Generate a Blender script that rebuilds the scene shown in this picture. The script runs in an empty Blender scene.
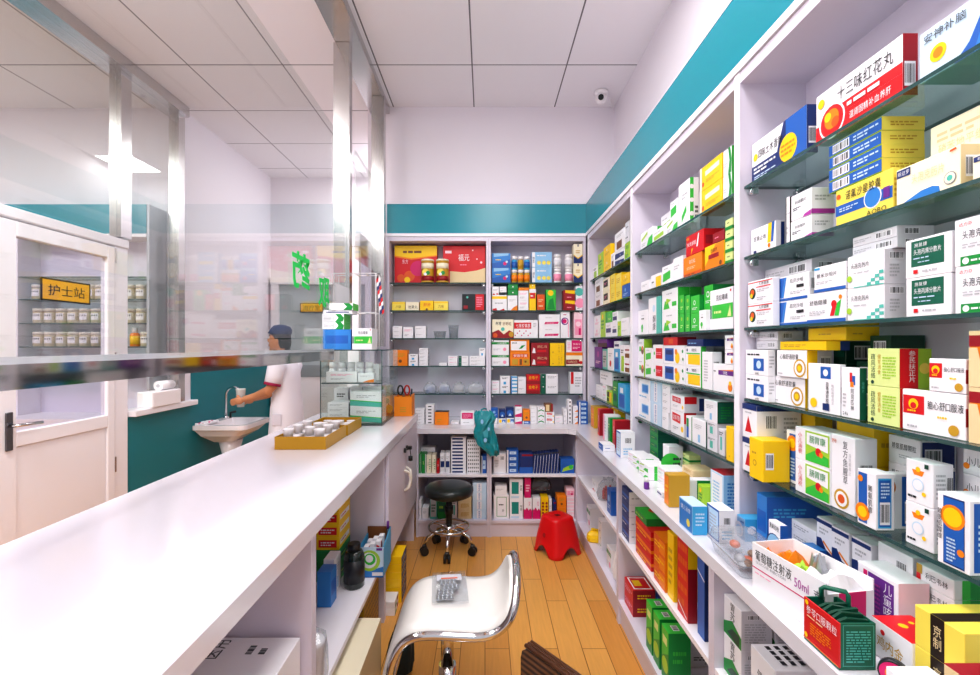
import bpy, math, random
from mathutils import Vector, Matrix
random.seed(7)
COL = bpy.context.scene.collection
PI = math.pi
E = 1.35                      # eye height above the floor
F = 470.0                     # focal length in photograph pixels
VX, VY = 485.0, 345.0         # vanishing point of the aisle

# ------------------------------------------------------------------ materials
def lin(h):
    h = h.lstrip('#')
    v = [int(h[i:i + 2], 16) / 255 for i in (0, 2, 4)]
    return tuple(c / 12.92 if c <= .04045 else ((c + .055) / 1.055) ** 2.4 for c in v)

MATS = {}
def mat(name, hexcol, rough=.5, metal=0., noise=0., coat=0., spec=None, emit=0.):
    if name in MATS: return MATS[name]
    m = bpy.data.materials.new(name); m.use_nodes = True
    nt = m.node_tree; b = nt.nodes['Principled BSDF']
    c = lin(hexcol)
    b.inputs['Base Color'].default_value = (*c, 1)
    b.inputs['Roughness'].default_value = rough
    b.inputs['Metallic'].default_value = metal
    if coat: b.inputs['Coat Weight'].default_value = coat; b.inputs['Coat Roughness'].default_value = .08
    if spec is not None: b.inputs['Specular IOR Level'].default_value = spec
    if emit:
        b.inputs['Emission Color'].default_value = (*c, 1); b.inputs['Emission Strength'].default_value = emit
    if noise:
        tc = nt.nodes.new('ShaderNodeTexCoord'); n = nt.nodes.new('ShaderNodeTexNoise')
        n.inputs['Scale'].default_value = 3.0; n.inputs['Detail'].default_value = 4
        r = nt.nodes.new('ShaderNodeMapRange')
        r.inputs['To Min'].default_value = 1 - noise; r.inputs['To Max'].default_value = 1 + noise * .4
        mx = nt.nodes.new('ShaderNodeVectorMath'); mx.operation = 'SCALE'
        mx.inputs[0].default_value = c
        nt.links.new(tc.outputs['Object'], n.inputs['Vector']); nt.links.new(n.outputs['Fac'], r.inputs['Value'])
        nt.links.new(r.outputs['Result'], mx.inputs['Scale']); nt.links.new(mx.outputs[0], b.inputs['Base Color'])
    MATS[name] = m
    return m

def glass(name, tint='#ffffff', ior=1.5, rough=0., haze=0.):
    if name in MATS: return MATS[name]
    m = bpy.data.materials.new(name); m.use_nodes = True
    nt = m.node_tree; nt.nodes.clear()
    out = nt.nodes.new('ShaderNodeOutputMaterial'); mix = nt.nodes.new('ShaderNodeMixShader')
    tr = nt.nodes.new('ShaderNodeBsdfTransparent'); tr.inputs[0].default_value = (*lin(tint), 1)
    gl = nt.nodes.new('ShaderNodeBsdfGlossy'); gl.inputs['Roughness'].default_value = rough
    fr = nt.nodes.new('ShaderNodeFresnel'); ge = nt.nodes.new('ShaderNodeNewGeometry')
    mr = nt.nodes.new('ShaderNodeMapRange')
    mr.inputs['To Min'].default_value = ior; mr.inputs['To Max'].default_value = 1 / ior
    L = nt.links.new
    L(ge.outputs['Backfacing'], mr.inputs['Value']); L(mr.outputs['Result'], fr.inputs['IOR'])
    L(fr.outputs[0], mix.inputs[0]); L(gl.outputs[0], mix.inputs[2])
    if haze:
        df = nt.nodes.new('ShaderNodeBsdfDiffuse'); df.inputs[0].default_value = (.85, .85, .88, 1)
        m2 = nt.nodes.new('ShaderNodeMixShader'); m2.inputs[0].default_value = haze
        L(tr.outputs[0], m2.inputs[1]); L(df.outputs[0], m2.inputs[2]); L(m2.outputs[0], mix.inputs[1])
    else:
        L(tr.outputs[0], mix.inputs[1])
    L(mix.outputs[0], out.inputs[0])
    MATS[name] = m
    return m

PAL = dict(W='#efedf2', w='#dcd9e0', C='#f3ead0', k='#1d1f26', K='#3a3d48', n='#16306f', b='#1f5fb4', B='#2f7fcb', l='#8fc0e6',
           L='#c6dcf0', t='#0c8d86', T='#57b9ac', g='#0f8f3c', G='#39c043', d='#07604a', D='#0b4433', y='#f8cb0c', Y='#f2dc5c',
           o='#f0860f', O='#dd5a18', r='#d2121f', R='#9b1122', m='#d3106c', p='#f29ab8', P='#f8d3de', v='#6a2a8c', V='#b03aa0',
           N='#7a4a23', e='#e6cfa2', q='#a5cf3a', Q='#dbe79a', z='#b9b8be', Z='#85868e', x='#2a1a16', u='#3fa6d9', j='#c79a2a')
def ink(c): return mat('print_' + c, PAL[c], .38)
def M(k): return MATS[k]

mat('wall_paint', '#e6e1e8', .7, noise=.03)
mat('shelf_board', '#d9d2e0', .45, noise=.02)
mat('shelf_edge', '#efebf2', .4)
mat('worktop', '#dcd9e1', .16, coat=.15)
glass('thin_film', '#f4f5f7', 1.4, .06, haze=.05)
mat('teal_panel', '#078a9c', .22, noise=.04)
mat('teal_wall', '#04757f', .45, noise=.06)
mat('steel', '#c9c7c6', .22, 1.)
mat('mirror_steel', '#b9b4b2', .07, 1.)
mat('chrome', '#d8d8da', .06, 1.)
mat('white_frame', '#ece9ee', .35)
mat('white_leather', '#dbd7d4', .38, noise=.02)
mat('black_plastic', '#17181b', .35)
mat('black_leather', '#1c2423', .3, noise=.1)
mat('red_plastic', '#d90d16', .35)
mat('porcelain', '#ece6ea', .12, coat=.5)
mat('glass_edge', '#2f4f4f', .12)
mat('orange_card', '#f08a10', .5)
mat('skin', '#c98a62', .5, noise=.05)
mat('coat_cloth', '#e9e6ee', .8)
mat('dark_chrome', '#6f6f72', .2, 1.)
mat('cap_cloth', '#1c3560', .8)
mat('hair', '#17151a', .5)
mat('maroon', '#9c1648', .7)
glass('pane', '#fafcfb', 1.5)
glass('case_glass', '#f7fbf9', 1.3)
glass('bag_clear', '#e4e8ee', 1.45, .1, haze=.38)
glass('shelf_glass', '#d3e8e2', 1.5)
glass('door_glass', '#eeeef4', 1.45, haze=.03)
glass('clear_plastic', '#eef0f2', 1.5, .08, haze=.14)

def procedural_floor():
    m = bpy.data.materials.new('wood_floor'); m.use_nodes = True; nt = m.node_tree; b = nt.nodes['Principled BSDF']
    N = nt.nodes.new; L = nt.links.new
    tc = N('ShaderNodeTexCoord'); mp = N('ShaderNodeMapping'); mp.inputs['Rotation'].default_value = (0, 0, PI / 2)
    br = N('ShaderNodeTexBrick'); br.offset = .37; br.squash = 1
    br.inputs['Color1'].default_value = (*lin('#dfa556'), 1); br.inputs['Color2'].default_value = (*lin('#cb8c40'), 1)
    br.inputs['Mortar'].default_value = (*lin('#7d4a18'), 1)
    br.inputs['Scale'].default_value = 1; br.inputs['Mortar Size'].default_value = .0016; br.inputs['Mortar Smooth'].default_value = .2
    br.inputs['Brick Width'].default_value = .62; br.inputs['Row Height'].default_value = .108; br.inputs['Bias'].default_value = -.1
    m2 = N('ShaderNodeMapping'); m2.inputs['Scale'].default_value = (30, 2.2, 1)
    no = N('ShaderNodeTexNoise'); no.inputs['Scale'].default_value = 3; no.inputs['Detail'].default_value = 6
    mr = N('ShaderNodeMapRange'); mr.inputs['To Min'].default_value = .84; mr.inputs['To Max'].default_value = 1.12
    mul = N('ShaderNodeVectorMath'); mul.operation = 'MULTIPLY'
    L(tc.outputs['Object'], mp.inputs[0]); L(mp.outputs[0], br.inputs['Vector'])
    L(tc.outputs['Object'], m2.inputs[0]); L(m2.outputs[0], no.inputs['Vector']); L(no.outputs['Fac'], mr.inputs['Value'])
    L(br.outputs['Color'], mul.inputs[0]); L(mr.outputs[0], mul.inputs[1]); L(mul.outputs[0], b.inputs['Base Color'])
    b.inputs['Roughness'].default_value = .32
    MATS['wood_floor'] = m
procedural_floor()
def procedural_ceiling():
    m = bpy.data.materials.new('ceiling_tiles'); m.use_nodes = True; nt = m.node_tree; b = nt.nodes['Principled BSDF']
    N = nt.nodes.new; L = nt.links.new
    tc = N('ShaderNodeTexCoord'); mp = N('ShaderNodeMapping'); mp.inputs['Location'].default_value = (.09, -3.275 + .0, 0)
    br = N('ShaderNodeTexBrick'); br.offset = 0; br.squash = 1
    br.inputs['Color1'].default_value = (*lin('#eceaee'), 1); br.inputs['Color2'].default_value = (*lin('#e9e7eb'), 1)
    br.inputs['Mortar'].default_value = (*lin('#6d6b70'), 1)
    br.inputs['Scale'].default_value = 1; br.inputs['Mortar Size'].default_value = .005; br.inputs['Mortar Smooth'].default_value = .1
    br.inputs['Brick Width'].default_value = .66; br.inputs['Row Height'].default_value = .64
    L(tc.outputs['Object'], mp.inputs[0]); L(mp.outputs[0], br.inputs['Vector']); L(br.outputs['Color'], b.inputs['Base Color'])
    b.inputs['Roughness'].default_value = .7
    MATS['ceiling_tiles'] = m
procedural_ceiling()
def procedural_stripes(name, c1, c2, scale):
    m = bpy.data.materials.new(name); m.use_nodes = True; nt = m.node_tree; b = nt.nodes['Principled BSDF']
    N = nt.nodes.new; L = nt.links.new
    tc = N('ShaderNodeTexCoord'); wv = N('ShaderNodeTexWave'); wv.bands_direction = 'Z'; wv.inputs['Scale'].default_value = scale
    wv.inputs['Distortion'].default_value = .8; wv.inputs['Detail'].default_value = 2
    rp = N('ShaderNodeValToRGB'); rp.color_ramp.elements[0].color = (*lin(c1), 1); rp.color_ramp.elements[1].color = (*lin(c2), 1)
    L(tc.outputs['Object'], wv.inputs[0]); L(wv.outputs['Fac'], rp.inputs[0]); L(rp.outputs[0], b.inputs['Base Color'])
    b.inputs['Roughness'].default_value = .35
    MATS[name] = m
procedural_stripes('dark_wood', '#1b0f0a', '#6b4426', 26)

# ------------------------------------------------------------------ mesh building
class MB:
    def __init__(s): s.v = []; s.f = []; s.mi = []; s.sm = []
    def face(s, pts, mi=0, sm=False):
        b = len(s.v); s.v += [tuple(p) for p in pts]; s.f.append(tuple(range(b, b + len(pts)))); s.mi.append(mi); s.sm.append(sm)
    def idx(s, verts, faces, mi=0, sm=True):
        b = len(s.v); s.v += [tuple(p) for p in verts]
        for f in faces: s.f.append(tuple(b + i for i in f)); s.mi.append(mi); s.sm.append(sm)
    def box(s, x0, y0, z0, x1, y1, z1, mi=0, c=0.):
        if x1 < x0: x0, x1 = x1, x0
        if y1 < y0: y0, y1 = y1, y0
        if z1 < z0: z0, z1 = z1, z0
        c = min(c, (x1 - x0) / 3, (y1 - y0) / 3, (z1 - z0) / 3)
        if c <= 0:
            v = [(x0, y0, z0), (x1, y0, z0), (x1, y1, z0), (x0, y1, z0), (x0, y0, z1), (x1, y0, z1), (x1, y1, z1), (x0, y1, z1)]
            s.idx(v, [(0, 3, 2, 1), (4, 5, 6, 7), (0, 1, 5, 4), (1, 2, 6, 5), (2, 3, 7, 6), (3, 0, 4, 7)], mi, False)
            return
        # chamfered box: every corner becomes three vertices
        X, Y, Z = (x0, x1), (y0, y1), (z0, z1); v = []; ix = {}
        for i in (0, 1):
            for j in (0, 1):
                for k in (0, 1):
                    dx, dy, dz = (c if i == 0 else -c), (c if j == 0 else -c), (c if k == 0 else -c)
                    for a, p in (('x', (X[i], Y[j] + dy, Z[k] + dz)), ('y', (X[i] + dx, Y[j], Z[k] + dz)), ('z', (X[i] + dx, Y[j] + dy, Z[k]))):
                        ix[i, j, k, a] = len(v); v.append(p)
        cx, cy, cz = (x0 + x1) / 2, (y0 + y1) / 2, (z0 + z1) / 2
        fs = []
        for a in 'xyz':
            for q in (0, 1):
                n = {'x': 0, 'y': 1, 'z': 2}[a]
                ring = []
                for (p0, p1) in ((0, 0), (1, 0), (1, 1), (0, 1)):
                    key = [p0, p1]; key.insert(n, q); ring.append(ix[tuple(key) + (a,)])
                fs.append(ring)
        for a, b2, n in (('x', 'y', 2), ('y', 'z', 0), ('x', 'z', 1)):
            for p0 in (0, 1):
                for p1 in (0, 1):
                    k0 = [p0, p1]; k0.insert(n, 0); k1 = [p0, p1]; k1.insert(n, 1)
                    fs.append([ix[tuple(k0) + (a,)], ix[tuple(k1) + (a,)], ix[tuple(k1) + (b2,)], ix[tuple(k0) + (b2,)]])
        for i in (0, 1):
            for j in (0, 1):
                for k in (0, 1): fs.append([ix[i, j, k, a] for a in 'xyz'])
        out = []
        for f in fs:
            a, b2, d = (Vector(v[f[t]]) for t in (0, 1, 2)); nn = (b2 - a).cross(d - a)
            ce = sum((Vector(v[t]) for t in f), Vector()) / len(f) - Vector((cx, cy, cz))
            out.append(tuple(f) if nn.dot(ce) > 0 else tuple(reversed(f)))
        s.idx(v, out, mi, False)
    def prism(s, pts, a, b, axis='y', mi=0, sm=False):
        """pts 2D polygon extruded between a and b along axis (x: pts=(y,z); y: (x,z); z: (x,y))"""
        def P(p, t): return {'x': (t, p[0], p[1]), 'y': (p[0], t, p[1]), 'z': (p[0], p[1], t)}[axis]
        n = len(pts); v = [P(p, a) for p in pts] + [P(p, b) for p in pts]
        ar = sum(pts[i][0] * pts[(i + 1) % n][1] - pts[(i + 1) % n][0] * pts[i][1] for i in range(n))
        flip = (ar > 0) != (axis != 'y')
        if b < a: flip = not flip
        f = [tuple(reversed(range(n))), tuple(range(n, 2 * n))] + [(i, (i + 1) % n, n + (i + 1) % n, n + i) for i in range(n)]
        if flip: f = [tuple(reversed(q)) for q in f]
        bb = len(s.v); s.v += v
        for k, q in enumerate(f): s.f.append(tuple(bb + i for i in q)); s.mi.append(mi); s.sm.append(sm and k > 1)
    def lathe(s, prof, cx=0, cy=0, cz=0, seg=24, mi=0, sm=True, mfun=None, sx=1, sy=1):
        v = []; n = len(prof)
        for r, z in prof:
            for k in range(seg):
                a = 2 * PI * k / seg; v.append((cx + r * sx * math.cos(a), cy + r * sy * math.sin(a), cz + z))
        b = len(s.v); s.v += v
        for i in range(n - 1):
            for k in range(seg):
                k2 = (k + 1) % seg
                s.f.append((b + i * seg + k, b + i * seg + k2, b + (i + 1) * seg + k2, b + (i + 1) * seg + k))
                s.mi.append(mfun(i) if mfun else mi); s.sm.append(sm)
        if prof[0][0] > 1e-6: s.f.append(tuple(reversed(range(b, b + seg)))); s.mi.append(mfun(0) if mfun else mi); s.sm.append(False)
        if prof[-1][0] > 1e-6: s.f.append(tuple(range(b + (n - 1) * seg, b + n * seg))); s.mi.append(mfun(n - 2) if mfun else mi); s.sm.append(False)
    def tube(s, pts, r, seg=10, mi=0, closed=False, caps=True):
        pts = [Vector(p) for p in pts]; n = len(pts); rr = r if isinstance(r, (list, tuple)) else [r] * n
        b = len(s.v); prev = None
        for i, p in enumerate(pts):
            if closed: t = pts[(i + 1) % n] - pts[i - 1]
            else: t = pts[min(i + 1, n - 1)] - pts[max(i - 1, 0)]
            t.normalize()
            if prev is None:
                up = Vector((0, 0, 1)) if abs(t.z) < .9 else Vector((1, 0, 0)); u = t.cross(up).normalized()
            else:
                u = prev - t * prev.dot(t)
                u = u.normalized() if u.length > 1e-6 else t.cross(Vector((0, 0, 1))).normalized()
            prev = u; w = t.cross(u)
            for k in range(seg):
                a = 2 * PI * k / seg; q = p + (u * math.cos(a) + w * math.sin(a)) * rr[i]; s.v.append(tuple(q))
        for i in range(n if closed else n - 1):
            j = (i + 1) % n
            for k in range(seg):
                k2 = (k + 1) % seg
                s.f.append((b + i * seg + k, b + i * seg + k2, b + j * seg + k2, b + j * seg + k)); s.mi.append(mi); s.sm.append(True)
        if caps and not closed:
            s.f.append(tuple(reversed(range(b, b + seg)))); s.mi.append(mi); s.sm.append(False)
            s.f.append(tuple(range(b + (n - 1) * seg, b + n * seg))); s.mi.append(mi); s.sm.append(False)
    def ball(s, c, r, seg=16, rings=10, mi=0):
        rx, ry, rz = r if isinstance(r, (tuple, list)) else (r, r, r)
        prof = [(max(math.sin(PI * i / rings), 1e-7), -math.cos(PI * i / rings)) for i in range(rings + 1)]
        b = len(s.v); s.lathe(prof, 0, 0, 0, seg, mi)
        for i in range(b, len(s.v)): x, y, z = s.v[i]; s.v[i] = (c[0] + x * rx, c[1] + y * ry, c[2] + z * rz)
    def loft(s, rings, mi=0, caps=True, sm=True):
        n = len(rings[0]); b = len(s.v)
        for r in rings: s.v += [tuple(p) for p in r]
        for i in range(len(rings) - 1):
            for k in range(n):
                k2 = (k + 1) % n
                s.f.append((b + i * n + k, b + i * n + k2, b + (i + 1) * n + k2, b + (i + 1) * n + k)); s.mi.append(mi); s.sm.append(sm)
        if caps:
            s.f.append(tuple(reversed(range(b, b + n)))); s.mi.append(mi); s.sm.append(False)
            s.f.append(tuple(range(b + (len(rings) - 1) * n, b + len(rings) * n))); s.mi.append(mi); s.sm.append(False)
    def mesh(s, name, mats):
        me = bpy.data.meshes.new(name); me.from_pydata(s.v, [], s.f)
        for m in mats: me.materials.append(m)
        me.polygons.foreach_set('material_index', s.mi); me.polygons.foreach_set('use_smooth', s.sm)
        me.update(); return me
    def build(s, name, mats, parent=None, loc=(0, 0, 0), rz=0):
        if not isinstance(mats, (list, tuple)): mats = [mats]
        mats = [MATS[m] if isinstance(m, str) else m for m in mats]
        o = bpy.data.objects.new(name, s.mesh(name, mats)); COL.objects.link(o)
        o.location = loc; o.rotation_euler = (0, 0, rz)
        if parent: o.parent = parent
        return o

def empty(name, loc=(0, 0, 0), rz=0):
    o = bpy.data.objects.new(name, None); COL.objects.link(o); o.location = loc; o.rotation_euler = (0, 0, rz); o.empty_display_size = .05
    return o
LABELS = {}
def tag(o, label, cat, group=None, kind=None):
    n = label
    if len(n.split()) > 16: print('LONG LABEL', o.name, n)
    if n in LABELS: print('DUPLICATE LABEL', n)
    LABELS[n] = o.name
    o['label'] = label; o['category'] = cat
    if group: o['group'] = group
    if kind: o['kind'] = kind
    return o
def struct(o): o['kind'] = 'structure'; return o
def sbox(name, x0, y0, z0, x1, y1, z1, m):
    mb = MB(); mb.box(x0, y0, z0, x1, y1, z1); return struct(mb.build(name, m))
def pbox(name, parent, x0, y0, z0, x1, y1, z1, m, c=0.):
    """a part given in the coordinates of its thing"""
    mb = MB(); mb.box(x0, y0, z0, x1, y1, z1, 0, c); return mb.build(name, m, parent)

# ------------------------------------------------------------------ lettering
GLYPH = {}
def glyph(ch, bold=0):
    key_ = (ch, bold)
    if key_ in GLYPH: return GLYPH[key_]
    cu = bpy.data.curves.new('letter', 'FONT'); cu.body = ch; cu.size = 1; cu.resolution_u = 2; cu.fill_mode = 'FRONT'; cu.offset = bold
    ob = bpy.data.objects.new('letter', cu); COL.objects.link(ob)
    dg = bpy.context.evaluated_depsgraph_get(); ev = ob.evaluated_get(dg); me = ev.to_mesh()
    v = [(p.co.x, p.co.y) for p in me.vertices]; f = [tuple(p.vertices) for p in me.polygons]
    ev.to_mesh_clear(); bpy.data.objects.remove(ob); bpy.data.curves.remove(cu)
    if v:
        x0 = min(p[0] for p in v); x1 = max(p[0] for p in v)
    else: x0, x1 = 0, .3
    v = [(x - x0, y) for x, y in v]
    GLYPH[key_] = (v, f, x1 - x0)
    return GLYPH[key_]
def layout(txt, vert=False, bold=0):
    """returns verts, faces, width, height at unit size"""
    V = []; Fc = []; x = 0; y = 0; wmax = .8
    for ch in txt:
        if ch == ' ': x += .35; y -= .35; continue
        v, f, w = glyph(ch, bold); b = len(V)
        if vert:
            V += [(a + (wmax - w) / 2, c + y) for a, c in v]; y -= 1.0
        else:
            V += [(a + x, c) for a, c in v]; x += w + .12
        Fc += [tuple(b + i for i in q) for q in f]
    if not V: return V, Fc, 0, 0
    x0 = min(p[0] for p in V); x1 = max(p[0] for p in V); y0 = min(p[1] for p in V); y1 = max(p[1] for p in V)
    return [(a - x0, c - y0) for a, c in V], Fc, x1 - x0, y1 - y0

# decals: shapes printed on the faces of a carton (u right, v up, both 0..1)
def r_(u0, v0, u1, v1, c): return ('r', u0, v0, u1, v1, c)
def o_(u, v, rad, c): return ('o', u, v, rad, c)
def p_(c, *pts): return ('p', pts, c)
def t_(u0, v0, u1, v1, s, c): return ('t', u0, v0, u1, v1, s, c)     # lettering fitted in a box
def tv_(u0, v0, u1, v1, s, c): return ('tv', u0, v0, u1, v1, s, c)   # upright column of characters
def ln_(u0, v0, u1, v1, n, c): return ('l', u0, v0, u1, v1, n, c)
def bc_(u0, v0, u1, v1): return ('b', u0, v0, u1, v1)

def put_decals(mb, decs, org, U, Vv, wU, hV, nrm, slot, rng):
    """org: face corner; U,V unit vectors; wU,hV size; slot(c)->material slot"""
    lay = .00035
    def P(u, v): return org + U * (u * wU) + Vv * (v * hV) + nrm * lay
    def rect(u0, v0, u1, v1, c): mb.face([P(u0, v0), P(u1, v0), P(u1, v1), P(u0, v1)], slot(c))
    for d in decs:
        k = d[0]
        if k == 'r': rect(*d[1:])
        elif k == 'o':
            _, u, v, rad, c = d; n = 18; ar = hV / wU
            mb.face([P(u + rad * ar * math.cos(2 * PI * i / n), v + rad * math.sin(2 * PI * i / n)) for i in range(n)], slot(c))
        elif k == 'p': mb.face([P(*q) for q in d[1]], slot(d[2]))
        elif k in ('t', 'tv'):
            _, u0, v0, u1, v1, s, c = d
            V2, F2, w, h = layout(s, k == 'tv')
            if not V2: continue
            bw, bh = (u1 - u0) * wU, (v1 - v0) * hV
            sx, sy = bw / w, bh / h
            if k == 't': sx = min(sx, sy * 1.15); sy = min(sy, sx * 1.5)
            else: sx = min(sx, sy * 1.1); sy = min(sy, sx * 1.3)
            ox, oy = u0 * wU + (bw - w * sx) / 2, v0 * hV + (bh - h * sy) / 2
            mb.idx([org + U * (ox + x * sx) + Vv * (oy + y * sy) + nrm * lay for x, y in V2], F2, slot(c), False)
        elif k == 'l':
            _, u0, v0, u1, v1, n, c = d; st = (v1 - v0) / n
            for i in range(n):
                u = u0; vb = v1 - (i + .8) * st
                while u < u1 - .01:
                    seg = min(rng.uniform(.08, .3) * (u1 - u0), u1 - u)
                    rect(u, vb, u + seg, vb + st * .5, c); u += seg + .045 * (u1 - u0)
                    if i == n - 1 and u > u0 + .6 * (u1 - u0): break
        elif k == 'b':
            _, u0, v0, u1, v1 = d; rect(u0, v0, u1, v1, 'W'); lay += .0002; n = 11; st = (u1 - u0) / (n + 1)
            for i in range(n):
                a = u0 + st * (i + .5); rect(a, v0 + .12 * (v1 - v0), a + st * rng.choice((.3, .5, .75)), v1 - .1 * (v1 - v0), 'k')
        lay += .0002

def carton_mesh(w, d, h, base, Ff=(), Rr=(), Tt=(), Ll=(), topc=None, sidec=None, seed=0):
    """upright carton, front -y, right +x; origin at the middle of its base"""
    mb = MB(); names = [base]; rng = random.Random(seed)
    def slot(c):
        if c not in names: names.append(c)
        return names.index(c)
    x, y = w / 2, d / 2; V = Vector
    e = min(.0012, w / 8, d / 8, h / 8)
    mb.box(-x, -y, 0, x, y, h, 0, e)
    X, Y, Z = V((1, 0, 0)), V((0, 1, 0)), V((0, 0, 1))
    if sidec: Rr = (r_(0, 0, 1, 1, sidec),) + tuple(Rr)
    if topc: Tt = (r_(0, 0, 1, 1, topc),) + tuple(Tt)
    put_decals(mb, Ff, V((-x, -y, 0)), X, Z, w, h, -Y, slot, rng)
    put_decals(mb, Rr, V((x, -y, 0)), Y, Z, d, h, X, slot, rng)
    put_decals(mb, Tt, V((-x, -y, h)), X, Y, w, d, Z, slot, rng)
    put_decals(mb, Ll, V((-x, y, 0)), -Y, Z, d, h, -X, slot, rng)
    return mb.mesh('carton', [ink(c) for c in names])
# ------------------------------------------------------------------ camera
cam = bpy.data.cameras.new('camera'); co = bpy.data.objects.new('camera', cam); COL.objects.link(co)
cam.sensor_width = 36; cam.lens = 36 * F / 980; cam.clip_start = .02
cam.shift_x = (490 - VX) / 980; cam.shift_y = (VY - 337.5) / 980
co.location = (0, 0, E); co.rotation_euler = (PI / 2, 0, 0)
bpy.context.scene.camera = co
def zz(rel): return E + rel

# ------------------------------------------------------------------ the setting
CZ = zz(1.952)
XR, YB, XA, YF = 1.06, 3.855, -2.5, 5.48
sbox('floor', -6, -1.6, -.05, 1.3, 5.7, 0, 'wood_floor')
sbox('ceiling', -6, -1.6, CZ, 1.3, 5.7, CZ + .05, 'ceiling_tiles')
sbox('wall_right', XR, -1.6, 0, XR + .1, YB + .1, CZ, 'wall_paint')
sbox('wall_back', -.86, YB, 0, XR, YB + .1, CZ, 'wall_paint')
sbox('wall_side', -.96, YB, 0, -.861, YF, CZ, 'wall_paint')
sbox('wall_far', -2.58, YF, 0, -.86, YF + .1, CZ, 'wall_paint')
mb = MB(); mb.box(-2.6, -1.6, 0, XA, 2.30, CZ); mb.box(-2.6, 3.28, 0, XA, 3.98, .845); mb.box(-2.6, 3.87, .845, XA, YF, CZ)
struct(mb.build('wall_left', 'wall_paint'))
mb = MB(); mb.box(XA + .001, 3.285, 0, XA + .008, YF - .001, .845); mb.box(XA + .001, 3.99, .845, XA + .008, YF - .001, 1.24)
struct(mb.build('trim_1', 'teal_wall'))
sbox('wall_nurse_back', -5.6, 3.875, 0, -2.601, 3.97, CZ, 'wall_paint')
sbox('wall_nurse_left', -5.7, -1.6, 0, -5.6, 3.97, CZ, 'wall_paint')
# teal fascias above the shelving, with white edging
mb = MB(); mb.box(-.762, 3.65, zz(.866), .785, YB - .002, zz(1.095)); struct(mb.build('trim_2', 'teal_panel'))
mb = MB(); mb.box(.785, .36, zz(.866), XR - .002, YB - .002, zz(1.095)); struct(mb.build('trim_3', 'teal_panel'))
mb = MB(); mb.box(-.766, 3.643, zz(.842), .778, 3.9 - .05, zz(.866)); mb.box(.778, .36, zz(.842), XR - .003, 3.85, zz(.866))
mb.box(-.766, 3.645, zz(1.095), .783, YB - .003, zz(1.099)); mb.box(.783, .36, zz(1.095), XR - .003, YB - .003, zz(1.099))
struct(mb.build('trim_4', 'shelf_edge'))

# glazed partition over the service counter: steel beam, posts, ledge and two panes
w1 = struct(empty('window_1', (-.85, 0, 0)))
def wpart(root, name, m, *boxes, c=0.):
    mb = MB(); x0, y0, z0 = root.location
    for b in boxes: mb.box(b[0] - x0, b[1] - y0, b[2] - z0, b[3] - x0, b[4] - y0, b[5] - z0, 0, c)
    return mb.build(name, m, root)
wpart(w1, 'beam', 'steel', (-.935, -.6, zz(1.89), -.78, 3.845, CZ - .002))
wpart(w1, 'post', 'steel', (-.945, 2.93, zz(-.024), -.845, 2.99, zz(1.888)))
wpart(w1, 'post', 'steel', (-.86, 3.56, zz(-.012), -.765, 3.62, zz(1.888)))
wpart(w1, 'ledge', 'mirror_steel', (-.872, -.6, zz(-.083), -.868, 2.70, zz(-.036)))
wpart(w1, 'ledge_top', 'worktop', (-1.20, -.6, zz(-.060), -.874, 2.70, zz(-.036)), (-.874, -.6, zz(-.0355), -.8665, 2.70, zz(-.022)))
wpart(w1, 'pane', 'pane', (-.866, -.2, zz(-.035), -.858, 2.70, zz(1.24)))
wpart(w1, 'pane', 'pane', (-.866, 2.701, zz(.36), -.858, 2.929, zz(1.24)))
wpart(w1, 'pane', 'pane', (-.832, 2.992, zz(.55), -.824, 3.558, zz(1.24)))
def pane_letter(ch, yc, zc, w, h):
    V2, F2, gw, gh = layout(ch, False, .028); mb = MB()
    V3 = [(-.8555 + .85, yc + w / 2 - w * x / gw, zz(zc) - h / 2 + h * y / gh) for x, y in V2]   # reads from the customers' side
    mb.idx(V3, F2, 0, False); return mb.build('lettering', mat('green_film', '#15c95a', .5, emit=.15), w1)  # faint glow of its own added to the lettering film
pane_letter('药', 2.19, .345, .21, .17); pane_letter('取', 2.50, .28, .17, .16)

# partition of the nurses' room: beam, posts, panes, door
w2 = struct(empty('window_2', (XA, 0, 0)))
wpart(w2, 'beam', 'steel', (-2.595, -1.2, zz(1.87), -2.43, 3.865, CZ - .002))
wpart(w2, 'post', 'steel', (-2.55, 3.19, zz(.735), -2.47, 3.285, zz(1.868)))
wpart(w2, 'post', 'steel', (-2.55, 3.79, .89, -2.47, 3.868, zz(1.868)))
wpart(w2, 'pane', 'pane', (-2.505, 3.287, .892, -2.497, 3.788, zz(1.868)))
wpart(w2, 'pane', 'pane', (-2.505, 2.302, zz(.742), -2.497, 3.188, zz(1.868)))
wpart(w2, 'sill', 'white_frame', (-2.58, 3.285, .846, -2.44, 4.0, .888), c=.004)
d1 = struct(empty('door_1', (XA, 2.3, 0)))
wpart(d1, 'door_frame', 'white_frame', (-2.56, 2.302, 0, -2.485, 2.36, zz(.725)), (-2.56, 3.15, 0, -2.485, 3.274, zz(.725)), (-2.57, 2.302, zz(.665), -2.475, 3.274, zz(.725)), c=.006)
wpart(d1, 'door_leaf', 'white_frame', (-2.525, 2.365, .012, -2.475, 2.485, zz(.655)), (-2.525, 3.085, .012, -2.475, 3.145, zz(.655)),
      (-2.525, 2.485, zz(.575), -2.475, 3.085, zz(.655)), (-2.525, 2.485, zz(-.54), -2.475, 3.085, zz(-.46)), (-2.525, 2.485, .012, -2.475, 3.085, .13),
      (-2.515, 2.485, .13, -2.487, 3.085, zz(-.54)), c=.004)
wpart(d1, 'pane', 'door_glass', (-2.503, 2.486, zz(-.46), -2.497, 3.084, zz(.575)))
wpart(d1, 'handle_plate', 'dark_chrome', (-2.474, 2.42, .80, -2.462, 2.455, 1.0), c=.003)
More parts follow.
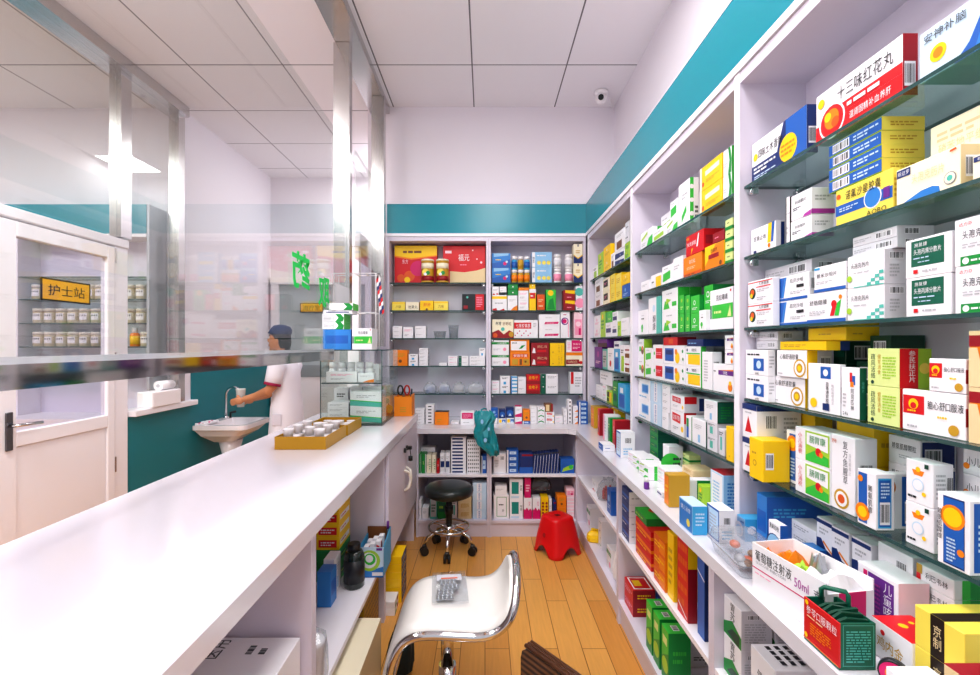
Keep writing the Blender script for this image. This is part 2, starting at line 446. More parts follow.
mb = MB(); mb.tube([(.04, .137, .93), (.075, .137, .93), (.08, .15, .932), (.08, .27, .928)], .009, 10); mb.build('handle', 'chrome', d1)
for z in (.5, 1.2, 1.9): wpart(d1, 'hinge', 'steel', (-2.484, 3.142, z, -2.474, 3.156, z + .1))
sg = MB(); sg.box(0, -.155, -.064, .006, .155, .064, 0)
def flat_sign(name, loc, w, h, txt, base, rim, ink_, face='x', label=None, cat='sign'):
    o = empty(name, loc); mb = MB()
    # board, rim and characters; faces +x or -y
    def P(u, v, t): return (t, u, v) if face == 'x' else (u, -t, v)
    mb.face([P(-w / 2, -h / 2, .004), P(w / 2, -h / 2, .004), P(w / 2, h / 2, .004), P(-w / 2, h / 2, .004)], 0)
    if face == 'x': mb.box(0, -w / 2, -h / 2, .0035, w / 2, h / 2, 1)
    else: mb.box(-w / 2, -.0035, -h / 2, w / 2, 0, h / 2, 1)
    e = .009
    for b in ((-w / 2, h / 2 - e, w / 2, h / 2), (-w / 2, -h / 2, w / 2, -h / 2 + e), (-w / 2, -h / 2, -w / 2 + e, h / 2), (w / 2 - e, -h / 2, w / 2, h / 2)):
        mb.face([P(b[0], b[1], .0048), P(b[2], b[1], .0048), P(b[2], b[3], .0048), P(b[0], b[3], .0048)], 1)
    mb.build('sign_board', [base, rim], o)
    V2, F2, gw, gh = layout(txt); tw, th = w * .74, h * .5
    mb = MB(); mb.idx([P(-tw / 2 + tw * x / gw, -th / 2 + th * y / gh, .0056) for x, y in V2], F2, 0, False); mb.build('lettering', ink_, o)
    return tag(o, label, cat)
gold = mat('gold_sign', '#e3a91c', .35); blk = mat('sign_black', '#14130f', .5)
flat_sign('door_sign', (-2.494, 2.80, zz(.318)), .33, .13, '护士站', gold, blk, blk, 'x', 'yellow sign with black characters on the glass of the white door')
# far wall: glazed door with its own yellow plate
d2 = struct(empty('door_2', (-1.75, YF, 0)))
wpart(d2, 'door_frame', 'white_frame', (-2.47, YF - .06, 0, -2.38, YF - .002, 2.049), (-1.06, YF - .06, 0, -.97, YF - .002, 2.049), (-2.475, YF - .062, 2.05, -.965, YF - .002, 2.13), (-1.76, YF - .05, 0, -1.68, YF - .002, 2.049))
grey = mat('grey_glass', '#aeb8bb', .15)
wpart(d2, 'pane', grey, (-2.38, YF - .03, 1.12, -1.76, YF - .002, 2.05), (-1.68, YF - .03, 1.12, -1.06, YF - .002, 2.05))
wpart(d2, 'door_panel', 'white_frame', (-2.38, YF - .035, .02, -1.76, YF - .002, .98), (-1.68, YF - .035, .02, -1.06, YF - .002, .98))
wpart(d2, 'door_rail', mat('rail_grey', '#8d9599', .4), (-2.38, YF - .045, .98, -1.76, YF - .002, 1.12), (-1.68, YF - .045, .98, -1.06, YF - .002, 1.12))
flat_sign('wall_plate', (-2.0, YF - .055, zz(.43)), .27, .11, '治疗室', gold, blk, blk, 'y', 'small yellow plate on the grey glass door in the far wall')
# side door between the partition and the back wall
d3 = struct(empty('door_3', (-.92, 3.3, 0)))
wpart(d3, 'door_frame', 'white_frame', (-.965, 3.30, 0, -.885, 3.36, 2.039), (-.965, 3.77, 0, -.885, 3.848, 2.039), (-.975, 3.298, 2.04, -.875, 3.848, 2.14), c=.004)
wpart(d3, 'pane', 'door_glass', (-.927, 3.36, .95, -.921, 3.77, 2.04))
wpart(d3, 'door_panel', 'white_frame', (-.94, 3.36, .01, -.91, 3.77, .95))

# ------------------------------------------------------------------ shelving
LEV = [.487, .27, .053, -.164, -.381]
CT = zz(-.583)                                     # worktop height
def clip(parent, x, y, z, ax):
    mb = MB()
    if ax == 'y': mb.tube([(x, y, z - .012), (x, y + .02, z - .012)], .009, 8)
    else: mb.tube([(x, y, z - .012), (x + .02, y, z - .012)], .009, 8)
    mb.box(x - .004, y - .004, z - .022, x + .012, y + .012, z - .001)
    return mb.build('shelf_clip', 'chrome', parent)
def glass_shelf(parent, x0, y0, x1, y1, z, front):
    mb = MB(); t = .008
    v = [(x0, y0, z - t), (x1, y0, z - t), (x1, y1, z - t), (x0, y1, z - t), (x0, y0, z), (x1, y0, z), (x1, y1, z), (x0, y1, z)]
    fs = [((0, 3, 2, 1), 0), ((4, 5, 6, 7), 0), ((0, 1, 5, 4), 1), ((1, 2, 6, 5), 1), ((2, 3, 7, 6), 1), ((3, 0, 4, 7), 1)]
    for f, m in fs: mb.face([v[i] for i in f], m)
    return mb.build('glass_shelf', ['shelf_glass', 'glass_edge'], parent)
def side_bay(y0, y1, label):
    t = empty('wall_shelf_unit', (.785, y0, CT)); H = zz(.84) - CT; W = y1 - y0
    pbox('side_panel', t, 0, W - .028, .001, .21, W - .0005, H - .001, 'shelf_board')
    pbox('back_panel', t, .203, .0005, .001, .213, W - .028, H - .001, 'shelf_board')
    pbox('top_panel', t, .0, .0005, H - .035, .203, W - .028, H - .001, 'shelf_board')
    pbox('edge_strip', t, -.003, W - .029, .001, 0, W, H - .001, 'shelf_edge')
    for L in LEV:
        z = zz(L) - CT
        s = glass_shelf(t, .012, .004, .202, W - .030, z, 'x')
        for x in (.03, .17): clip(t, x, W - .050, z - .008, 'y')
    return tag(t, label, 'shelves', 'shelving bays along the right wall')
side_bay(2.53, 3.585, 'far bay of the white glass shelving on the right wall, next to back corner')
side_bay(1.475, 2.53, 'middle bay of the white glass shelving on the right wall')
side_bay(.42, 1.475, 'nearest bay of the white glass shelving on the right wall')
def back_bay(x0, x1, label):
    t = empty('wall_shelf_unit', (x0, 3.65, CT)); H = zz(.84) - CT; W = x1 - x0
    pbox('side_panel', t, .0005, 0, .001, .018, .195, H - .001, 'shelf_board')
    pbox('side_panel', t, W - .018, 0, .001, W - .0005, .195, H - .001, 'shelf_board')
    pbox('back_panel', t, .018, .186, .001, W - .018, .195, H - .001, 'shelf_board')
    pbox('top_panel', t, .018, 0, H - .032, W - .018, .186, H - .001, 'shelf_board')
    for L in LEV:
        z = zz(L) - CT
        glass_shelf(t, .020, .012, W - .020, .185, z, 'y')
        for x in (.022, W - .042): clip(t, x, .03, z - .008, 'x')
    return tag(t, label, 'shelves', 'shelving bays on the back wall')
back_bay(-.762, .027, 'left bay of the white shelving on the back wall, half empty')
back_bay(.027, .783, 'right bay of the white shelving on the back wall, full of boxes')

# worktop: one L-shaped slab
mb = MB()
mb.prism([(-.49, 3.275), (.575, 3.275), (.625, 3.225), (.625, .30), (.995, .30), (.995, 3.84), (-.49, 3.84)], CT - .036, CT - .0005, 'z')
tag(mb.build('worktop', 'worktop'), 'white L-shaped worktop running under the back and right shelves', 'worktop')
def base_cab(name, x0, y0, x1, y1, front, label, shelf=True, group=None):
    """open cabinet; front 'x' faces -x, 'y' faces -y, 'X' faces +x"""
    t = empty(name, (x0, y0, 0)); W, D = x1 - x0, y1 - y0; H = CT - .037; p = .016
    e = .0005
    if front == 'y':
        pbox('side_panel', t, e, 0, 0, p, D, H, 'shelf_board'); pbox('side_panel', t, W - p, 0, 0, W - e, D, H, 'shelf_board')
        pbox('back_panel', t, p, D - .01, .117, W - p, D, H, 'shelf_board')
        pbox('bottom_panel', t, p, 0, .097, W - p, D - .01, .117, 'shelf_board'); pbox('plinth', t, p, .012, 0, W - p, .03, .097, 'shelf_board')
        pbox('shelf', t, p, .002, .422, W - p, D - .01, .44, 'shelf_edge')
    else:
        pbox('side_panel', t, 0, e, 0, W, p, H, 'shelf_board'); pbox('side_panel', t, 0, D - p, 0, W, D - e, H, 'shelf_board')
        pbox('back_panel', t, W - .01, p, .117, W, D - p, H, 'shelf_board')
        pbox('bottom_panel', t, 0, p, .097, W - .01, D - p, .117, 'shelf_board'); pbox('plinth', t, .012, p, 0, .03, D - p, .097, 'shelf_board')
        pbox('shelf', t, .002, p, .422, W - .01, D - p, .44, 'shelf_edge')
    return tag(t, label, 'cabinet', group)
g1 = 'open base cabinets under the worktop'
base_cab('base_cabinet', -.485, 3.30, .03, 3.84, 'y', 'open lavender base cabinet under the back worktop, behind the black stool', group=g1)
base_cab('base_cabinet', .03, 3.30, .655, 3.84, 'y', 'open lavender base cabinet under the back worktop, behind the red stool', group=g1)
base_cab('base_cabinet', .645, 2.29, .985, 3.296, 'x', 'open base cabinet under the right worktop, beside the red stool', group=g1)
base_cab('base_cabinet', .645, 1.34, .985, 2.29, 'x', 'open base cabinet under the right worktop filled with red and green boxes', group=g1)
base_cab('base_cabinet', .645, .36, .985, 1.34, 'x', 'open base cabinet under the right worktop nearest the camera', group=g1)

# service counter on the left
XL, LH = -.465, zz(-.47)
mb = MB(); mb.box(-1.14, -.3, LH - .055, XL, 3.262, LH - .0005, 0, .004)
tag(mb.build('service_counter', 'worktop'), 'long glossy white counter top running along the left side', 'counter')
def left_cab(y0, y1, label, doors=False, shelfz=None):
    t = empty('counter_cabinet', (-.49, y0, 0)); W = y1 - y0; H = LH - .056; e = .0005
    pbox('side_panel', t, -.6, e, 0, 0, .018, H, 'shelf_board'); pbox('side_panel', t, -.6, W - .018, 0, 0, W - e, H, 'shelf_board')
    pbox('back_panel', t, -.6, .018, 0, -.588, W - .018, H, 'shelf_board')
    pbox('shelf', t, -.588, .018, .29, -.002, W - .018, .31, 'shelf_edge')
    if doors:
        hw = (W - .006) / 2
        for k in (0, 1):
            y = .002 + k * (hw + .002)
            d = pbox('cabinet_door', t, .001, y, .295, .018, y + hw, H - .004, 'shelf_board', .002)
            yh = y + (hw - .035 if k == 0 else .035); s = 1 if k == 0 else -1
            mb = MB(); mb.tube([(.018, yh, .50), (.045, yh + s * .01, .515), (.052, yh + s * .028, .56), (.045, yh + s * .01, .605), (.018, yh, .62)], .008, 10)
            mb.build('handle', mat('cream_handle', '#ece6da', .3), d)
            mb = MB(); yl = yh + s * .0
            mb.tube([(.018, yl, .735), (.03, yl, .735)], .014, 14); o = mb.build('lock', 'black_plastic', d)
            if k == 1:
                mb = MB(); mb.box(.03, yl - .012, .725, .052, yl + .012, .745, 0, .003); mb.tube([(.042, yl, .722), (.046, yl, .69)], .003, 6)
                mb.lathe([(.001, 0), (.013, .004), (.013, .03), (.001, .034)], .044, yl, .655, 10)
                mb.build('key', 'black_plastic', d)
    return tag(t, label, 'cabinet', 'cabinets under the service counter')
left_cab(2.30, 3.255, 'lavender counter cabinet with two doors and a hanging key', True)
left_cab(1.345, 2.30, 'open counter cabinet holding the dark bottle and blue display box')
left_cab(-.25, 1.345, 'open counter cabinet nearest the camera with a white carton')

# nurses' room shelving seen through the glass
t = empty('nurse_room_shelving', (-4.5, 3.66, 0)); W = 1.885
pbox('side_panel', t, W - .02, 0, 0, W, .2, zz(1.095), mat('shelf_grey', '#b4b6bf', .4)); pbox('side_panel', t, 0, 0, 0, .02, .2, zz(1.095), 'shelf_board')
pbox('divider', t, .84, 0, .8, .86, .19, zz(.842), 'shelf_edge')
pbox('back_panel', t, .02, .19, .8, W - .02, .2, zz(.842), 'shelf_board')
pbox('fascia', t, .02, -.004, zz(.866), W - .02, .2, zz(1.095), 'teal_panel'); pbox('edge_strip', t, .02, -.006, zz(.842), W - .02, .19, zz(.866), 'shelf_edge')
NL = [.535, .36, .172, -.012, -.2]
for L in NL: glass_shelf(t, .022, .01, .838, .188, zz(L), 'y'); glass_shelf(t, .862, .01, W - .022, .188, zz(L), 'y')
pbox('cupboard', t, .02, -.18, 0, W - .02, .2, .8, 'white_frame')
tag(t, 'white shelving with a teal fascia in the room behind the white door', 'shelves')

# ------------------------------------------------------------------ light
sc = bpy.context.scene
wd = bpy.data.worlds.new('world'); sc.world = wd; wd.use_nodes = True
wd.node_tree.nodes['Background'].inputs[0].default_value = (.92, .93, 1, 1); wd.node_tree.nodes['Background'].inputs[1].default_value = .8
def area(name, loc, sx, sy, power, col=(1, .985, .97), rot=(0, 0, 0)):
    l = bpy.data.lights.new(name, 'AREA'); l.shape = 'RECTANGLE'; l.size = sx; l.size_y = sy; l.energy = power; l.color = col
    o = bpy.data.objects.new(name, l); COL.objects.link(o); o.location = loc; o.rotation_euler = rot; return o
area('ceiling_lamp', (.15, 1.75, CZ - .03), .6, 1.2, 26)
area('ceiling_lamp', (.15, .35, CZ - .03), .6, 1.2, 22)
area('ceiling_lamp', (.1, -.9, CZ - .03), .6, 1.2, 30)
area('ceiling_lamp', (-1.75, 1.3, CZ - .03), .6, 1.2, 52)
area('ceiling_lamp', (-1.75, .1, CZ - .03), .6, 1.2, 42)
area('ceiling_lamp', (-1.22, 5.0, CZ - .03), .35, .45, 18)  # added to light the far hall; no ceiling panel shows there
area('ceiling_lamp', (-3.9, 1.7, CZ - .03), .9, 1.2, 95)
sc.view_settings.view_transform = 'Standard'; sc.view_settings.look = 'None'; sc.view_settings.exposure = -.02; sc.view_settings.gamma = .90
sc.cycles.transparent_max_bounces = 24; sc.cycles.max_bounces = 10; sc.cycles.diffuse_bounces = 5; sc.cycles.glossy_bounces = 4
# ------------------------------------------------------------------ printed cartons
STY = {}
def S(key, desc, base, *Fd, R=(), T=(), L=(), side=None, top=None): STY[key] = (desc, base, tuple(Fd), tuple(R), tuple(T), tuple(L), side, top)
BAR = bc_(.15, .2, .85, .8)
# --- near right bay
S('bw_disc', 'blue and white box with yellow disc', 'W', p_('n', (0, 0), (1, 0), (1, 1), (.62, 1), (.5, .42), (0, .42)), p_('b', (.66, 0), (1, 0), (1, 1), (.66, 1)), o_(.7, .36, .3, 'y'), o_(.08, .62, .09, 'y'), ln_(.58, .2, .82, .5, 3, 'o'),
  t_(.14, .52, .6, .78, '四味土木香散', 'k'), ln_(.05, .2, .48, .38, 2, 'W'), ln_(.06, .06, .48, .16, 2, 'L'), R=[bc_(.15, .2, .9, .55)], side='n')
S('honghua', 'white and red box with ringed emblem', 'W', r_(0, 0, 1, .36, 'r'), r_(.25, .36, 1, .54, 'r'), o_(.22, .32, .34, 'W'), o_(.22, .32, .30, 'r'), o_(.22, .36, .19, 'o'), o_(.17, .43, .09, 'y'), o_(.27, .27, .1, 'O'), o_(.08, .78, .09, 'y'),
  t_(.3, .62, .92, .88, '十三味红花丸', 'k'), ln_(.42, .38, .93, .52, 1, 'W'), t_(.45, .14, .9, .28, '温肾固精补血养肝', 'W'), R=[bc_(.1, .15, .85, .55)], side='R')
S('moon', 'long pale blue box with night-sky circle', 'L', p_('b', (.3, 0), (1, 0), (1, 1), (.55, 1), (.5, .6), (.42, .25)), p_('B', (.45, 0), (1, 0), (1, .5), (.5, .3)), o_(.17, .42, .17, 'y'), o_(.17, .42, .1, 'o'), p_('W', (.6, .62), (.62, .5), (.64, .62), (.67, .65), (.64, .68), (.62, .8), (.6, .68), (.57, .65)), o_(.75, .8, .03, 'W'), o_(.8, .5, .03, 'W'), t_(.05, .72, .4, .9, '安神补脑', 'K'), R=[ln_(.1, .2, .9, .8, 5, 'L')], side='b')
S('w_yb', 'white box with yellow and blue stripe', 'W', t_(.12, .5, .62, .68, '苏黄止咳', 'k'), p_('y', (.68, .3), (.82, .3), (.86, 1), (.72, 1)), p_('b', (.82, .3), (.9, .3), (.96, 1), (.86, 1)), o_(.75, .2, .08, 'o'), r_(.12, .06, .24, .16, 'n'), R=[r_(.55, .1, .95, .95, 'n')], side='w')
S('w_mag', 'white box with magenta base stripe', 'W', t_(.2, .6, .75, .75, '利培酮片', 'k'), ln_(.1, .35, .5, .5, 2, 'K'), p_('V', (.6, 0), (1, 0), (1, .18), (.68, .1)), R=[r_(0, .02, 1, .2, 'V'), ln_(.15, .5, .8, .75, 2, 'z')])
S('k_w', 'dark brown edged white box', 'x', r_(.25, 0, 1, 1, 'W'), t_(.3, .55, .95, .75, '布地奈德', 'k'), ln_(.3, .2, .7, .4, 2, 'z'))
S('norflox', 'yellow box with blue band and round seal', 'Y', r_(0, .3, 1, .58, 'b'), o_(.68, .47, .27, 'W'), o_(.68, .47, .24, 'B'), r_(.86, .34, .96, .6, 'v'), o_(.06, .82, .07, 'O'), t_(.2, .66, .82, .9, '诺氟沙星胶囊', 'k'), t_(.58, .05, .92, .17, 'AOBO', 'k'), ln_(.08, .38, .45, .5, 2, 'L'), R=[ln_(.2, .3, .8, .8, 4, 'j')])
S('flat_by', 'flat yellow box with blue printed front', 'q', r_(0, .06, 1, .94, 'b'), bc_(.08, .15, .42, .85), ln_(.5, .25, .95, .75, 2, 'L'), R=[ln_(.2, .3, .85, .7, 2, 'j')], side='Y', top='Y')
S('flat_by2', 'flat yellow box with barcode at right', 'q', r_(0, .06, 1, .94, 'b'), bc_(.58, .15, .95, .85), ln_(.05, .25, .5, .75, 2, 'L'), R=[ln_(.2, .3, .85, .7, 2, 'j')], side='Y', top='Y')
S('cream_sw', 'cream box with blue swoosh and seal', 'C', p_('B', (0, 0), (.72, 0), (.7, .2), (.6, .26), (.42, .24), (.25, .14)), p_('n', (0, 0), (.5, 0), (.3, .08)), r_(.02, .76, .25, .96, 'n'), t_(.04, .8, .23, .92, '新达罗', 'W'), o_(.86, .3, .15, 'Z'), o_(.86, .3, .13, 'C'), o_(.86, .3, .07, 'T'), t_(.28, .48, .78, .74, '头孢克肟片', 'e'), p_('O', (.86, .9), (.96, .92), (.95, .97), (.87, .95)), R=[bc_(.2, .25, .8, .75)], side='e')
S('cream_pl', 'plain cream box with pale lettering', 'C', ln_(.1, .5, .9, .8, 2, 'e'), t_(.12, .2, .85, .45, '硝苯地平缓释', 'e'), R=[tv_(.35, .1, .65, .9, '缓释片', 'e')], side='Q')
S('y_bl', 'yellow box with small blue label', 'Y', r_(0, .35, .9, .75, 'n'), ln_(.1, .45, .8, .65, 1, 'W'))
S('w_trad', 'white box with red rule and plant emblem', 'W', r_(0, .9, 1, .94, 'r'), o_(.2, .45, .24, 'D'), o_(.2, .5, .14, 'O'), o_(.16, .36, .1, 'y'), r_(.36, .68, .95, .72, 'r'), t_(.4, .76, .95, .9, '人参健脾', 'k'), ln_(.4, .48, .9, .62, 2, 'z'), ln_(.4, .12, .8, .3, 2, 'z'))
S('w_blt', 'white box with slanted blue corner', 'W', p_('b', (0, .12), (.1, .12), (.22, .95), (0, .95)), p_('B', (.1, .12), (.18, .12), (.28, .95), (.22, .95)), r_(0, 0, 1, .1, 'b'), t_(.38, .68, .85, .84, '厄贝沙坦', 'k'), r_(.62, .46, .85, .58, 'k'), ln_(.4, .22, .9, .36, 2, 'z'), R=[bc_(.2, .3, .8, .8)])
S('w_blb', 'white box with blue bottom edge', 'W', r_(0, 0, 1, .12, 'b'), t_(.08, .55, .75, .72, '替米沙坦片', 'k'), ln_(.08, .3, .6, .42, 2, 'z'), r_(.02, .88, .2, .96, 'u'), R=[ln_(.2, .3, .8, .8, 5, 'z')])
S('w_fig', 'white box with red and green figure', 'W', r_(0, 0, 1, .12, 'b'), o_(.72, .58, .12, 'r'), p_('r', (.62, .2), (.72, .2), (.78, .5), (.68, .5)), p_('G', (.74, .2), (.84, .2), (.9, .7), (.8, .6)), o_(.88, .78, .07, 'o'), t_(.08, .6, .55, .76, '舒筋健腰', 'k'), ln_(.08, .25, .5, .42, 3, 'z'), R=[ln_(.2, .3, .8, .8, 5, 'z')])
S('w_chk', 'white box with teal checkered corner', 'W', *[r_(.55 + .11 * i, .02 + .1 * j, .66 + .11 * i, .12 + .1 * j, 'T') for i, j in ((0, 0), (2, 0), (1, 1), (3, 1), (2, 2), (3, 3))], r_(.2, 0, 1, .03, 'T'), t_(.12, .6, .62, .76, '头孢克肟片', 'k'), ln_(.2, .42, .85, .5, 1, 'z'), o_(.08, .3, .1, 'q'), R=[bc_(.2, .72, .8, .93), ln_(.2, .2, .6, .6, 4, 'z')], side='w')
S('thin_g', 'thin pale grey box with barcode', 'w', bc_(.55, .25, .9, .8), ln_(.05, .3, .45, .7, 2, 'z'), R=[bc_(.2, .2, .6, .8)], side='w')
S('cefpro', 'white box with large green label', 'W', r_(.14, .28, .86, .94, 'd'), t_(.2, .56, .8, .74, '头孢丙烯分散片', 'W'), t_(.22, .78, .5, .88, '施复捷', 'W'), ln_(.2, .46, .78, .52, 1, 'L'), ln_(.3, .36, .7, .41, 1, 'L'), r_(.2, .1, .3, .2, 'r'), ln_(.4, .1, .9, .2, 1, 'z'), R=[ln_(.2, .3, .8, .8, 4, 'z')])
S('w_gst', 'white box with green base stripe', 'W', r_(.12, 0, 1, .2, 'g'), o_(.22, .1, .07, 'W'), ln_(.32, .06, .9, .14, 1, 'W'), t_(.16, .56, .9, .74, '头孢克肟胶囊', 'K'), ln_(.16, .36, .9, .48, 2, 'z'), t_(.1, .84, .35, .92, '达力芬', 'r'), R=[ln_(.2, .3, .8, .8, 4, 'z')])
S('w_blsq', 'white box with blue square emblem', 'W', r_(.38, .18, .84, .66, 'b'), o_(.62, .42, .16, 'L'), ln_(.1, .76, .8, .88, 1, 'k'), t_(.3, .02, .8, .12, '60粒', 'k'), R=[ln_(.2, .3, .8, .8, 4, 'z')])
S('w_seal', 'white box with brown floral seal', 'W', t_(.12, .66, .74, .86, '心脑舒通胶囊', 'k'), o_(.78, .36, .33, 'j'), o_(.78, .36, .27, 'W'), o_(.78, .36, .17, 'j'), o_(.78, .36, .1, 'y'), r_(.06, .1, .22, .14, 'z'), R=[r_(0, 0, .42, 1, 'y'), bc_(.55, .2, .95, .8)], side='w')
S('y_thin', 'thin golden yellow box', 'y', ln_(.1, .3, .6, .7, 2, 'j'), R=[r_(.6, 0, 1, 1, 'n')], top='y')
S('y_bare', 'plain golden yellow box', 'y', ln_(.3, .4, .7, .6, 1, 'j'), R=[ln_(.2, .4, .7, .6, 1, 'j')])
S('w_bldot', 'tall white box with blue label, gold dot', 'W', r_(.42, .7, .74, .94, 'b'), o_(.58, .82, .07, 'W'), tv_(.55, .14, .72, .64, '血塞通软胶囊', 'k'), tv_(.76, .2, .84, .6, '每粒装零点五', 'z'), o_(.2, .18, .1, 'y'), r_(.5, .06, .7, .2, 'n'), R=[bc_(.2, .2, .8, .6)])
S('dg_box', 'dark green box', 'D', r_(.1, .3, .9, .7, 'd'), R=[bc_(.3, .2, .9, .8)])
S('dg_long', 'long dark green box', 'D', bc_(.2, .3, .8, .8), R=[ln_(.1, .4, .6, .6, 1, 'd')])
S('w_rb', 'white box with red and blue logo', 'W', r_(.48, .72, .62, .9, 'r'), r_(.62, .66, .78, .84, 'b'), r_(.52, .62, .7, .72, 'o'), tv_(.55, .16, .72, .58, '阿司匹林', 'k'), ln_(.12, .2, .3, .5, 4, 'z'), t_(.12, .05, .4, .12, '24s', 'k'), R=[tv_(.3, .3, .7, .95, '缓释片', 'T')], side='d')
S('yg_red', 'lime yellow box with red side', 'Q', tv_(.12, .2, .26, .86, '疏风活络', 'D'), tv_(.34, .3, .44, .86, '健胃消食', 'j'), ln_(.5, .2, .9, .8, 8, 'q'), o_(.18, .1, .05, 'D'), R=[r_(0, 0, .58, 1, 'r'), tv_(.28, .15, .5, .95, '参芪扶正片', 'W'), o_(.78, .5, .14, 'Y')], side='q')
S('lotus', 'white box with red lotus square', 'W', r_(.02, .42, .38, .86, 'r'), o_(.2, .66, .13, 'y'), o_(.2, .62, .08, 'r'), ln_(.1, .46, .3, .54, 1, 'y'), t_(.44, .58, .98, .78, '脑心舒口服液', 'k'), o_(.84, .18, .12, 'j'), ln_(.6, .38, .85, .48, 1, 'y'), ln_(.1, .08, .4, .18, 1, 'z'), R=[r_(0, .3, .3, .7, 'R'), ln_(.4, .2, .9, .8, 4, 'z')])
S('or_br', 'orange box with brown top band', 'o', r_(0, .72, 1, .92, 'R'), r_(0, .92, 1, 1, 'e'), t_(.15, .75, .8, .89, '养血', 'e'), p_('e', (0, 0), (.3, 0), (.15, .7), (0, .7)), R=[r_(0, .72, 1, .92, 'R')])
S('tri', 'white box with red triangle, blue top', 'W', p_('r', (.2, .18), (.68, .18), (.42, .66)), r_(0, .84, 1, 1, 'n'), ln_(.2, .72, .8, .8, 1, 'z'), R=[r_(0, .84, 1, 1, 'n'), bc_(.2, .3, .45, .75), ln_(.6, .2, .9, .7, 4, 'z')], top='n')
S('y_logo', 'yellow box with small oval logo', 'y', ln_(.2, .6, .7, .7, 1, 'j'), o_(.42, .4, .08, 'j'), o_(.42, .4, .05, 'y'), R=[bc_(.1, .3, .4, .7)])
S('lion', 'white box with blue panel, orange sun', 'W', r_(.22, .06, .66, .94, 'b'), o_(.42, .76, .15, 'o'), o_(.42, .76, .09, 'y'), tv_(.7, .2, .9, .9, '赖氨肌醇', 'k'), ln_(.3, .12, .6, .5, 6, 'L'), R=[r_(.25, .05, .85, .95, 'b'), bc_(.35, .1, .75, .5)])
S('meadow', 'white box with green and red meadow print', 'W', p_('q', (.32, .05), (1, .05), (1, .95), (.32, .95)), p_('W', (.36, .55), (.96, .45), (.96, .9), (.36, .9)), p_('G', (.34, .06), (.98, .06), (.98, .3), (.6, .42), (.34, .22)), o_(.7, .4, .12, 'r'), o_(.78, .34, .08, 'o'), t_(.45, .62, .9, .84, '肠胃康', 'g'), tv_(.08, .2, .26, .85, '小儿消积', 'r'), R=[ln_(.2, .3, .8, .8, 4, 'z')])
S('w_tall', 'tall white box with column of lettering', 'W', tv_(.52, .36, .72, .95, '复方鱼腥草', 'K'), tv_(.76, .4, .86, .9, '清热解毒止', 'z'), o_(.46, .16, .13, 'j'), o_(.46, .16, .1, 'W'), o_(.46, .16, .06, 'O'), t_(.05, .88, .25, .94, '999', 'O'), R=[bc_(.2, .3, .8, .7)])
S('lion_h', 'white box, blue panel and barcode side', 'W', r_(.08, .05, .55, .95, 'b'), o_(.3, .24, .16, 'o'), o_(.3, .24, .1, 'y'), tv_(.62, .14, .84, .9, '赖氨肌醇', 'k'), o_(.2, .84, .06, 'o'), R=[r_(.12, .04, .82, .92, 'u'), r_(.17, .07, .77, .89, 'b'), bc_(.2, .1, .74, .5), ln_(.25, .56, .7, .86, 5, 'L')])
S('w_gran', 'long white box of granules, blue end', 'W', t_(.12, .5, .88, .78, '赖氨肌醇颗粒', 'k'), ln_(.35, .22, .75, .38, 2, 'z'), R=[r_(.05, .06, .95, .94, 'n'), bc_(.12, .2, .6, .7)])
S('duckless', 'white box with small gold bowl mark', 'W', p_('o', (.32, .66), (.62, .66), (.7, .78), (.24, .78)), o_(.47, .8, .06, 'y'), o_(.47, .44, .15, 'L'), o_(.47, .44, .12, 'W'), r_(.72, .86, .86, .96, 'D'), ln_(.1, .1, .5, .2, 1, 'k'), o_(.7, .26, .05, 'y'), R=[ln_(.15, .2, .6, .8, 6, 'z'), bc_(.66, .3, .95, .75)])
S('lion_big', 'large white box with blue sun panel', 'W', r_(.2, .03, .86, .97, 'n'), r_(.22, .05, .84, .95, 'b'), o_(.5, .7, .17, 'o'), o_(.5, .7, .13, 'y'), tv_(.03, .2, .17, .92, '赖氨肌醇维', 'k'), ln_(.32, .08, .6, .42, 7, 'L'), o_(.76, .25, .05, 'o'), R=[r_(.1, .04, .9, .96, 'b'), ln_(.2, .3, .8, .7, 5, 'L')])
S('w_char', 'small white box with printed characters', 'W', t_(.1, .3, .8, .7, '小儿金丹', 'K'), o_(.1, .3, .12, 'o'), R=[ln_(.2, .3, .8, .7, 2, 'z')])
# --- middle right bay
S('gw_small', 'small white box with green leaf', 'W', p_('G', (.5, .05), (1, .05), (1, .6), (.7, .5)), p_('q', (.1, .5), (.6, .75), (.6, .9), (.1, .65)), ln_(.1, .2, .45, .4, 2, 'z'), R=[r_(.3, 0, .7, 1, 'G')])
S('wg_lime', 'white box with lime label', 'W', p_('q', (.08, .2), (.85, .3), (.85, .62), (.08, .52)), ln_(.1, .72, .8, .82, 1, 'z'), R=[r_(.6, 0, 1, 1, 'G')])
S('wg_tall', 'tall white box with green ribbon side', 'W', p_('G', (.3, .1), (.7, .3), (.7, .45), (.3, .25)), ln_(.3, .6, .8, .75, 2, 'z'), R=[r_(0, 0, .4, 1, 'G'), o_(.2, .8, .05, 'W'), o_(.2, .5, .05, 'W'), o_(.2, .2, .05, 'W'), ln_(.55, .1, .9, .4, 3, 'k')])
S('yel_big', 'yellow box with white label', 'y', p_('C', (.25, .55), (.9, .6), (.9, .8), (.25, .75)), o_(.15, .25, .1, 'O'), ln_(.3, .25, .9, .4, 2, 'j'), r_(0, 0, .1, 1, 'C'))
S('wgreen', 'white box with green wave end', 'W', ln_(.1, .3, .5, .5, 2, 'z'), p_('g', (.6, 0), (.95, 0), (1, .5), (.85, 1), (.6, 1), (.75, .5)), R=[r_(0, 0, 1, 1, 'G')])
S('w_yel', 'low white box with yellow end', 'W', r_(.5, .1, 1, .8, 'y'), ln_(.1, .4, .4, .6, 1, 'k'))
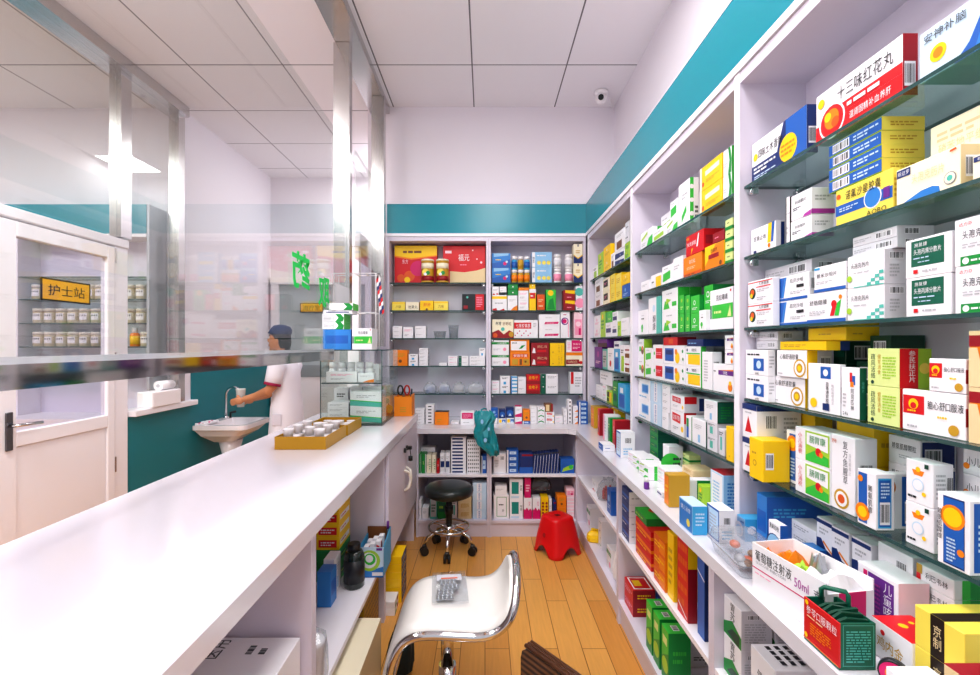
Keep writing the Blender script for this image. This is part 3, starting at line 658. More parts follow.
S('w_grn', 'white box with green label', 'W', p_('G', (.1, .18), (.8, .28), (.8, .7), (.1, .6)), ln_(.2, .8, .7, .9, 1, 'z'))
S('w_plain', 'plain white box', 'W', ln_(.1, .5, .7, .7, 2, 'z'), R=[ln_(.2, .3, .8, .7, 3, 'z')])
S('orange', 'orange box with white lettering', 'o', t_(.25, .62, .75, .8, '京万红', 'W'), r_(.02, .05, .98, .2, 'O'), ln_(.08, .08, .92, .16, 1, 'N'), ln_(.2, .35, .7, .5, 2, 'e'))
S('amber', 'amber box with red-brown label', 'j', r_(0, .02, 1, .98, 'o'), p_('y', (0, .2), (.6, 1), (0, 1)), r_(.2, .45, .75, .62, 'R'), t_(.2, .68, .8, .84, '感冒灵', 'N'), o_(.84, .18, .1, 'N'), R=[ln_(.2, .3, .8, .8, 4, 'R')], side='y')
S('red4', 'red box with white flash', 'r', p_('y', (.3, 0), (.42, .3), (.34, .3)), t_(.05, .45, .6, .65, '快克感冒', 'W'), p_('W', (.62, .3), (.72, .9), (.78, .9), (.7, .3)), r_(.05, .78, .2, .9, 'o'), R=[r_(.1, .3, .9, .7, 'R')])
S('red_dk', 'dark red box', 'R', ln_(.2, .4, .8, .6, 1, 'p'))
S('gstripe', 'pale green box with dark green stripe', 'Q', r_(0, .05, 1, .35, 'g'), ln_(.3, .6, .7, .75, 1, 'k'), R=[r_(0, .05, 1, .35, 'g')])
S('w_fig2', 'white box with small green figure', 'W', o_(.42, .3, .12, 'G'), r_(.36, .1, .48, .35, 'G'), ln_(.35, .6, .8, .7, 1, 'k'), ln_(.35, .75, .8, .8, 1, 'z'))
S('w_teal', 'white box with pale teal side', 'W', o_(.45, .7, .1, 'L'), tv_(.35, .1, .6, .5, '酮康', 'K'), r_(.66, 0, 1, 1, 'T'), side='T')
S('w_plant', 'white box with green plant print', 'W', p_('G', (.1, .1), (.5, .12), (.4, .4), (.2, .5)), p_('q', (.25, .3), (.6, .5), (.3, .6)), r_(.65, .2, .92, .4, 'G'), ln_(.3, .75, .8, .85, 1, 'z'), side='G')
S('green', 'bright green box', 'G', r_(.15, 0, .3, 1, 'g'), o_(.6, .7, .1, 'q'), ln_(.4, .2, .85, .4, 2, 'Q'), side='g')
S('green_b', 'bright green box with white logo', 'G', o_(.45, .6, .14, 'W'), o_(.45, .6, .09, 'G'), ln_(.2, .2, .8, .35, 2, 'W'), side='g')
S('w_greenlab', 'large white box with wide green label', 'W', r_(.1, .28, 1, .62, 'G'), r_(.02, .28, .08, .62, 'd'), ln_(.2, .38, .7, .5, 1, 'Q'), p_('Q', (.78, .3), (.95, .3), (.9, .58)), t_(.3, .72, .8, .86, '克拉霉素', 'K'), o_(.92, .92, .03, 'r'))
S('w_brown', 'white box with brown dot, lime side', 'W', o_(.75, .4, .22, 'N'), o_(.75, .52, .12, 'o'), r_(.2, .35, .5, .6, 'G'), ln_(.1, .75, .8, .85, 1, 'z'), side='q')
S('w_red', 'white box with red block', 'W', r_(.3, .2, .95, .8, 'r'), ln_(.35, .4, .85, .6, 2, 'p'), o_(.15, .5, .1, 'G'))
S('b_yel', 'white and blue box with yellow fruit', 'W', r_(.05, .15, .5, .85, 'b'), r_(.1, .5, .45, .75, 'n'), o_(.68, .35, .3, 'y'), o_(.62, .66, .16, 'o'), o_(.93, .7, .09, 'g'), o_(.95, .3, .08, 'g'))
S('w_yg', 'white box with yellow panel', 'W', r_(.2, .1, .95, .6, 'y'), r_(.1, .62, .95, .68, 'G'), o_(.15, .82, .08, 'n'), t_(.3, .75, .9, .9, '胃康灵', 'k'), side='G')
S('w_yo', 'white box with orange framed panel', 'W', r_(.2, .08, .95, .62, 'o'), r_(.3, .15, .85, .52, 'w'), o_(.15, .82, .08, 'n'), ln_(.3, .75, .9, .9, 1, 'k'))
S('w_purp', 'white box with purple stripe', 'W', r_(.28, .62, 1, .78, 'v'), p_('o', (.28, .78), (1, .78), (1, .83)), t_(.34, .64, .9, .76, '消糜', 'W'), o_(.86, .22, .14, 'o'), o_(.86, .36, .08, 'y'), ln_(.05, .7, .2, .78, 1, 'k'), R=[bc_(.2, .3, .8, .7)])
S('w_bart', 'tall white box with barcode end', 'W', ln_(.2, .2, .6, .8, 8, 'z'), R=[bc_(.2, .3, .7, .8)])
S('r_thin', 'thin red box', 'r', r_(.4, .2, .7, .8, 'O'), side='R')
S('n_thin', 'thin navy box', 'n', ln_(.1, .3, .8, .6, 1, 'l'))
S('lb_panel', 'white box with light blue panel', 'W', r_(.3, .3, .85, .75, 'l'), r_(.36, .36, .8, .7, 'B'), ln_(.1, .08, .9, .18, 1, 'u'), R=[r_(.3, .1, .6, .9, 'L')], side='L')
S('w_blcol', 'pale blue box with upright lettering', 'L', r_(.3, .05, .65, .95, 'W'), tv_(.36, .1, .6, .9, '氯雷他定', 'b'), side='L')
S('w_flat', 'flat white box with fine print', 'W', ln_(.1, .3, .7, .7, 2, 'z'), R=[ln_(.1, .3, .8, .7, 2, 'K')], side='w')
S('w_redlab', 'white box with red label', 'W', p_('r', (.15, .55), (.75, .5), (.75, .85), (.15, .9)), t_(.2, .6, .7, .8, '双氯芬酸', 'W'), o_(.88, .3, .12, 'y'), ln_(.2, .2, .6, .35, 2, 'z'), R=[r_(0, .55, .5, 1, 'r'), r_(.6, .1, .95, .9, 'n')], side='w')
S('w_bg', 'white box with blue and green side', 'W', r_(.1, .1, .5, .55, 'b'), r_(.1, .55, .5, .9, 'g'), side='g')
S('w_gside', 'white box with dark green end', 'W', ln_(.2, .6, .7, .8, 3, 'z'), r_(.45, .1, .6, .4, 'l'), R=[r_(.05, .05, .95, .95, 'd'), ln_(.2, .2, .8, .8, 5, 'g')], side='D')
S('tall_y', 'tall plain yellow box', 'y', ln_(.4, .1, .6, .2, 1, 'j'))
S('w_mix', 'white box with grey-green print', 'w', r_(.3, .2, .6, .7, 'T'), ln_(.1, .75, .8, .9, 2, 'K'))
# --- far right bay and general small boxes
S('lime', 'lime green box', 'q', ln_(.2, .3, .8, .7, 3, 'g'), o_(.5, .8, .1, 'y'))
S('yellow', 'yellow box', 'y', ln_(.2, .3, .8, .5, 2, 'j'), o_(.5, .7, .1, 'W'))
S('gold', 'golden box', 'j', r_(.06, .06, .94, .94, 'o'), ln_(.2, .4, .8, .7, 2, 'y'))
S('w_brn', 'white box with brown patch', 'W', r_(.2, .1, .7, .5, 'N'), ln_(.2, .7, .8, .85, 2, 'z'))
S('bw', 'blue and white box', 'W', p_('n', (0, 0), (1, 0), (1, .5), (0, .8)), o_(.6, .3, .12, 'W'))
S('grey', 'pale grey box', 'w', ln_(.1, .4, .9, .6, 1, 'K'), side='z')
S('blue', 'blue box', 'b', o_(.45, .62, .14, 'l'), ln_(.2, .2, .8, .4, 2, 'L'))
S('yk', 'white box with dark label, yellow edge', 'C', r_(.1, .35, .7, .85, 'k'), ln_(.2, .5, .6, .7, 2, 'p'), side='y')
S('ysoft', 'pale yellow box', 'Y', ln_(.2, .3, .8, .7, 3, 'j'), side='y')
S('w_pink', 'white box with pink print', 'W', o_(.5, .6, .15, 'p'), ln_(.2, .2, .8, .4, 2, 'p'))
S('w_blab', 'white box with navy label', 'W', r_(.1, .3, .9, .6, 'n'), ln_(.2, .7, .8, .85, 2, 'z'))
S('wlime', 'white box with lime patch', 'W', r_(.3, .05, .9, .6, 'q'), ln_(.2, .7, .8, .85, 2, 'k'))
S('purple', 'purple box', 'v', r_(.1, .1, .9, .9, 'v'), o_(.5, .65, .15, 'V'), ln_(.2, .2, .8, .35, 2, 'P'))
S('dpurp', 'dark purple box', 'v', r_(0, 0, 1, .5, 'k'))
S('ggrey', 'grey-green box', 'T', r_(.1, .1, .9, .9, 'z'), ln_(.2, .3, .8, .7, 3, 'd'))
S('w_rdr', 'white box with red drop', 'W', o_(.5, .3, .14, 'r'), ln_(.2, .6, .8, .8, 2, 'z'))
S('brw', 'white and brown striped box', 'W', r_(0, .1, 1, .4, 'N'), r_(0, .6, 1, .7, 'R'))
S('lime_k', 'lime box with black marks', 'q', r_(.1, .5, .5, .9, 'k'), r_(.1, .1, .4, .4, 'k'), r_(.5, .1, .9, .9, 'y'))
S('blue_tall', 'blue box with white panel', 'u', r_(.15, .1, .85, .6, 'b'), r_(.3, .65, .7, .85, 'W'))
S('red_c', 'red box', 'r', r_(.2, .1, .8, .3, 'R'), tv_(.35, .4, .65, .9, '脑灵', 'W'), side='R')
S('wpinkv', 'white and pink upright box', 'W', r_(0, 0, .5, 1, 'p'), ln_(.55, .2, .9, .8, 5, 'z'))
S('greenk', 'dark green upright box', 'g', r_(.2, .2, .8, .5, 'd'), ln_(.2, .6, .8, .8, 2, 'Q'))
S('bframe', 'white box with blue frame', 'b', r_(.12, .06, .95, .94, 'L'), ln_(.25, .2, .8, .8, 6, 'z'), side='W', R=[bc_(.3, .55, .75, .8), ln_(.2, .1, .8, .4, 3, 'l')], top='W')
S('bflat', 'flat blue and white box', 'b', ln_(.2, .4, .8, .6, 1, 'W'), side='W', top='W', R=[ln_(.2, .4, .8, .6, 1, 'b')])
# --- back wall
S('giftbag', 'large red gift pack with yellow top', 'r', p_('y', (0, .72), (.3, .66), (.7, .68), (1, .74), (1, 1), (0, 1)), p_('o', (0, .7), (.4, .63), (1, .72), (1, .75), (.4, .67), (0, .74)), o_(.15, .15, .1, 'O'), o_(.35, .2, .14, 'O'), o_(.3, .1, .08, 'y'), o_(.55, .4, .2, 'm'), t_(.18, .5, .32, .66, '东方', 'P'), ln_(.2, .78, .8, .9, 1, 'N'))
S('giftbox', 'large red gift box with cream base', 'r', p_('e', (.16, 0), (1, 0), (1, .42), (.8, .35), (.5, .3), (.16, .33)), t_(.36, .6, .62, .78, '福元', 'W'), ln_(.4, .48, .6, .52, 1, 'p'), r_(.05, .8, .2, .87, 'P'), o_(.8, .65, .02, 'P'), o_(.9, .56, .03, 'P'), o_(.7, .88, .02, 'P'))
S('y_low', 'low yellow box with dark lettering', 'Y', t_(.3, .25, .7, .6, '六味', 'N'), r_(0, .8, 1, .9, 'y'))
S('c_low', 'low cream box', 'C', t_(.2, .2, .9, .6, '地黄丸', 'k'), side='e')
S('yr_low', 'low bright yellow box with red print', 'y', t_(.25, .4, .8, .75, '舒肝', 'r'), o_(.5, .1, .12, 'N'))
S('kr', 'black box with red panel', 'k', r_(.56, .02, .92, .98, 'r'), o_(.22, .8, .07, 'T'), ln_(.6, .2, .85, .85, 6, 'p'), r_(.06, .1, .24, .3, 'R'))
S('bl_crys', 'blue box with crystal print', 'b', p_('B', (0, .3), (1, .6), (1, 1), (0, 1)), p_('l', (.1, .75), (.9, .85), (.9, 1), (.1, 1)), o_(.7, .3, .12, 'm'), o_(.8, .42, .08, 'L'), ln_(.2, .5, .6, .62, 1, 'y'))
S('bl_cap', 'sky blue box with yellow capsules', 'l', r_(.0, .02, .15, .98, 'W'), o_(.35, .3, .13, 'Y'), o_(.6, .3, .13, 'Y'), o_(.83, .3, .13, 'Y'), ln_(.25, .7, .9, .85, 1, 'W'), tv_(.02, .1, .13, .9, '维生', 'n'))
S('crest', 'cream box with navy chevron base', 'C', p_('n', (0, 0), (1, 0), (1, .4), (.5, .22), (0, .4)), r_(.44, .86, .56, .98, 'n'), ln_(.25, .5, .75, .7, 2, 'j'), p_('y', (0, .4), (.5, .22), (1, .4), (1, .45), (.5, .28), (0, .45)))
S('w_sr', 'small white box with red base', 'W', p_('r', (.05, 0), (.5, 0), (.3, .2)), ln_(.2, .5, .8, .7, 2, 'z'), o_(.75, .12, .1, 'r'))
S('w_ytop', 'white box with yellow top band', 'W', r_(0, .74, 1, .92, 'y'), p_('r', (.05, 0), (.35, 0), (.3, .15), (.05, .1)), p_('r', (.5, 0), (.85, 0), (.8, .12)), ln_(.2, .4, .8, .55, 1, 'z'))
S('grn_sq', 'green box with white dot', 'g', o_(.5, .5, .13, 'W'), r_(.1, .04, .9, .1, 'd'), top='g')
S('w_wave', 'white box with amber wave', 'W', p_('o', (.3, 0), (1, 0), (1, .35), (.6, .2)), ln_(.15, .6, .8, .75, 2, 'z'))
S('w_sq', 'white box with fine red print', 'W', ln_(.15, .6, .85, .8, 2, 'p'), ln_(.15, .2, .6, .4, 2, 'z'))
S('yr', 'yellow box with red panel', 'y', r_(.1, .55, .9, .82, 'r'), ln_(.2, .62, .8, .75, 1, 'W'), r_(0, .82, 1, 1, 'W'))
S('tan', 'tan brown box', 'N', r_(.04, .04, .96, .96, 'O'), ln_(.2, .5, .8, .7, 2, 'e'), ln_(.2, .2, .8, .35, 1, 'e'))
S('lgreen', 'glossy green box with yellow flower', 'G', o_(.45, .84, .14, 'y'), p_('g', (.1, .05), (.9, .05), (.7, .6), (.3, .5)), side='g')
S('ry', 'red box with yellow band', 'R', p_('y', (.15, .72), (1, .6), (1, .95), (.15, .98)), ln_(.3, .2, .9, .4, 1, 'p'))
S('w_pt', 'white box with teal and pink blobs', 'W', o_(.5, .76, .17, 'T'), o_(.6, .3, .2, 'p'), ln_(.2, .06, .6, .1, 1, 'k'))
S('cb', 'cream box with brown scalloped base', 'C', p_('R', (0, 0), (1, 0), (1, .3), (.8, .42), (.55, .2), (.3, .45), (0, .3)), o_(.9, .2, .14, 'j'), t_(.16, .68, .42, .88, '养胃', 'k'), t_(.5, .68, .9, .86, '舒颗粒', 'N'), o_(.5, .48, .1, 'T'), o_(.15, .15, .12, 'O'))
S('w_rband', 'white box with red band and dots', 'W', r_(0, .52, .72, .86, 'r'), t_(.08, .58, .68, .8, '七厘胶囊散', 'W'), *[o_(.05 + .09 * i, .15 + .12 * ((i * 7) % 3), .035, 'm') for i in range(8)], ln_(.8, .6, .95, .85, 3, 'z'))
S('w_mband', 'white box with magenta band', 'W', p_('m', (.25, .16), (.9, .2), (.95, .38), (.3, .36)), ln_(.3, .68, .8, .76, 1, 'z'), ln_(.35, .23, .85, .31, 1, 'P'))
S('w_circ', 'tall white box with purple ring', 'W', o_(.45, .64, .14, 'v'), o_(.48, .64, .1, 'P'), o_(.42, .64, .08, 'm'), r_(.8, .05, .88, .6, 'p'), ln_(.3, .86, .8, .92, 1, 'm'))
S('pink', 'pink and white box', 'P', r_(.1, .12, .9, .72, 'p'), o_(.5, .54, .1, 'P'), r_(.55, .12, .8, .38, 'm'), side='p')
S('wgh', 'white box with green header', 'W', r_(0, .66, 1, .84, 'g'), t_(.25, .68, .95, .82, '九味清热', 'W'), o_(.75, .28, .13, 'p'), ln_(.1, .2, .5, .35, 2, 'z'))
S('leaf', 'orange framed white box with green leaf', 'o', r_(.04, .1, .84, .86, 'W'), p_('g', (.45, .2), (.6, .25), (.8, .55), (.6, .5)), ln_(.1, .65, .5, .78, 1, 'k'))
S('orwin', 'orange box with brown windows', 'o', r_(.12, .6, .92, .85, 'O'), t_(.16, .62, .88, .82, '安宫牛黄', 'W'), r_(.1, .08, .4, .48, 'j'), r_(.48, .08, .6, .48, 'N'), r_(.66, .08, .95, .48, 'j'), o_(.78, .3, .08, 'N'))
S('maroon', 'maroon box with white figure', 'R', p_('W', (.05, .12), (.25, .1), (.22, .5), (.14, .6)), t_(.35, .55, .9, .78, '同仁乌', 'e'), r_(.35, .2, .85, .38, 'r'))
S('ycol', 'yellow box with upright lettering', 'y', tv_(.55, .15, .68, .85, '牛黄上清', 'j'), tv_(.75, .2, .84, .8, '清热泻火', 'j'), o_(.2, .2, .06, 'j'))
S('mag', 'white box with magenta panel', 'W', r_(.32, .06, .96, .94, 'm'), t_(.38, .56, .9, .72, '宫瘤消', 'P'), ln_(.4, .25, .85, .45, 2, 'P'), ln_(.06, .2, .25, .8, 5, 'p'))
S('cred', 'cream box with dark red ribbon', 'C', p_('R', (0, .12), (.85, .16), (.78, .48), (0, .46)), t_(.08, .2, .68, .4, '乌鸡白凤', 'e'), r_(0, .78, 1, 1, 'o'), o_(.9, .25, .12, 'r'))
S('w_thead', 'white box with small header', 'W', ln_(.2, .65, .8, .85, 2, 'k'), r_(.35, .05, .6, .35, 'u'))
S('teal_st', 'white and teal striped box', 'W', r_(0, 0, .15, 1, 'B'), *[r_(.15, .1 + .2 * i, 1, .18 + .2 * i, 'u') for i in range(5)])
S('red_g', 'red box with gold lettering', 'r', t_(.15, .5, .85, .85, '金嗓子', 'y'), r_(0, 0, 1, .35, 'R'))
S('teal_w', 'white box with teal end', 'W', r_(0, 0, .3, 1, 'd'), o_(.15, .7, .06, 'W'), ln_(.4, .55, .9, .8, 2, 'z'))
S('w_rtab', 'white box with red tab', 'W', r_(.06, .45, .28, 1, 'r'), ln_(.4, .3, .9, .8, 4, 'z'))
S('dblue', 'dark blue round-topped box', 'n', o_(.5, .5, .3, 'b'), p_('L', (.3, .2), (.5, .5), (.7, .2)))
S('byel', 'white box with blue and yellow print', 'W', r_(.1, .2, .45, .8, 'y'), r_(.5, .2, .95, .8, 'b'), p_('L', (.5, .2), (.95, .2), (.7, .6)))
S('magw', 'white box with magenta wedge', 'W', p_('m', (0, 0), (1, 0), (1, .4), (0, .2)), ln_(.2, .6, .8, .8, 2, 'z'), top='m')
S('orange_s', 'small orange box', 'o', o_(.5, .3, .1, 'N'), ln_(.2, .55, .8, .8, 3, 'j'))
S('w_gm', 'white box with green moustache mark', 'W', p_('g', (.1, .15), (.5, .4), (.9, .15), (.9, .35), (.5, .6), (.1, .35)), o_(.3, .8, .06, 'm'), o_(.7, .8, .06, 'm'))
S('brownw', 'brown and white box', 'N', r_(.1, .1, .55, .9, 'e'), r_(.8, 0, 1, 1, 'R'))
S('tiny_w', 'small white box with black mark', 'W', r_(.3, .3, .7, .65, 'K'))
S('navy_st', 'white box with navy stripe', 'W', r_(.08, .2, .8, .72, 'n'))
S('dots_w', 'white box with black dots', 'W', *[r_(.08 + .15 * i, .3, .15 + .15 * i, .7, 'k') for i in range(6)])
S('magpan', 'white box with magenta square', 'W', r_(.1, .48, .92, .94, 'm'), ln_(.2, .55, .8, .85, 4, 'p'), ln_(.2, .15, .8, .25, 1, 'z'))
S('orange_b', 'orange box, dark open top', 'o', ln_(.2, .2, .5, .5, 2, 'j'), top='x')  # dark inside of the box is painted on a closed top face
S('green_tea', 'dark green box with white edge', 'g', tv_(.3, .2, .6, .9, '板蓝', 'Q'), r_(.85, 0, 1, 1, 'W'))
S('cream_g', 'cream box with green print', 'C', tv_(.2, .15, .5, .9, '川贝', 'g'), ln_(.6, .2, .9, .8, 5, 'g'))
S('bstack', 'blue box with white label', 'b', r_(.25, .25, .8, .75, 'L'), ln_(.35, .4, .7, .6, 1, 'b'), r_(0, 0, .15, 1, 'W'))
S('navy', 'navy blue box', 'n', r_(.2, .85, 1, .93, 'R'), r_(0, 0, 1, .3, 'b'))
S('navyc', 'navy box with curved white line', 'n', p_('W', (0, 0), (.1, 0), (.75, .9), (.62, .9)), r_(0, .93, 1, 1, 'K'))
S('bluegr', 'blue box with lime swirl', 'b', p_('q', (.1, .1), (.9, .3), (.95, .6), (.5, .5), (.2, .35)), o_(.75, .45, .15, 'G'))
S('gframe', 'white box with green arched frame', 'W', r_(.2, .1, .85, .92, 'g'), r_(.23, .12, .82, .9, 'W'), ln_(.35, .55, .75, .65, 1, 'k'), tv_(.55, .2, .7, .5, '片', 'k'))
S('tealpan', 'white box with teal panel', 'W', r_(.15, .25, .68, .85, 't'), tv_(.8, .3, .95, .8, '阿胶', 'k'), r_(.1, .04, .7, .14, 'L'))
S('magp', 'magenta box', 'm', ln_(.2, .3, .8, .7, 3, 'P'))
S('wmagcl', 'white box with magenta cloud base', 'W', p_('m', (0, 0), (1, 0), (1, .38), (.8, .5), (.6, .4), (.4, .55), (.15, .42), (0, .5)), tv_(.6, .5, .8, .95, '妇炎', 'm'))
S('ydots', 'yellow and white dotted box', 'y', *[o_(.25 + .5 * (i % 2), .12 + .15 * (i // 2), .05, 'R') for i in range(10)])
S('pinkw', 'pink and white striped box', 'P', *[r_(0, .15 * i, 1, .15 * i + .04, 'W') for i in range(7)])
S('beige', 'beige box', 'e', ln_(.2, .3, .8, .8, 6, 'j'))
# --- lower right and left
S('navyw', 'blue box with white stripes', 'n', r_(.05, .4, .95, .6, 'b'), ln_(.1, .15, .9, .3, 1, 'W'), side='W', R=[ln_(.1, .4, .9, .6, 1, 'z')])
S('green_flat', 'flat green box with red emblem', 'g', ln_(.1, .3, .9, .7, 1, 'q'), top='G', T=[o_(.35, .5, .2, 'O'), o_(.35, .5, .1, 'y')], side='g')
S('red_st', 'red box with barcode end', 'r', r_(0, .35, 1, .6, 'o'), ln_(.1, .1, .9, .3, 1, 'y'), R=[bc_(.3, .3, .55, .8), r_(0, .36, .3, .6, 'o')])
S('red_pl', 'plain red box with barcode end', 'r', ln_(.1, .2, .9, .5, 2, 'o'), R=[bc_(.3, .3, .55, .8)])
S('or_st', 'orange box with barcode end', 'O', r_(.5, .1, 1, .9, 'o'), ln_(.1, .3, .9, .7, 2, 'y'), R=[bc_(.5, .3, .9, .8)], side='o', top='o')
S('red_up', 'tall red box with dark end', 'r', ln_(.1, .1, .9, .9, 5, 'O'), p_('W', (.1, .12), (.9, .02), (.9, .04), (.1, .14)), side='R', R=[r_(0, .62, 1, 1, 'y')])
S('blue_up', 'tall blue box', 'b', p_('W', (0, .8), (1, .72), (1, .74), (0, .82)), side='n')
S('yel_up', 'tall yellow box', 'y', ln_(.2, .2, .8, .8, 5, 'j'))
S('red_chb', 'small red box with yellow picture', 'r', ln_(.1, .3, .9, .7, 2, 'p'), T=[r_(.08, .08, .92, .92, 'W'), r_(.14, .14, .86, .86, 'r'), r_(.3, .2, .7, .55, 'y')], side='R', R=[ln_(.2, .3, .8, .7, 2, 'y')])
S('green_box', 'bright green box with white labels', 'G', p_('g', (0, 0), (1, 0), (1, .6), (0, .4)), o_(.5, .3, .15, 'q'), r_(.2, .7, .8, .85, 'Q'), top='G', T=[bc_(.25, .3, .75, .6)], side='g', R=[ln_(.2, .4, .8, .7, 2, 'G')])
S('dgreen', 'deep green box', 'g', r_(.1, .3, .9, .7, 'd'), ln_(.2, .4, .8, .6, 1, 'q'), side='d')
S('wg_stk', 'white box with green oval end', 'W', ln_(.2, .4, .8, .6, 2, 'K'), R=[o_(.12, .5, .3, 'G'), ln_(.3, .4, .9, .7, 2, 'K'), bc_(.55, .1, .8, .35)], side='w')
S('w_gpic', 'white box with green landscape', 'W', p_('g', (0, 0), (1, 0), (1, .3), (.5, .5), (0, .3)), p_('D', (.2, .1), (.9, .0), (.9, .3), (.5, .3)), tv_(.4, .5, .65, .95, '胃苏', 'k'), R=[bc_(.2, .78, .6, .9), ln_(.1, .2, .8, .7, 8, 'z')], side='w')
S('w_dgcorner', 'white box with dark teal slanted label', 'W', p_('D', (.15, .05), (.95, .0), (.95, .5), (.15, .7)), tv_(.45, .1, .7, .5, '银杏', 'W'), side='g', R=[r_(0, 0, .4, 1, 'W')])
S('w_grid', 'white box with black pattern top', 'W', tv_(.3, .2, .5, .9, '健胃', 'K'), T=[r_(.1 + .2 * i, .2 + .16 * j, .24 + .2 * i, .28 + .16 * j, 'k') for i in range(4) for j in range(4)], R=[ln_(.2, .3, .8, .7, 3, 'z')])
S('lb_head', 'light blue box with white figure', 'l', r_(.04, .04, .96, .96, 'B'), t_(.15, .66, .85, .84, '健儿消食', 'W'), o_(.7, .3, .14, 'Y'), R=[ln_(.2, .3, .8, .8, 4, 'L')], side='u', top='L')
S('lb_white', 'pale blue upright box', 'L', r_(.1, .05, .9, .95, 'W'), ln_(.2, .2, .7, .8, 8, 'l'), side='l', R=[ln_(.15, .1, .85, .85, 10, 'B')], top='R')
S('blue_big', 'large blue box', 'B', r_(.1, .3, .9, .7, 'b'), side='b', top='B', R=[ln_(.1, .6, .6, .8, 3, 'u')])
S('blue_oval', 'white box with blue oval', 'W', o_(.5, .4, .32, 'n'), o_(.52, .42, .28, 'l'), t_(.1, .82, .9, .95, '奥美拉唑', 'k'), side='b')
S('lb_dome', 'light blue box with white dome', 'l', o_(.3, .4, .35, 'W'), o_(.25, .36, .24, 'L'), ln_(.5, .75, .95, .88, 1, 'b'), side='u', top='u', R=[o_(.2, .5, .2, 'W')])
S('blue_wave', 'white box with blue wave', 'W', p_('n', (0, .05), (1, .05), (1, .4), (.6, .45), (.3, .62), (0, .6)), p_('o', (.4, .56), (1, .4), (1, .44), (.45, .6)), r_(0, .9, 1, .97, 'n'), ln_(.2, .7, .8, .84, 2, 'z'))
S('purple_lab', 'white box with purple panel', 'W', r_(.28, .08, .9, .92, 'v'), r_(.16, .08, .26, .92, 'm'), tv_(.66, .12, .86, .88, '儿童咳液', 'W'), ln_(.34, .2, .58, .8, 8, 'V'), side='P')
S('w_back', 'white box showing barcode back', 'W', bc_(.55, .66, .85, .88), ln_(.08, .3, .4, .7, 5, 'z'), side='w')
S('w_gstack', 'white box with green gradient end', 'W', t_(.25, .35, .85, .7, '利巴韦林', 'K'), r_(0, .5, .16, 1, 'j'), r_(0, .0, .12, .5, 'r'), R=[r_(.3, 0, 1, 1, 'g'), r_(.15, 0, .3, 1, 'G')])
S('red_gold', 'white box with red gold-starred top', 'W', t_(.15, .3, .8, .62, '鸡内金', 'j'), o_(.3, .75, .07, 'r'), top='r', T=[o_(.4, .4, .1, 'y'), o_(.6, .6, .07, 'y'), o_(.3, .7, .06, 'y')], R=[ln_(.2, .3, .8, .7, 3, 'z')])
S('w_gwave', 'small white box with green wave', 'W', p_('T', (0, .1), (1, 0), (1, .3), (0, .45)), p_('G', (0, .42), (1, .28), (1, .33), (0, .48)), ln_(.2, .6, .8, .8, 2, 'z'))
S('yb_band', 'yellow box with dark brown band', 'Y', r_(.34, 0, .62, 1, 'x'), tv_(.4, .12, .56, .9, '京制', 'e'), T=[r_(.34, 0, .62, 1, 'x')], R=[r_(.3, 0, .6, 1, 'x')], side='Y')
S('tan_band', 'tan box with dark band and red end', 'e', r_(.3, 0, .52, 1, 'x'), r_(.54, 0, .62, 1, 'D'), r_(.74, 0, 1, 1, 'r'), tv_(.34, .1, .48, .9, '牛黄', 'e'), top='R')
S('brownpat', 'brown lattice patterned carton', 'j', *[r_(.02, .08 + .1 * i, .98, .10 + .1 * i, 'N') for i in range(9)], *[r_(.1 * i, .02, .1 * i + .02, .98, 'N') for i in range(10)], side='N', L=[r_(.02, .08 + .1 * i, .98, .10 + .1 * i, 'N') for i in range(9)])
S('kraft', 'brown cardboard carton with red marks', 'N', r_(0, 0, 1, 1, 'e'), side='j', top='C', T=[r_(.6, .75, .8, .9, 'r')], L=[r_(0, 0, 1, 1, 'j'), tv_(.7, .3, .85, .8, '易碎', 'R'), ln_(.1, .3, .5, .6, 3, 'N')])
S('yr_stk', 'yellow box with red print', 'y', r_(.1, .3, .9, .7, 'W'), ln_(.2, .4, .8, .6, 1, 'r'), L=[r_(.1, .2, .9, .8, 'r'), ln_(.2, .3, .8, .7, 2, 'W')])
S('yb_stk', 'yellow box with blue front', 'y', r_(0, 0, 1, .9, 'n'), ln_(.2, .3, .8, .6, 1, 'l'))
S('wg_low', 'white and green flat box', 'W', p_('g', (0, 0), (.5, 0), (.4, .6)), r_(.6, .2, .9, .8, 'R'))

ORD = ['first', 'second', 'third', 'fourth', 'fifth', 'sixth', 'seventh', 'eighth', 'ninth', 'tenth', 'eleventh', 'twelfth', 'thirteenth', 'fourteenth', 'fifteenth',
       'sixteenth', 'seventeenth', 'eighteenth', 'nineteenth', 'twentieth', 'twenty-first', 'twenty-second', 'twenty-third']
MESHES = {}; RNG = random.Random(11)
PLACED = [(.787, 1.445, CT - .1, 1., 1.477, 3), (.787, 2.500, CT - .1, 1., 2.532, 3), (.787, 3.555, CT - .1, 1., 3.587, 3), (.625, 1.145, CT - .01, .765, 1.36, CT + .08), (.625, .925, CT - .01, .80, 1.145, CT + .135), (.628, .836, CT - .01, .712, .94, CT + .12)]
def hits(b):
    return [p for p in PLACED if min(b[3], p[3]) - max(b[0], p[0]) > .0008 and min(b[4], p[4]) - max(b[1], p[1]) > .0008 and min(b[5], p[5]) - max(b[2], p[2]) > .0006]
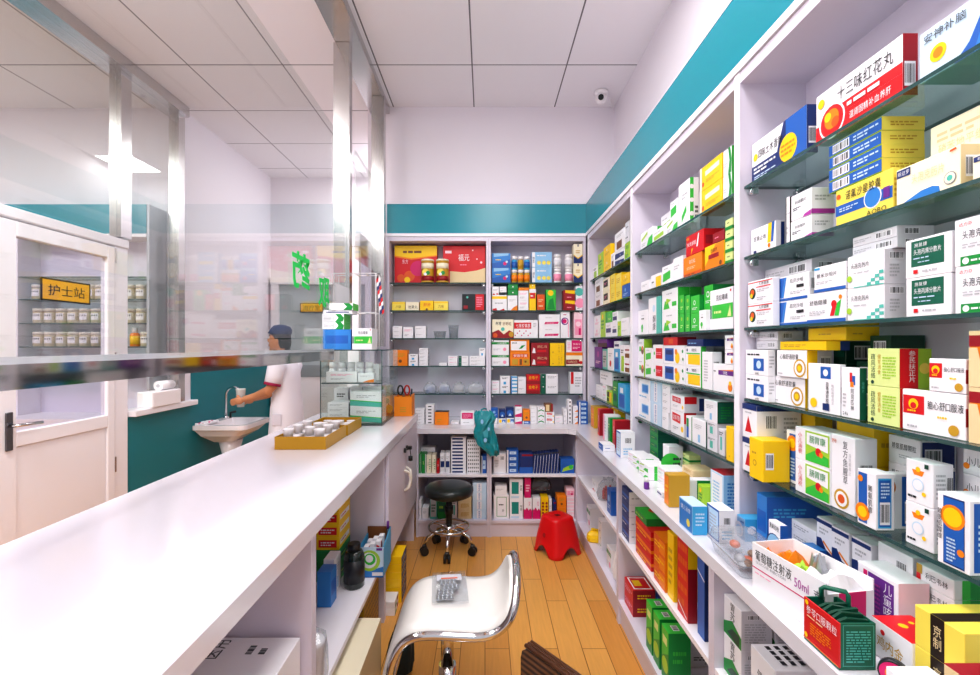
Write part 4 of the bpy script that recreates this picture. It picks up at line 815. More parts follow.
def carton(sty, w, d, h, loc, rz, label, group, name='medicine_box', settle=True):
    if name == 'medicine_box': name = 'flat_medicine_box' if h < .42 * min(w, 2 * d) or h < .034 else 'upright_medicine_box' if h > 1.25 * w else 'medicine_box'
    desc, base, Ff, Rr, Tt, Ll, side, top = STY[sty]
    x, y, z = loc; turned = abs(math.cos(rz)) < .5; ax, ay = (d / 2, w / 2) if turned else (w / 2, d / 2)
    def bb(dx=0, dy=0, dz=0): return (x + dx - ax, y + dy - ay, z + dz, x + dx + ax, y + dy + ay, z + dz + h)
    best = None; deep = (1, 0) if rz < -1 else (0, 1) if abs(rz) < .1 else (-1, 0); side_ = (deep[1], deep[0])
    tries = [(0, 0, 0)]
    for i in range(1, 16): tries.append((deep[0] * .008 * i, deep[1] * .008 * i, 0))
    for i in range(1, 6):
        for sgn in (1, -1):
            for k in (0, 2, 4, 7): tries.append((deep[0] * .01 * k + sgn * side_[0] * .008 * i, deep[1] * .01 * k + sgn * side_[1] * .008 * i, 0))
    for t in tries:
        b = bb(*t)
        if rz < -1 and b[3] > .986 or abs(rz) < .1 and y > 3.2 and b[4] > 3.834: continue
        if not hits(b): best = t; break
    if best is None:
        hh = hits(bb()); up = max(p[5] for p in hh) - z + .0005
        if 0 < up < .07 and not hits(bb(0, 0, up)): best = (0, 0, up)
    if best is None:
        print('DROPPED', label, [round(v, 3) for v in bb()], [[round(v, 3) for v in q] for q in hits(bb())][:2]); return None
    PLACED.append(bb(*best)); loc = (x + best[0], y + best[1], z + best[2])
    key = (sty, round(w, 3), round(d, 3), round(h, 3))
    if key not in MESHES: MESHES[key] = carton_mesh(w, d, h, base, Ff, Rr, Tt, Ll, top, side, seed=len(MESHES))
    o = bpy.data.objects.new(name, MESHES[key]); COL.objects.link(o)
    o.location = loc; o.rotation_euler = (0, 0, rz)
    return tag(o, label, 'medicine box', group)
def stackword(i, n): return '' if n == 1 else ('lower ' if i == 0 else 'upper ') if n == 2 else ('bottom ' if i == 0 else 'topmost ' if i == n - 1 else ORD[i] + '-up ')
def clean(desc, pos, where):
    t = f'{desc}, {pos}, {where}'
    if len(t.split()) > 16: t = t.replace(' from far end', ' along').replace(' from left', ' along')
    if len(t.split()) > 16: print('LONG', t)
    return t
def side_row(where, group, z, items, x0=.815, xmax=.984, name='medicine_box'):
    """a row on the right: items (px of the far end, px of the near end, py of its top at the near end, style, options), far to near"""
    k = 0; last = None
    for it in items:
        pa, pb, yt, sty = it[:4]; o = it[4] if len(it) > 4 else {}
        x = o.get('x', x0)
        ya, yb = x * F / (pa - VX), x * F / (pb - VX)
        for lo, hi in ((1.4445, 1.6), (2.4995, 2.62), (3.5545, 3.7)):
            if x > .786 and lo < ya < hi and yb < lo: ya = lo
        zb = z; pos = None
        if o.get('up'): zb = last + .0006; up = True
        else: up = False; k += 1
        if 'zb' in o: zb = zz(o['zb'])
        ceil_ = min([zz(L) - .0095 for L in [.80] + LEV if zz(L) - .02 > zb])
        zt = min(zz((VY - yt) * yb / F), ceil_); n = o.get('n', 1); h = (zt - zb) / n
        if h < .008: print('THIN', where, it, h); h = .02
        d = o.get('d', .1)
        if 'c' in o: d = yb * (o['c'] - VX) / F - x
        d = max(.015, min(d, xmax - x)); w = max(ya - yb - .0012, .008)
        rows = max(1, min(o.get('dn', 1), int((xmax - x) / (d + .001))))
        for i in range(n):
            for r in range(rows):
                jit = RNG.uniform(-.003, .003) if n > 1 else 0
                p = stackword(i, n)
                beh = ('', 'behind ', 'far behind ')[r] + ('top-most ' if up and n == 1 else 'on-top ' if up else '')
                lab = clean(STY[sty][0], f'{p}{beh}{ORD[k - 1]} from far end', where)
                carton(sty, w - abs(jit), d, h - .0005, (x + d / 2 + r * (d + .001), (ya + yb) / 2, zb + i * h + .0003), -PI / 2, lab, group, o.get('name', name))
        last = zb + n * h
def back_row(where, group, z, items, y0=3.675, ymax=3.83, name='medicine_box', lim=(-.742, .763)):
    k = 0; last = None
    for it in items:
        pa, pb, yt, sty = it[:4]; o = it[4] if len(it) > 4 else {}
        y = o.get('y', y0); xa, xb = max(lim[0], (pa - VX) * y / F), min(lim[1], (pb - VX) * y / F)
        zb = z; up = o.get('up', False)
        if up: zb = last + .0006
        else: k += 1
        if 'zb' in o: zb = zz(o['zb'])
        ceil_ = min([zz(L) - .0095 for L in [.80] + LEV if zz(L) - .02 > zb]) if z >= CT - .001 else 9
        zt = min(zz((VY - yt) * y / F), ceil_); n = o.get('n', 1); h = (zt - zb) / n
        if h < .008: print('THIN', where, it, h); h = .02
        d = min(o.get('d', .09), ymax - y); w = max(xb - xa - .0015, .008)
        for i in range(n):
            p = stackword(i, n); beh = 'top-most ' if up and n == 1 else 'on-top ' if up else ''
            lab = clean(STY[sty][0], f'{p}{beh}{ORD[k - 1]} from left', where)
            carton(sty, w, d, h - .0005, ((xa + xb) / 2, y + d / 2, zb + i * h + .0003), 0, lab, group, o.get('name', name))
        last = zb + n * h
Z5 = [zz(L) + .0004 for L in LEV]; ZC = CT
LVN = ['top shelf', 'second shelf', 'third shelf', 'fourth shelf', 'fifth shelf']
def G3(i): return f'{LVN[i]}, nearest right bay', f'medicine boxes on the {LVN[i]} of the nearest right bay'
def G2(i): return f'{LVN[i]}, middle right bay', f'medicine boxes on the {LVN[i]} of the middle right bay'
def G1(i): return f'{LVN[i]}, far right bay', f'medicine boxes on the {LVN[i]} of the far right bay'

# ---- nearest right bay
side_row(*G3(0), Z5[0], [(752, 807, 104, 'bw_disc', dict(c=818)), (816, 903, 33, 'honghua', dict(c=918)), (919, 1062, -66, 'moon', dict(d=.1))])
side_row(*G3(1), Z5[1], [(751, 776, 220, 'w_yb', dict(c=785)), (785.5, 790, 196, 'k_w', dict(d=.06)), (790.5, 811.5, 214, 'w_mag', dict(c=834)), (791, 811.5, 187, 'w_mag', dict(up=1, c=835)),
    (835.8, 893, 167, 'norflox', dict(c=900)), (829, 882, 116, 'flat_by', dict(up=1, n=4, c=925)), (896, 961, 143.6, 'cream_sw', dict(c=985)), (930, 1010, 90, 'cream_pl', dict(up=1, x=.86, d=.1)), (972, 1075, 118, 'cream_sw', dict(d=.1))])
side_row(*G3(2), Z5[2], [(748, 772.5, 276.6, 'w_trad', dict(n=2, c=780, x=.80)), (775.8, 806, 271, 'w_blt', dict(n=2, c=815)), (756, 812, 258, 'thin_g', dict(up=1, n=1, x=.86, d=.09)),
    (807, 846, 288.6, 'w_fig', dict(c=850)), (814, 846, 260.6, 'w_blb', dict(up=1, c=850)), (847, 885, 248.6, 'w_chk', dict(n=2, d=.05, dn=3)), (852, 898, 225, 'thin_g', dict(up=1, n=2, x=.83, c=935)),
    (905, 952, 230, 'cefpro', dict(n=2, d=.05, dn=2)), (954, 1012, 206, 'w_gst', dict(n=2, d=.08, dn=2))])
side_row(*G3(3), Z5[3], [(745, 768, 350, 'w_blsq', dict(n=2, c=776, x=.80)), (756, 778, 331, 'thin_g', dict(up=1, n=2, x=.83, d=.07)), (769, 802, 378.8, 'w_seal', dict(c=808)), (776.6, 807, 350.5, 'w_seal', dict(up=1, c=832)), (780, 826, 341, 'y_thin', dict(up=1, c=850)), (808, 846, 325, 'y_bare', dict(up=1, n=1, x=.85, d=.08)),
    (808, 839.8, 364.6, 'w_bldot', dict(c=846)), (833, 846, 341, 'dg_box', dict(n=3, x=.9, d=.07)), (841, 859.8, 368, 'w_rb', dict(c=866.5)), (856, 876, 335.5, 'dg_long', dict(n=3, x=.905, d=.078)),
    (867, 900, 348.6, 'yg_red', dict(n=2, c=932)), (902, 966, 395, 'lotus', dict(c=972)), (928.6, 966, 359.3, 'lotus', dict(up=1, c=972)), (968, 1035, 329, 'or_br', dict(n=2, d=.1))])
side_row(*G3(4), Z5[4], [(742.3, 757, 406, 'tri', dict(n=2, d=.13, x=.79)), (749.2, 763, 441, 'y_logo', dict(x=.768, d=.075)), (775, 789, 433, 'lion', dict(d=.06)), (792, 815, 410, 'y_bare', dict(x=.925, d=.05, n=1)),
    (795, 830, 434.8, 'meadow', dict(n=2, d=.07)), (831, 855, 439, 'w_tall', dict(d=.05, x=.818)), (836, 874, 423, 'y_bare', dict(x=.885, d=.09, n=2)), (857, 876, 474, 'lion_h', dict(c=895, x=.80)), (877.5, 887, 474, 'lion', dict(x=.83, d=.06)),
    (888, 921, 441, 'w_gran', dict(n=3, x=.908, d=.075)), (905, 934, 465, 'duckless', dict(n=2, c=955, x=.815)), (937, 970, 501, 'lion_big', dict(x=.797, d=.07)), (962, 1005, 455, 'w_char', dict(n=4, x=.88, d=.09))])
# ---- middle right bay
side_row(*G2(0), Z5[0], [(640.6, 652.5, 226, 'gw_small', dict(d=.08)), (653, 665.5, 224, 'wg_lime', dict(c=668)), (650, 662, 208, 'wg_lime', dict(up=1, x=.84, d=.08)), (666, 677.5, 215, 'gw_small', dict(d=.08)), (670, 678, 197, 'w_grn', dict(up=1, x=.83, d=.08)),
    (678.5, 690, 177, 'wg_tall', dict(c=699)), (700, 722, 152, 'yel_big', dict(n=2, d=.1)), (723, 732, 145, 'wgreen', dict(n=2, d=.1))])
side_row(*G2(1), Z5[1], [(641, 650, 279, 'w_plain', dict(d=.08)), (651, 661, 272, 'w_yel', dict(d=.08)), (662, 672.5, 263, 'w_grn', dict(d=.08)), (673, 682.5, 255, 'w_plain', dict(c=692)), (683.5, 701.5, 251, 'orange', dict(c=704)), (686, 703.5, 228, 'red4', dict(up=1, d=.08)), (688, 700, 244, 'w_plain', dict(x=.95, d=.03)), (705, 724, 239.5, 'amber', dict(c=731)),
    (712.5, 724, 229, 'red_dk', dict(up=1, d=.05)), (725, 732.5, 217, 'gstripe', dict(n=4, d=.1))])
side_row(*G2(2), Z5[2], [(637, 648, 309, 'w_fig2', dict(d=.1)), (648.5, 661, 295.5, 'w_teal', dict(d=.1)), (662, 678, 286.7, 'w_plant', dict(n=2, d=.05, dn=2)), (678.5, 684, 294.5, 'green', dict(n=2, d=.1)), (684.5, 690, 294.5, 'green', dict(n=2, d=.1)), (690.5, 699.5, 294.5, 'green_b', dict(n=2, d=.1)),
    (700, 709, 285, 'green_b', dict(n=2, d=.1, x=.83)), (710, 733, 285.8, 'w_greenlab', dict(d=.12)), (703, 709.6, 309, 'w_fig2', dict(x=.799, d=.025))])
side_row(*G2(3), Z5[3], [(637, 644, 339, 'w_brown', dict(n=2, c=652)), (645, 652.5, 348, 'w_grn', dict(n=2, d=.1)), (653, 663, 344.6, 'w_red', dict(n=2, d=.1)), (664, 684.5, 345.5, 'b_yel', dict(n=2, d=.12)), (662, 676, 337, 'r_thin', dict(up=1, d=.08)), (685, 701, 346.5, 'w_yg', dict(n=2, c=706)), (687, 703, 339, 'n_thin', dict(up=1, d=.08)),
    (702, 712, 352, 'w_bart', dict(c=722)), (713, 733.5, 365, 'w_purp', dict(d=.1)), (724.5, 733.5, 335, 'w_purp', dict(up=1, n=2, d=.1))])
side_row(*G2(4), Z5[4], [(637.5, 650.5, 380, 'lb_panel', dict(n=2, d=.1)), (651, 661, 378, 'w_blcol', dict(n=2, d=.1)), (662, 668, 413, 'w_plain', dict(d=.1)), (662, 670, 385.4, 'w_flat', dict(up=1, n=4, d=.1)), (670.5, 684, 413, 'w_redlab', dict(d=.1)), (670.5, 684.5, 397, 'w_redlab', dict(up=1, d=.1)),
    (686, 691.5, 417, 'w_bg', dict(d=.1)), (692, 706, 422, 'w_gside', dict(c=718)), (707, 717, 424, 'w_mix', dict(d=.1, n=2)), (704, 717.5, 402, 'w_gside', dict(up=1, c=734)), (718.5, 724.5, 430, 'w_mix', dict(d=.1)), (726, 733.5, 428, 'tall_y', dict(d=.08, x=.80))])
# ---- far right bay
side_row(*G1(0), Z5[0], [(592, 597, 265, 'wlime', dict(d=.08)), (598, 603, 251, 'lime', dict(d=.1)), (603.5, 610.5, 243, 'yellow', dict(n=2, d=.1)), (611, 614.5, 252, 'w_brn', dict(d=.1)), (615, 624, 247, 'bw', dict(n=2, d=.1)), (613, 623, 228, 'w_brn', dict(up=1, d=.1)), (624.5, 629.3, 241, 'lime', dict(n=2, d=.1)), (624.8, 629.2, 220, 'grey', dict(up=1, n=2, d=.1))])
side_row(*G1(1), Z5[1], [(595, 602, 276.7, 'w_brn', dict(n=2, d=.1)), (603, 610, 276, 'yk', dict(n=2, d=.1)), (610.5, 615, 273, 'ysoft', dict(n=2, d=.1)), (615.5, 621.5, 272, 'ysoft', dict(n=2, d=.1)), (622, 629.4, 282.7, 'blue', dict(d=.1)), (622, 629.4, 271.5, 'yellow', dict(up=1, d=.1))])
side_row(*G1(2), Z5[2], [(594, 600, 315, 'w_pink', dict(n=2, d=.1)), (600.5, 605, 311, 'lime', dict(d=.1)), (605.5, 611.5, 322, 'w_blab', dict(d=.1)), (604, 611, 311, 'green', dict(up=1, d=.08)), (612, 617, 311, 'w_blab', dict(n=2, d=.1)), (617.5, 620.5, 321, 'lime', dict(d=.1)), (621, 629.3, 317, 'w_plain', dict(n=2, d=.1)), ])
side_row(*G1(3), Z5[3], [(594.5, 602, 347, 'purple', dict(d=.1)), (602.5, 607, 349, 'ggrey', dict(d=.1)), (598, 607, 340.5, 'dpurp', dict(up=1, d=.1)), (607.5, 613.5, 348, 'w_rdr', dict(d=.1)), (614, 619.5, 349, 'blue_tall', dict(d=.1)), (614, 619.5, 341, 'w_blab', dict(up=1, d=.1)), (620, 624.5, 345, 'wlime', dict(d=.1)), (625, 629.4, 345, 'brw', dict(n=2, d=.1))])
side_row(*G1(4), Z5[4], [(596, 602, 386, 'w_plain', dict(n=3, d=.1)), (602.5, 606.3, 385, 'w_sq', dict(n=2, d=.1)), (606.6, 612.3, 392, 'lime_k', dict(d=.1)), (600, 612, 376, 'w_flat', dict(up=1, n=1, d=.1)), (612.8, 617.5, 382, 'greenk', dict(d=.1)), (618, 625.6, 385, 'blue_tall', dict(d=.1, x=.80)), (626, 629.4, 388, 'tall_y', dict(d=.08))])
# ---- boxes on the right worktop
W1 = ('worktop at far right corner', 'medicine boxes standing on the worktop, far end')
def counter_box(sty, px, py, w, d, h, label, rot=0., name='medicine_box', X=None, n=1, z=None, group='medicine boxes standing on the right worktop'):
    """near front corner seen at (px, py) on the worktop"""
    y = (ZC - E) / ((VY - py) / F); x = (px - VX) * y / F
    if X: x = X; y = X * F / (px - VX)
    for i in range(n):
        carton(sty, w, d, h, (x + d / 2, y + w / 2, (z or ZC) + .0006 + i * (h + .0006)), -PI / 2 + rot, label if n == 1 else f'{stackword(i, n)}{label}', group, name)
counter_box('gold', 594, 427, .10, .10, .15, 'golden box at the far corner of the right worktop', X=.76)
counter_box('red_c', 599.5, 439, .05, .09, .17, 'tall red box at the far end of the right worktop', X=.735)
counter_box('wpinkv', 606, 441, .07, .09, .155, 'white and pink upright box near the far end of right worktop', X=.735)
counter_box('greenk', 610, 443, .045, .09, .15, 'dark green upright box on right worktop beside pink one', X=.735)
counter_box('red_c', 615, 445, .05, .09, .155, 'red upright box on right worktop behind blue framed ones', X=.735)
counter_box('yellow', 618, 421, .16, .11, .185, 'large yellow box at the back of far right worktop', X=.86)
counter_box('bflat', 603, 454, .10, .065, .035, 'flat blue and white box lying on the far right worktop', X=.645)
counter_box('bframe', 620.5, 467, .08, .075, .13, 'blue framed white box standing on far right worktop', X=.70)
counter_box('bframe', 623, 455, .09, .09, .19, 'taller blue framed box behind another on far right worktop', X=.79)
counter_box('w_flat', 631, 461, .09, .135, .022, 'flat white box in the stack below the first upright', X=.80, n=4)
counter_box('dgreen', 658, 462, .11, .10, .036, 'green box in tall stack at back of right worktop', X=.83, n=5)
counter_box('wg_stk', 669, 460, .07, .06, .14, 'white and green upright box beside the green stack', X=.80)
counter_box('gstripe', 672, 472, .09, .05, .028, 'green striped box in short stack on right worktop', X=.79, n=4)
counter_box('beige', 693, 473, .10, .09, .024, 'beige box in low stack in middle of right worktop', X=.80, n=4)
counter_box('gw_small', 648, 478, .12, .09, .03, 'white green-printed pack in loose pile on right worktop', X=.70, n=2)
counter_box('w_sq', 664, 480, .10, .09, .034, 'white red-printed pack in loose pile on right worktop', X=.74, n=2)
counter_box('gold', 669, 514, .045, .075, .115, 'golden brown box standing on the middle of right worktop', X=.66)
counter_box('w_dgcorner', 686, 506, .045, .08, .09, 'white and dark teal box behind golden brown one', X=.73)
counter_box('w_plain', 697, 503, .06, .09, .08, 'plain white box beside lime box on right worktop', X=.78)
counter_box('lime', 703, 506, .04, .05, .085, 'lime yellow box on right worktop behind blue ones', X=.765)
counter_box('lb_head', 692.6, 540, .10, .045, .087, 'light blue box at front edge of right worktop', X=.636)
counter_box('bframe', 708, 546, .075, .046, .095, 'blue framed white box at front edge of right worktop', X=.655)
counter_box('lb_white', 723.5, 520, .09, .085, .15, 'tall pale blue box with red top on right worktop', X=.79)
counter_box('lb_dome', 745, 540, .045, .10, .065, 'light blue box with white dome behind plastic tray', X=.7705)
counter_box('blue_big', 767, 536, .05, .185, .15, 'large blue box standing at back of right worktop', X=.80)
counter_box('blue_oval', 774, 545, .05, .02, .11, 'white box with blue oval leaning before large blue box', X=.755)
counter_box('blue_big', 761, 556, .05, .07, .06, 'small blue box below the blue oval box', X=.70)
counter_box('w_flat', 806, 560, .10, .06, .03, 'white box in low stack behind open white carton', X=.87, n=3)
counter_box('blue_wave', 829, 575, .055, .05, .135, 'white box with blue wave behind open carton, farthest one', X=.862)
counter_box('blue_wave', 849, 575, .055, .05, .135, 'white box with blue wave behind open carton, middle one', X=.862)
counter_box('blue_wave', 871, 585, .055, .05, .135, 'white box with blue wave behind open carton, nearer one', X=.862)
counter_box('w_back', 913, 600, .085, .06, .15, 'white box showing barcode back, behind purple one', X=.868)
counter_box('purple_lab', 882, 632, .10, .06, .118, 'white box with purple panel behind red open box', X=.772)
counter_box('w_gstack', 954, 612, .075, .10, .036, 'white green-ended box in stack at right edge', X=.868, n=4)
counter_box('red_gold', 912, 655, .085, .075, .068, 'white box with red gold-starred top at lower right', X=.735)
counter_box('w_gwave', 916, 690, .055, .07, .05, 'small white box with green wave at lower right', X=.665)
counter_box('yb_band', 965, 700, .085, .12, .068, 'yellow brown-banded box at lower right corner', X=.74, n=2)
counter_box('tan_band', 1000, 745, .075, .12, .06, 'tan dark-banded box at lower right corner', X=.665, n=2)
counter_box('gw_small', 640, 470, .11, .09, .028, 'white green-printed pack at the back of the loose pile', X=.715, n=2)
counter_box('w_sq', 634, 466, .09, .08, .025, 'white red-printed pack at the far end of loose pile', X=.72, n=2)
counter_box('w_grn', 688, 487, .06, .05, .030, 'white green-labelled pack next to golden brown box', X=.72, n=2)
counter_box('w_sq', 738, 492, .10, .09, .028, 'white red-printed box in stack behind tall pale blue box', X=.893, n=4)
counter_box('w_blab', 662, 500, .055, .05, .02, 'white navy-labelled pack lying near golden brown box', X=.675)
counter_box('w_gside', 660, 452, .10, .08, .06, 'white green-ended box at far back of right worktop', X=.90, n=2)
# ---- open cabinets under the right worktop
S1, S0 = .4406, .1176
def low_box(sty, px, X, w, d, h, z, label, n=1, group='medicine boxes in the right base cabinets', rot=0):
    """px of the near front corner at distance X"""
    y = X * F / (px - VX)
    for lo, hi in ((2.308, 3.278), (1.358, 2.272), (.378, 1.322)):
        if lo - .02 < y + w / 2 < hi + .03: y = min(max(y, lo), hi - w)
    d = min(d, .973 - X)
    for i in range(n):
        carton(sty, w, d, h, (X + d / 2, y + w / 2, z + .0004 + i * (h + .0006)), -PI / 2 + rot, label if n == 1 else f'{stackword(i, n)}{label}', group)
low_box('wgh', 590, .70, .10, .09, .14, S0, 'white and green box on lower shelf beside red stool')
low_box('gframe', 601.5, .70, .075, .12, .17, S0, 'white green-framed box on lower shelf beside red stool')
low_box('w_dgcorner', 608, .73, .09, .12, .16, S0, 'white box with dark teal label on lower shelf')
low_box('wgh', 611, .68, .09, .10, .12, S0, 'white green-headed box on lower shelf under the first shelf end')
low_box('w_sr', 596, .68, .10, .12, .07, S1, 'white red-based box on upper shelf of first right cabinet')
low_box('blue', 611, .67, .08, .10, .13, S1, 'blue box at the end of first right cabinet shelf')
low_box('navyw', 629, .66, .11, .12, .058, S1, 'blue and white box in stack on middle cabinet shelf', n=4)
low_box('w_flat', 640, .79, .12, .16, .05, S1, 'white box in stack behind blue stack, middle cabinet', n=4)
low_box('red_st', 651, .665, .19, .15, .052, S1, 'red orange-banded box in stack on middle cabinet shelf', n=3)
low_box('green_flat', 646.5, .668, .15, .14, .03, S1 + .158, 'flat green box lying on the red stack in middle cabinet')
low_box('or_st', 665, .66, .115, .13, .06, S1, 'orange box in stack on middle cabinet shelf', n=3)
low_box('yel_up', 673.5, .665, .055, .13, .235, S1, 'tall yellow box between orange and red stacks')
low_box('red_up', 688, .662, .085, .03, .285, S1, 'tall red box on middle cabinet shelf near its end')
low_box('blue_up', 704.5, .672, .048, .10, .25, S1, 'tall blue box at the near end of middle cabinet shelf')
low_box('red_chb', 633, .67, .13, .10, .06, S0, 'small red picture box on lower shelf, middle cabinet', n=2)
low_box('navyw', 640, .68, .075, .10, .06, S0, 'blue and white box between red and green, lower shelf', n=2)
low_box('dgreen', 662, .80, .14, .06, .085, S0, 'deep green box in stack at back of lower shelf', n=3)
low_box('green_box', 652, .662, .066, .08, .19, S0, 'bright green box standing first of three on lower shelf')
low_box('green_box', 659.5, .662, .066, .08, .19, S0, 'bright green box standing second of three on lower shelf')
low_box('green_box', 668.5, .662, .066, .08, .19, S0, 'bright green box standing third of three on lower shelf')
low_box('wg_stk', 681, .75, .13, .16, .058, S0, 'white green-oval box in stack on lower shelf', n=5)
low_box('w_dgcorner', 703, .675, .09, .12, .13, S0, 'white dark-teal labelled box at near end of lower shelf')
low_box('w_gpic', 733.5, .672, .09, .08, .105, S1, 'white green-landscape box in nearest cabinet, outer stack', n=2)
low_box('w_gpic', 758, .765, .10, .09, .105, S1, 'white green-landscape box in nearest cabinet, rear stack', n=2)
low_box('w_gpic', 766, .76, .09, .09, .10, S1, 'white green-landscape box in nearest cabinet, middle stack', n=2)
low_box('w_grid', 775, .675, .10, .14, .15, S1, 'white box with black pattern top in nearest cabinet')
# ---- back wall
BA = ['left back bay', 'right back bay']
def GA(i, b): return f'{LVN[i]}, {BA[b]}', f'medicine boxes on the {LVN[i]}, {BA[b]}'
back_row(*GA(0, 0), Z5[0], [(394.5, 437, 245, 'giftbag', dict(y=3.74)), (443, 485.5, 245.8, 'giftbox', dict(y=3.74))], name='gift_box')
back_row(*GA(1, 0), Z5[1], [(391.8, 405, 301.7, 'y_low'), (405.6, 419, 302, 'c_low'), (420, 433.5, 300.6, 'yr_low'), (434, 448, 301, 'y_low'), (462, 486, 294, 'kr')])
back_row(*GA(2, 0), Z5[2], [(392.5, 402, 326, 'w_plain', dict(n=3)), (403, 413, 327, 'w_sq'), (415, 426, 326, 'w_plain', dict(n=2))])
back_row(*GA(3, 0), Z5[3], [(393, 407.5, 350, 'orange_s'), (408.5, 418, 354, 'w_thead', dict(n=2)), (419, 428, 348, 'w_flat', dict(n=5)), (439, 447, 363, 'w_flat'), (448, 457.5, 356, 'w_sq', dict(n=2)), (458.5, 468.5, 356, 'teal_w', dict(n=2)), (469.5, 485, 356, 'w_flat', dict(n=3)), (479, 485.5, 348, 'w_thead', dict(up=1))])
back_row(*GA(0, 1), Z5[0], [(491.8, 510.5, 253.3, 'bl_crys', dict(n=2)), (532, 552, 252, 'bl_cap', dict(n=2)), (573.5, 586, 243.7, 'crest', dict(n=2))])
back_row(*GA(1, 1), Z5[1], [(491.8, 507, 295, 'w_ytop'), (491.8, 499, 286.5, 'w_sr', dict(up=1)), (499.5, 506.5, 286.5, 'w_sq', dict(up=1, zb=.412)), (507.5, 517.5, 295.5, 'w_wave'), (507.8, 518, 280.8, 'grn_sq', dict(up=1, n=2)), (518.3, 528.6, 290.6, 'w_sq', dict(n=2)), (518.5, 529, 287.6, 'orange_s', dict(up=1)), (529.2, 536, 289, 'yr'), (529.5, 535.5, 283.6, 'yellow', dict(up=1)), (536.8, 545, 294, 'tan'), (546, 556, 289.7, 'lgreen'), (563.5, 575, 290, 'ry', dict(n=2)), (575.8, 586, 286, 'w_pt')])
back_row(*GA(2, 1), Z5[2], [(492, 513.6, 319.4, 'cb'), (514, 538, 320, 'w_rband'), (539, 560, 314.4, 'w_mband', dict(n=2)), (560.6, 570, 311, 'w_circ'), (574, 586, 312, 'pink')])
back_row(*GA(3, 1), Z5[3], [(491.6, 509, 340, 'wgh', dict(n=2)), (510, 530, 351.7, 'orwin'), (510, 529.5, 339, 'leaf', dict(up=1)), (531, 549, 342.8, 'maroon', dict(n=2)), (550, 564.6, 343, 'ycol', dict(n=2)), (566, 584.6, 352.4, 'cred'), (566.3, 584.4, 339.5, 'mag', dict(up=1))])
back_row(*GA(4, 1), Z5[4], [(491.5, 499.6, 380.7, 'w_sq', dict(n=2)), (500, 510, 376, 'w_thead', dict(n=2)), (511, 517.4, 376, 'teal_st'), (518, 526, 377, 'w_plain', dict(n=2)), (526.6, 540, 374.5, 'red_g', dict(n=2)), (540.6, 558, 374, 'teal_w', dict(n=2)), (570, 585.4, 372, 'w_rtab')])
WB = 'back worktop'
back_row('left half of ' + WB, 'medicine boxes on the back worktop', ZC, [(415, 424.5, 409, 'w_flat', dict(n=5, d=.08)), (425.5, 434, 404.8, 'tiny_w', dict(n=6)), (434.6, 448.5, 412, 'orange_b', dict(y=3.42)), (451, 459, 422, 'w_flat'), (460.5, 474, 412, 'magpan', dict(y=3.42)), (475, 482, 413, 'magpan', dict(y=3.46))], y0=3.46, ymax=3.64)
back_row('right half of ' + WB, 'medicine boxes on the back worktop', ZC, [(491, 497.5, 418, 'w_plain', dict(d=.08)), (491, 498, 408.5, 'blue', dict(up=1, d=.08)), (498.2, 506, 418.5, 'byel'), (499, 505.6, 410, 'dblue', dict(up=1)), (506.4, 514.4, 418, 'byel'), (506, 514, 408, 'dblue', dict(up=1)), (515, 522, 417, 'magw'), (515, 522, 406.5, 'magw', dict(up=1)), (522.6, 530, 421, 'bstack'), (523, 530, 410, 'orange_s', dict(up=1)), (530.4, 537, 406.5, 'w_plain', dict(n=4)), (537.4, 545, 407, 'w_gm', dict(n=3)), (545.4, 554.5, 412, 'w_redlab', dict(n=2)), (545, 553, 404, 'brownw', dict(up=1)), (555, 563, 416, 'w_sq', dict(n=2)), (563.5, 567.4, 409, 'w_flat', dict(n=3)), (568, 572, 400, 'tiny_w', dict(n=6)), (573, 578, 406, 'w_wave', dict(n=3))], y0=3.48, ymax=3.64)
back_row('right end of ' + WB, 'medicine boxes on the back worktop', ZC, [(579, 588, 402, 'bstack', dict(n=5))], y0=3.46, ymax=3.64)
LC = 'left cabinet under back worktop'; RC = 'right cabinet under back worktop'; GB = 'boxes in the base cabinets of the back wall'
back_row('upper shelf, ' + LC, GB, S1, [(417.5, 421, 454, 'green_tea'), (421.4, 426, 454, 'green_tea'), (426.4, 431.2, 455, 'cream_g'), (431.6, 436, 455, 'cream_g'), (418, 434, 450.5, 'w_plain', dict(up=1)), (436.5, 439.5, 461, 'red_c'), (440, 444.8, 453, 'w_blab'), (445.2, 450, 453, 'w_blab'), (451, 466, 437, 'navy_st', dict(n=11)), (467, 480, 439.5, 'dots_w', dict(n=9)), (481.5, 488, 456, 'bstack')], y0=3.33, ymax=3.8, lim=(-.467, .012))
back_row('lower shelf, ' + LC, GB, S0, [(417.5, 421.5, 500, 'w_plain', dict(n=3)), (422, 428.5, 508, 'w_plain'), (430, 437, 497, 'ggrey'), (437.5, 446, 495, 'dgreen'), (447, 451, 499, 'tan'), (452, 457, 499, 'w_mix'), (458, 471.5, 493, 'beige', dict(n=3)), (472.5, 488, 483, 'w_blcol', dict(n=4))], y0=3.33, ymax=3.8, lim=(-.467, .012))
back_row('upper shelf, ' + RC, GB, S1, [(493.5, 506, 453.5, 'w_back'), (506.6, 518.6, 450, 'bstack', dict(n=4)), (519.2, 533, 453, 'navy'), *[(533.4 + 2.9 * i, 536.1 + 2.9 * i, 454 - .3 * i, 'navyc', dict(name='medicine_pack')) for i in range(9)], (560.5, 574.5, 459, 'bluegr')], y0=3.33, ymax=3.8, lim=(.048, .637))
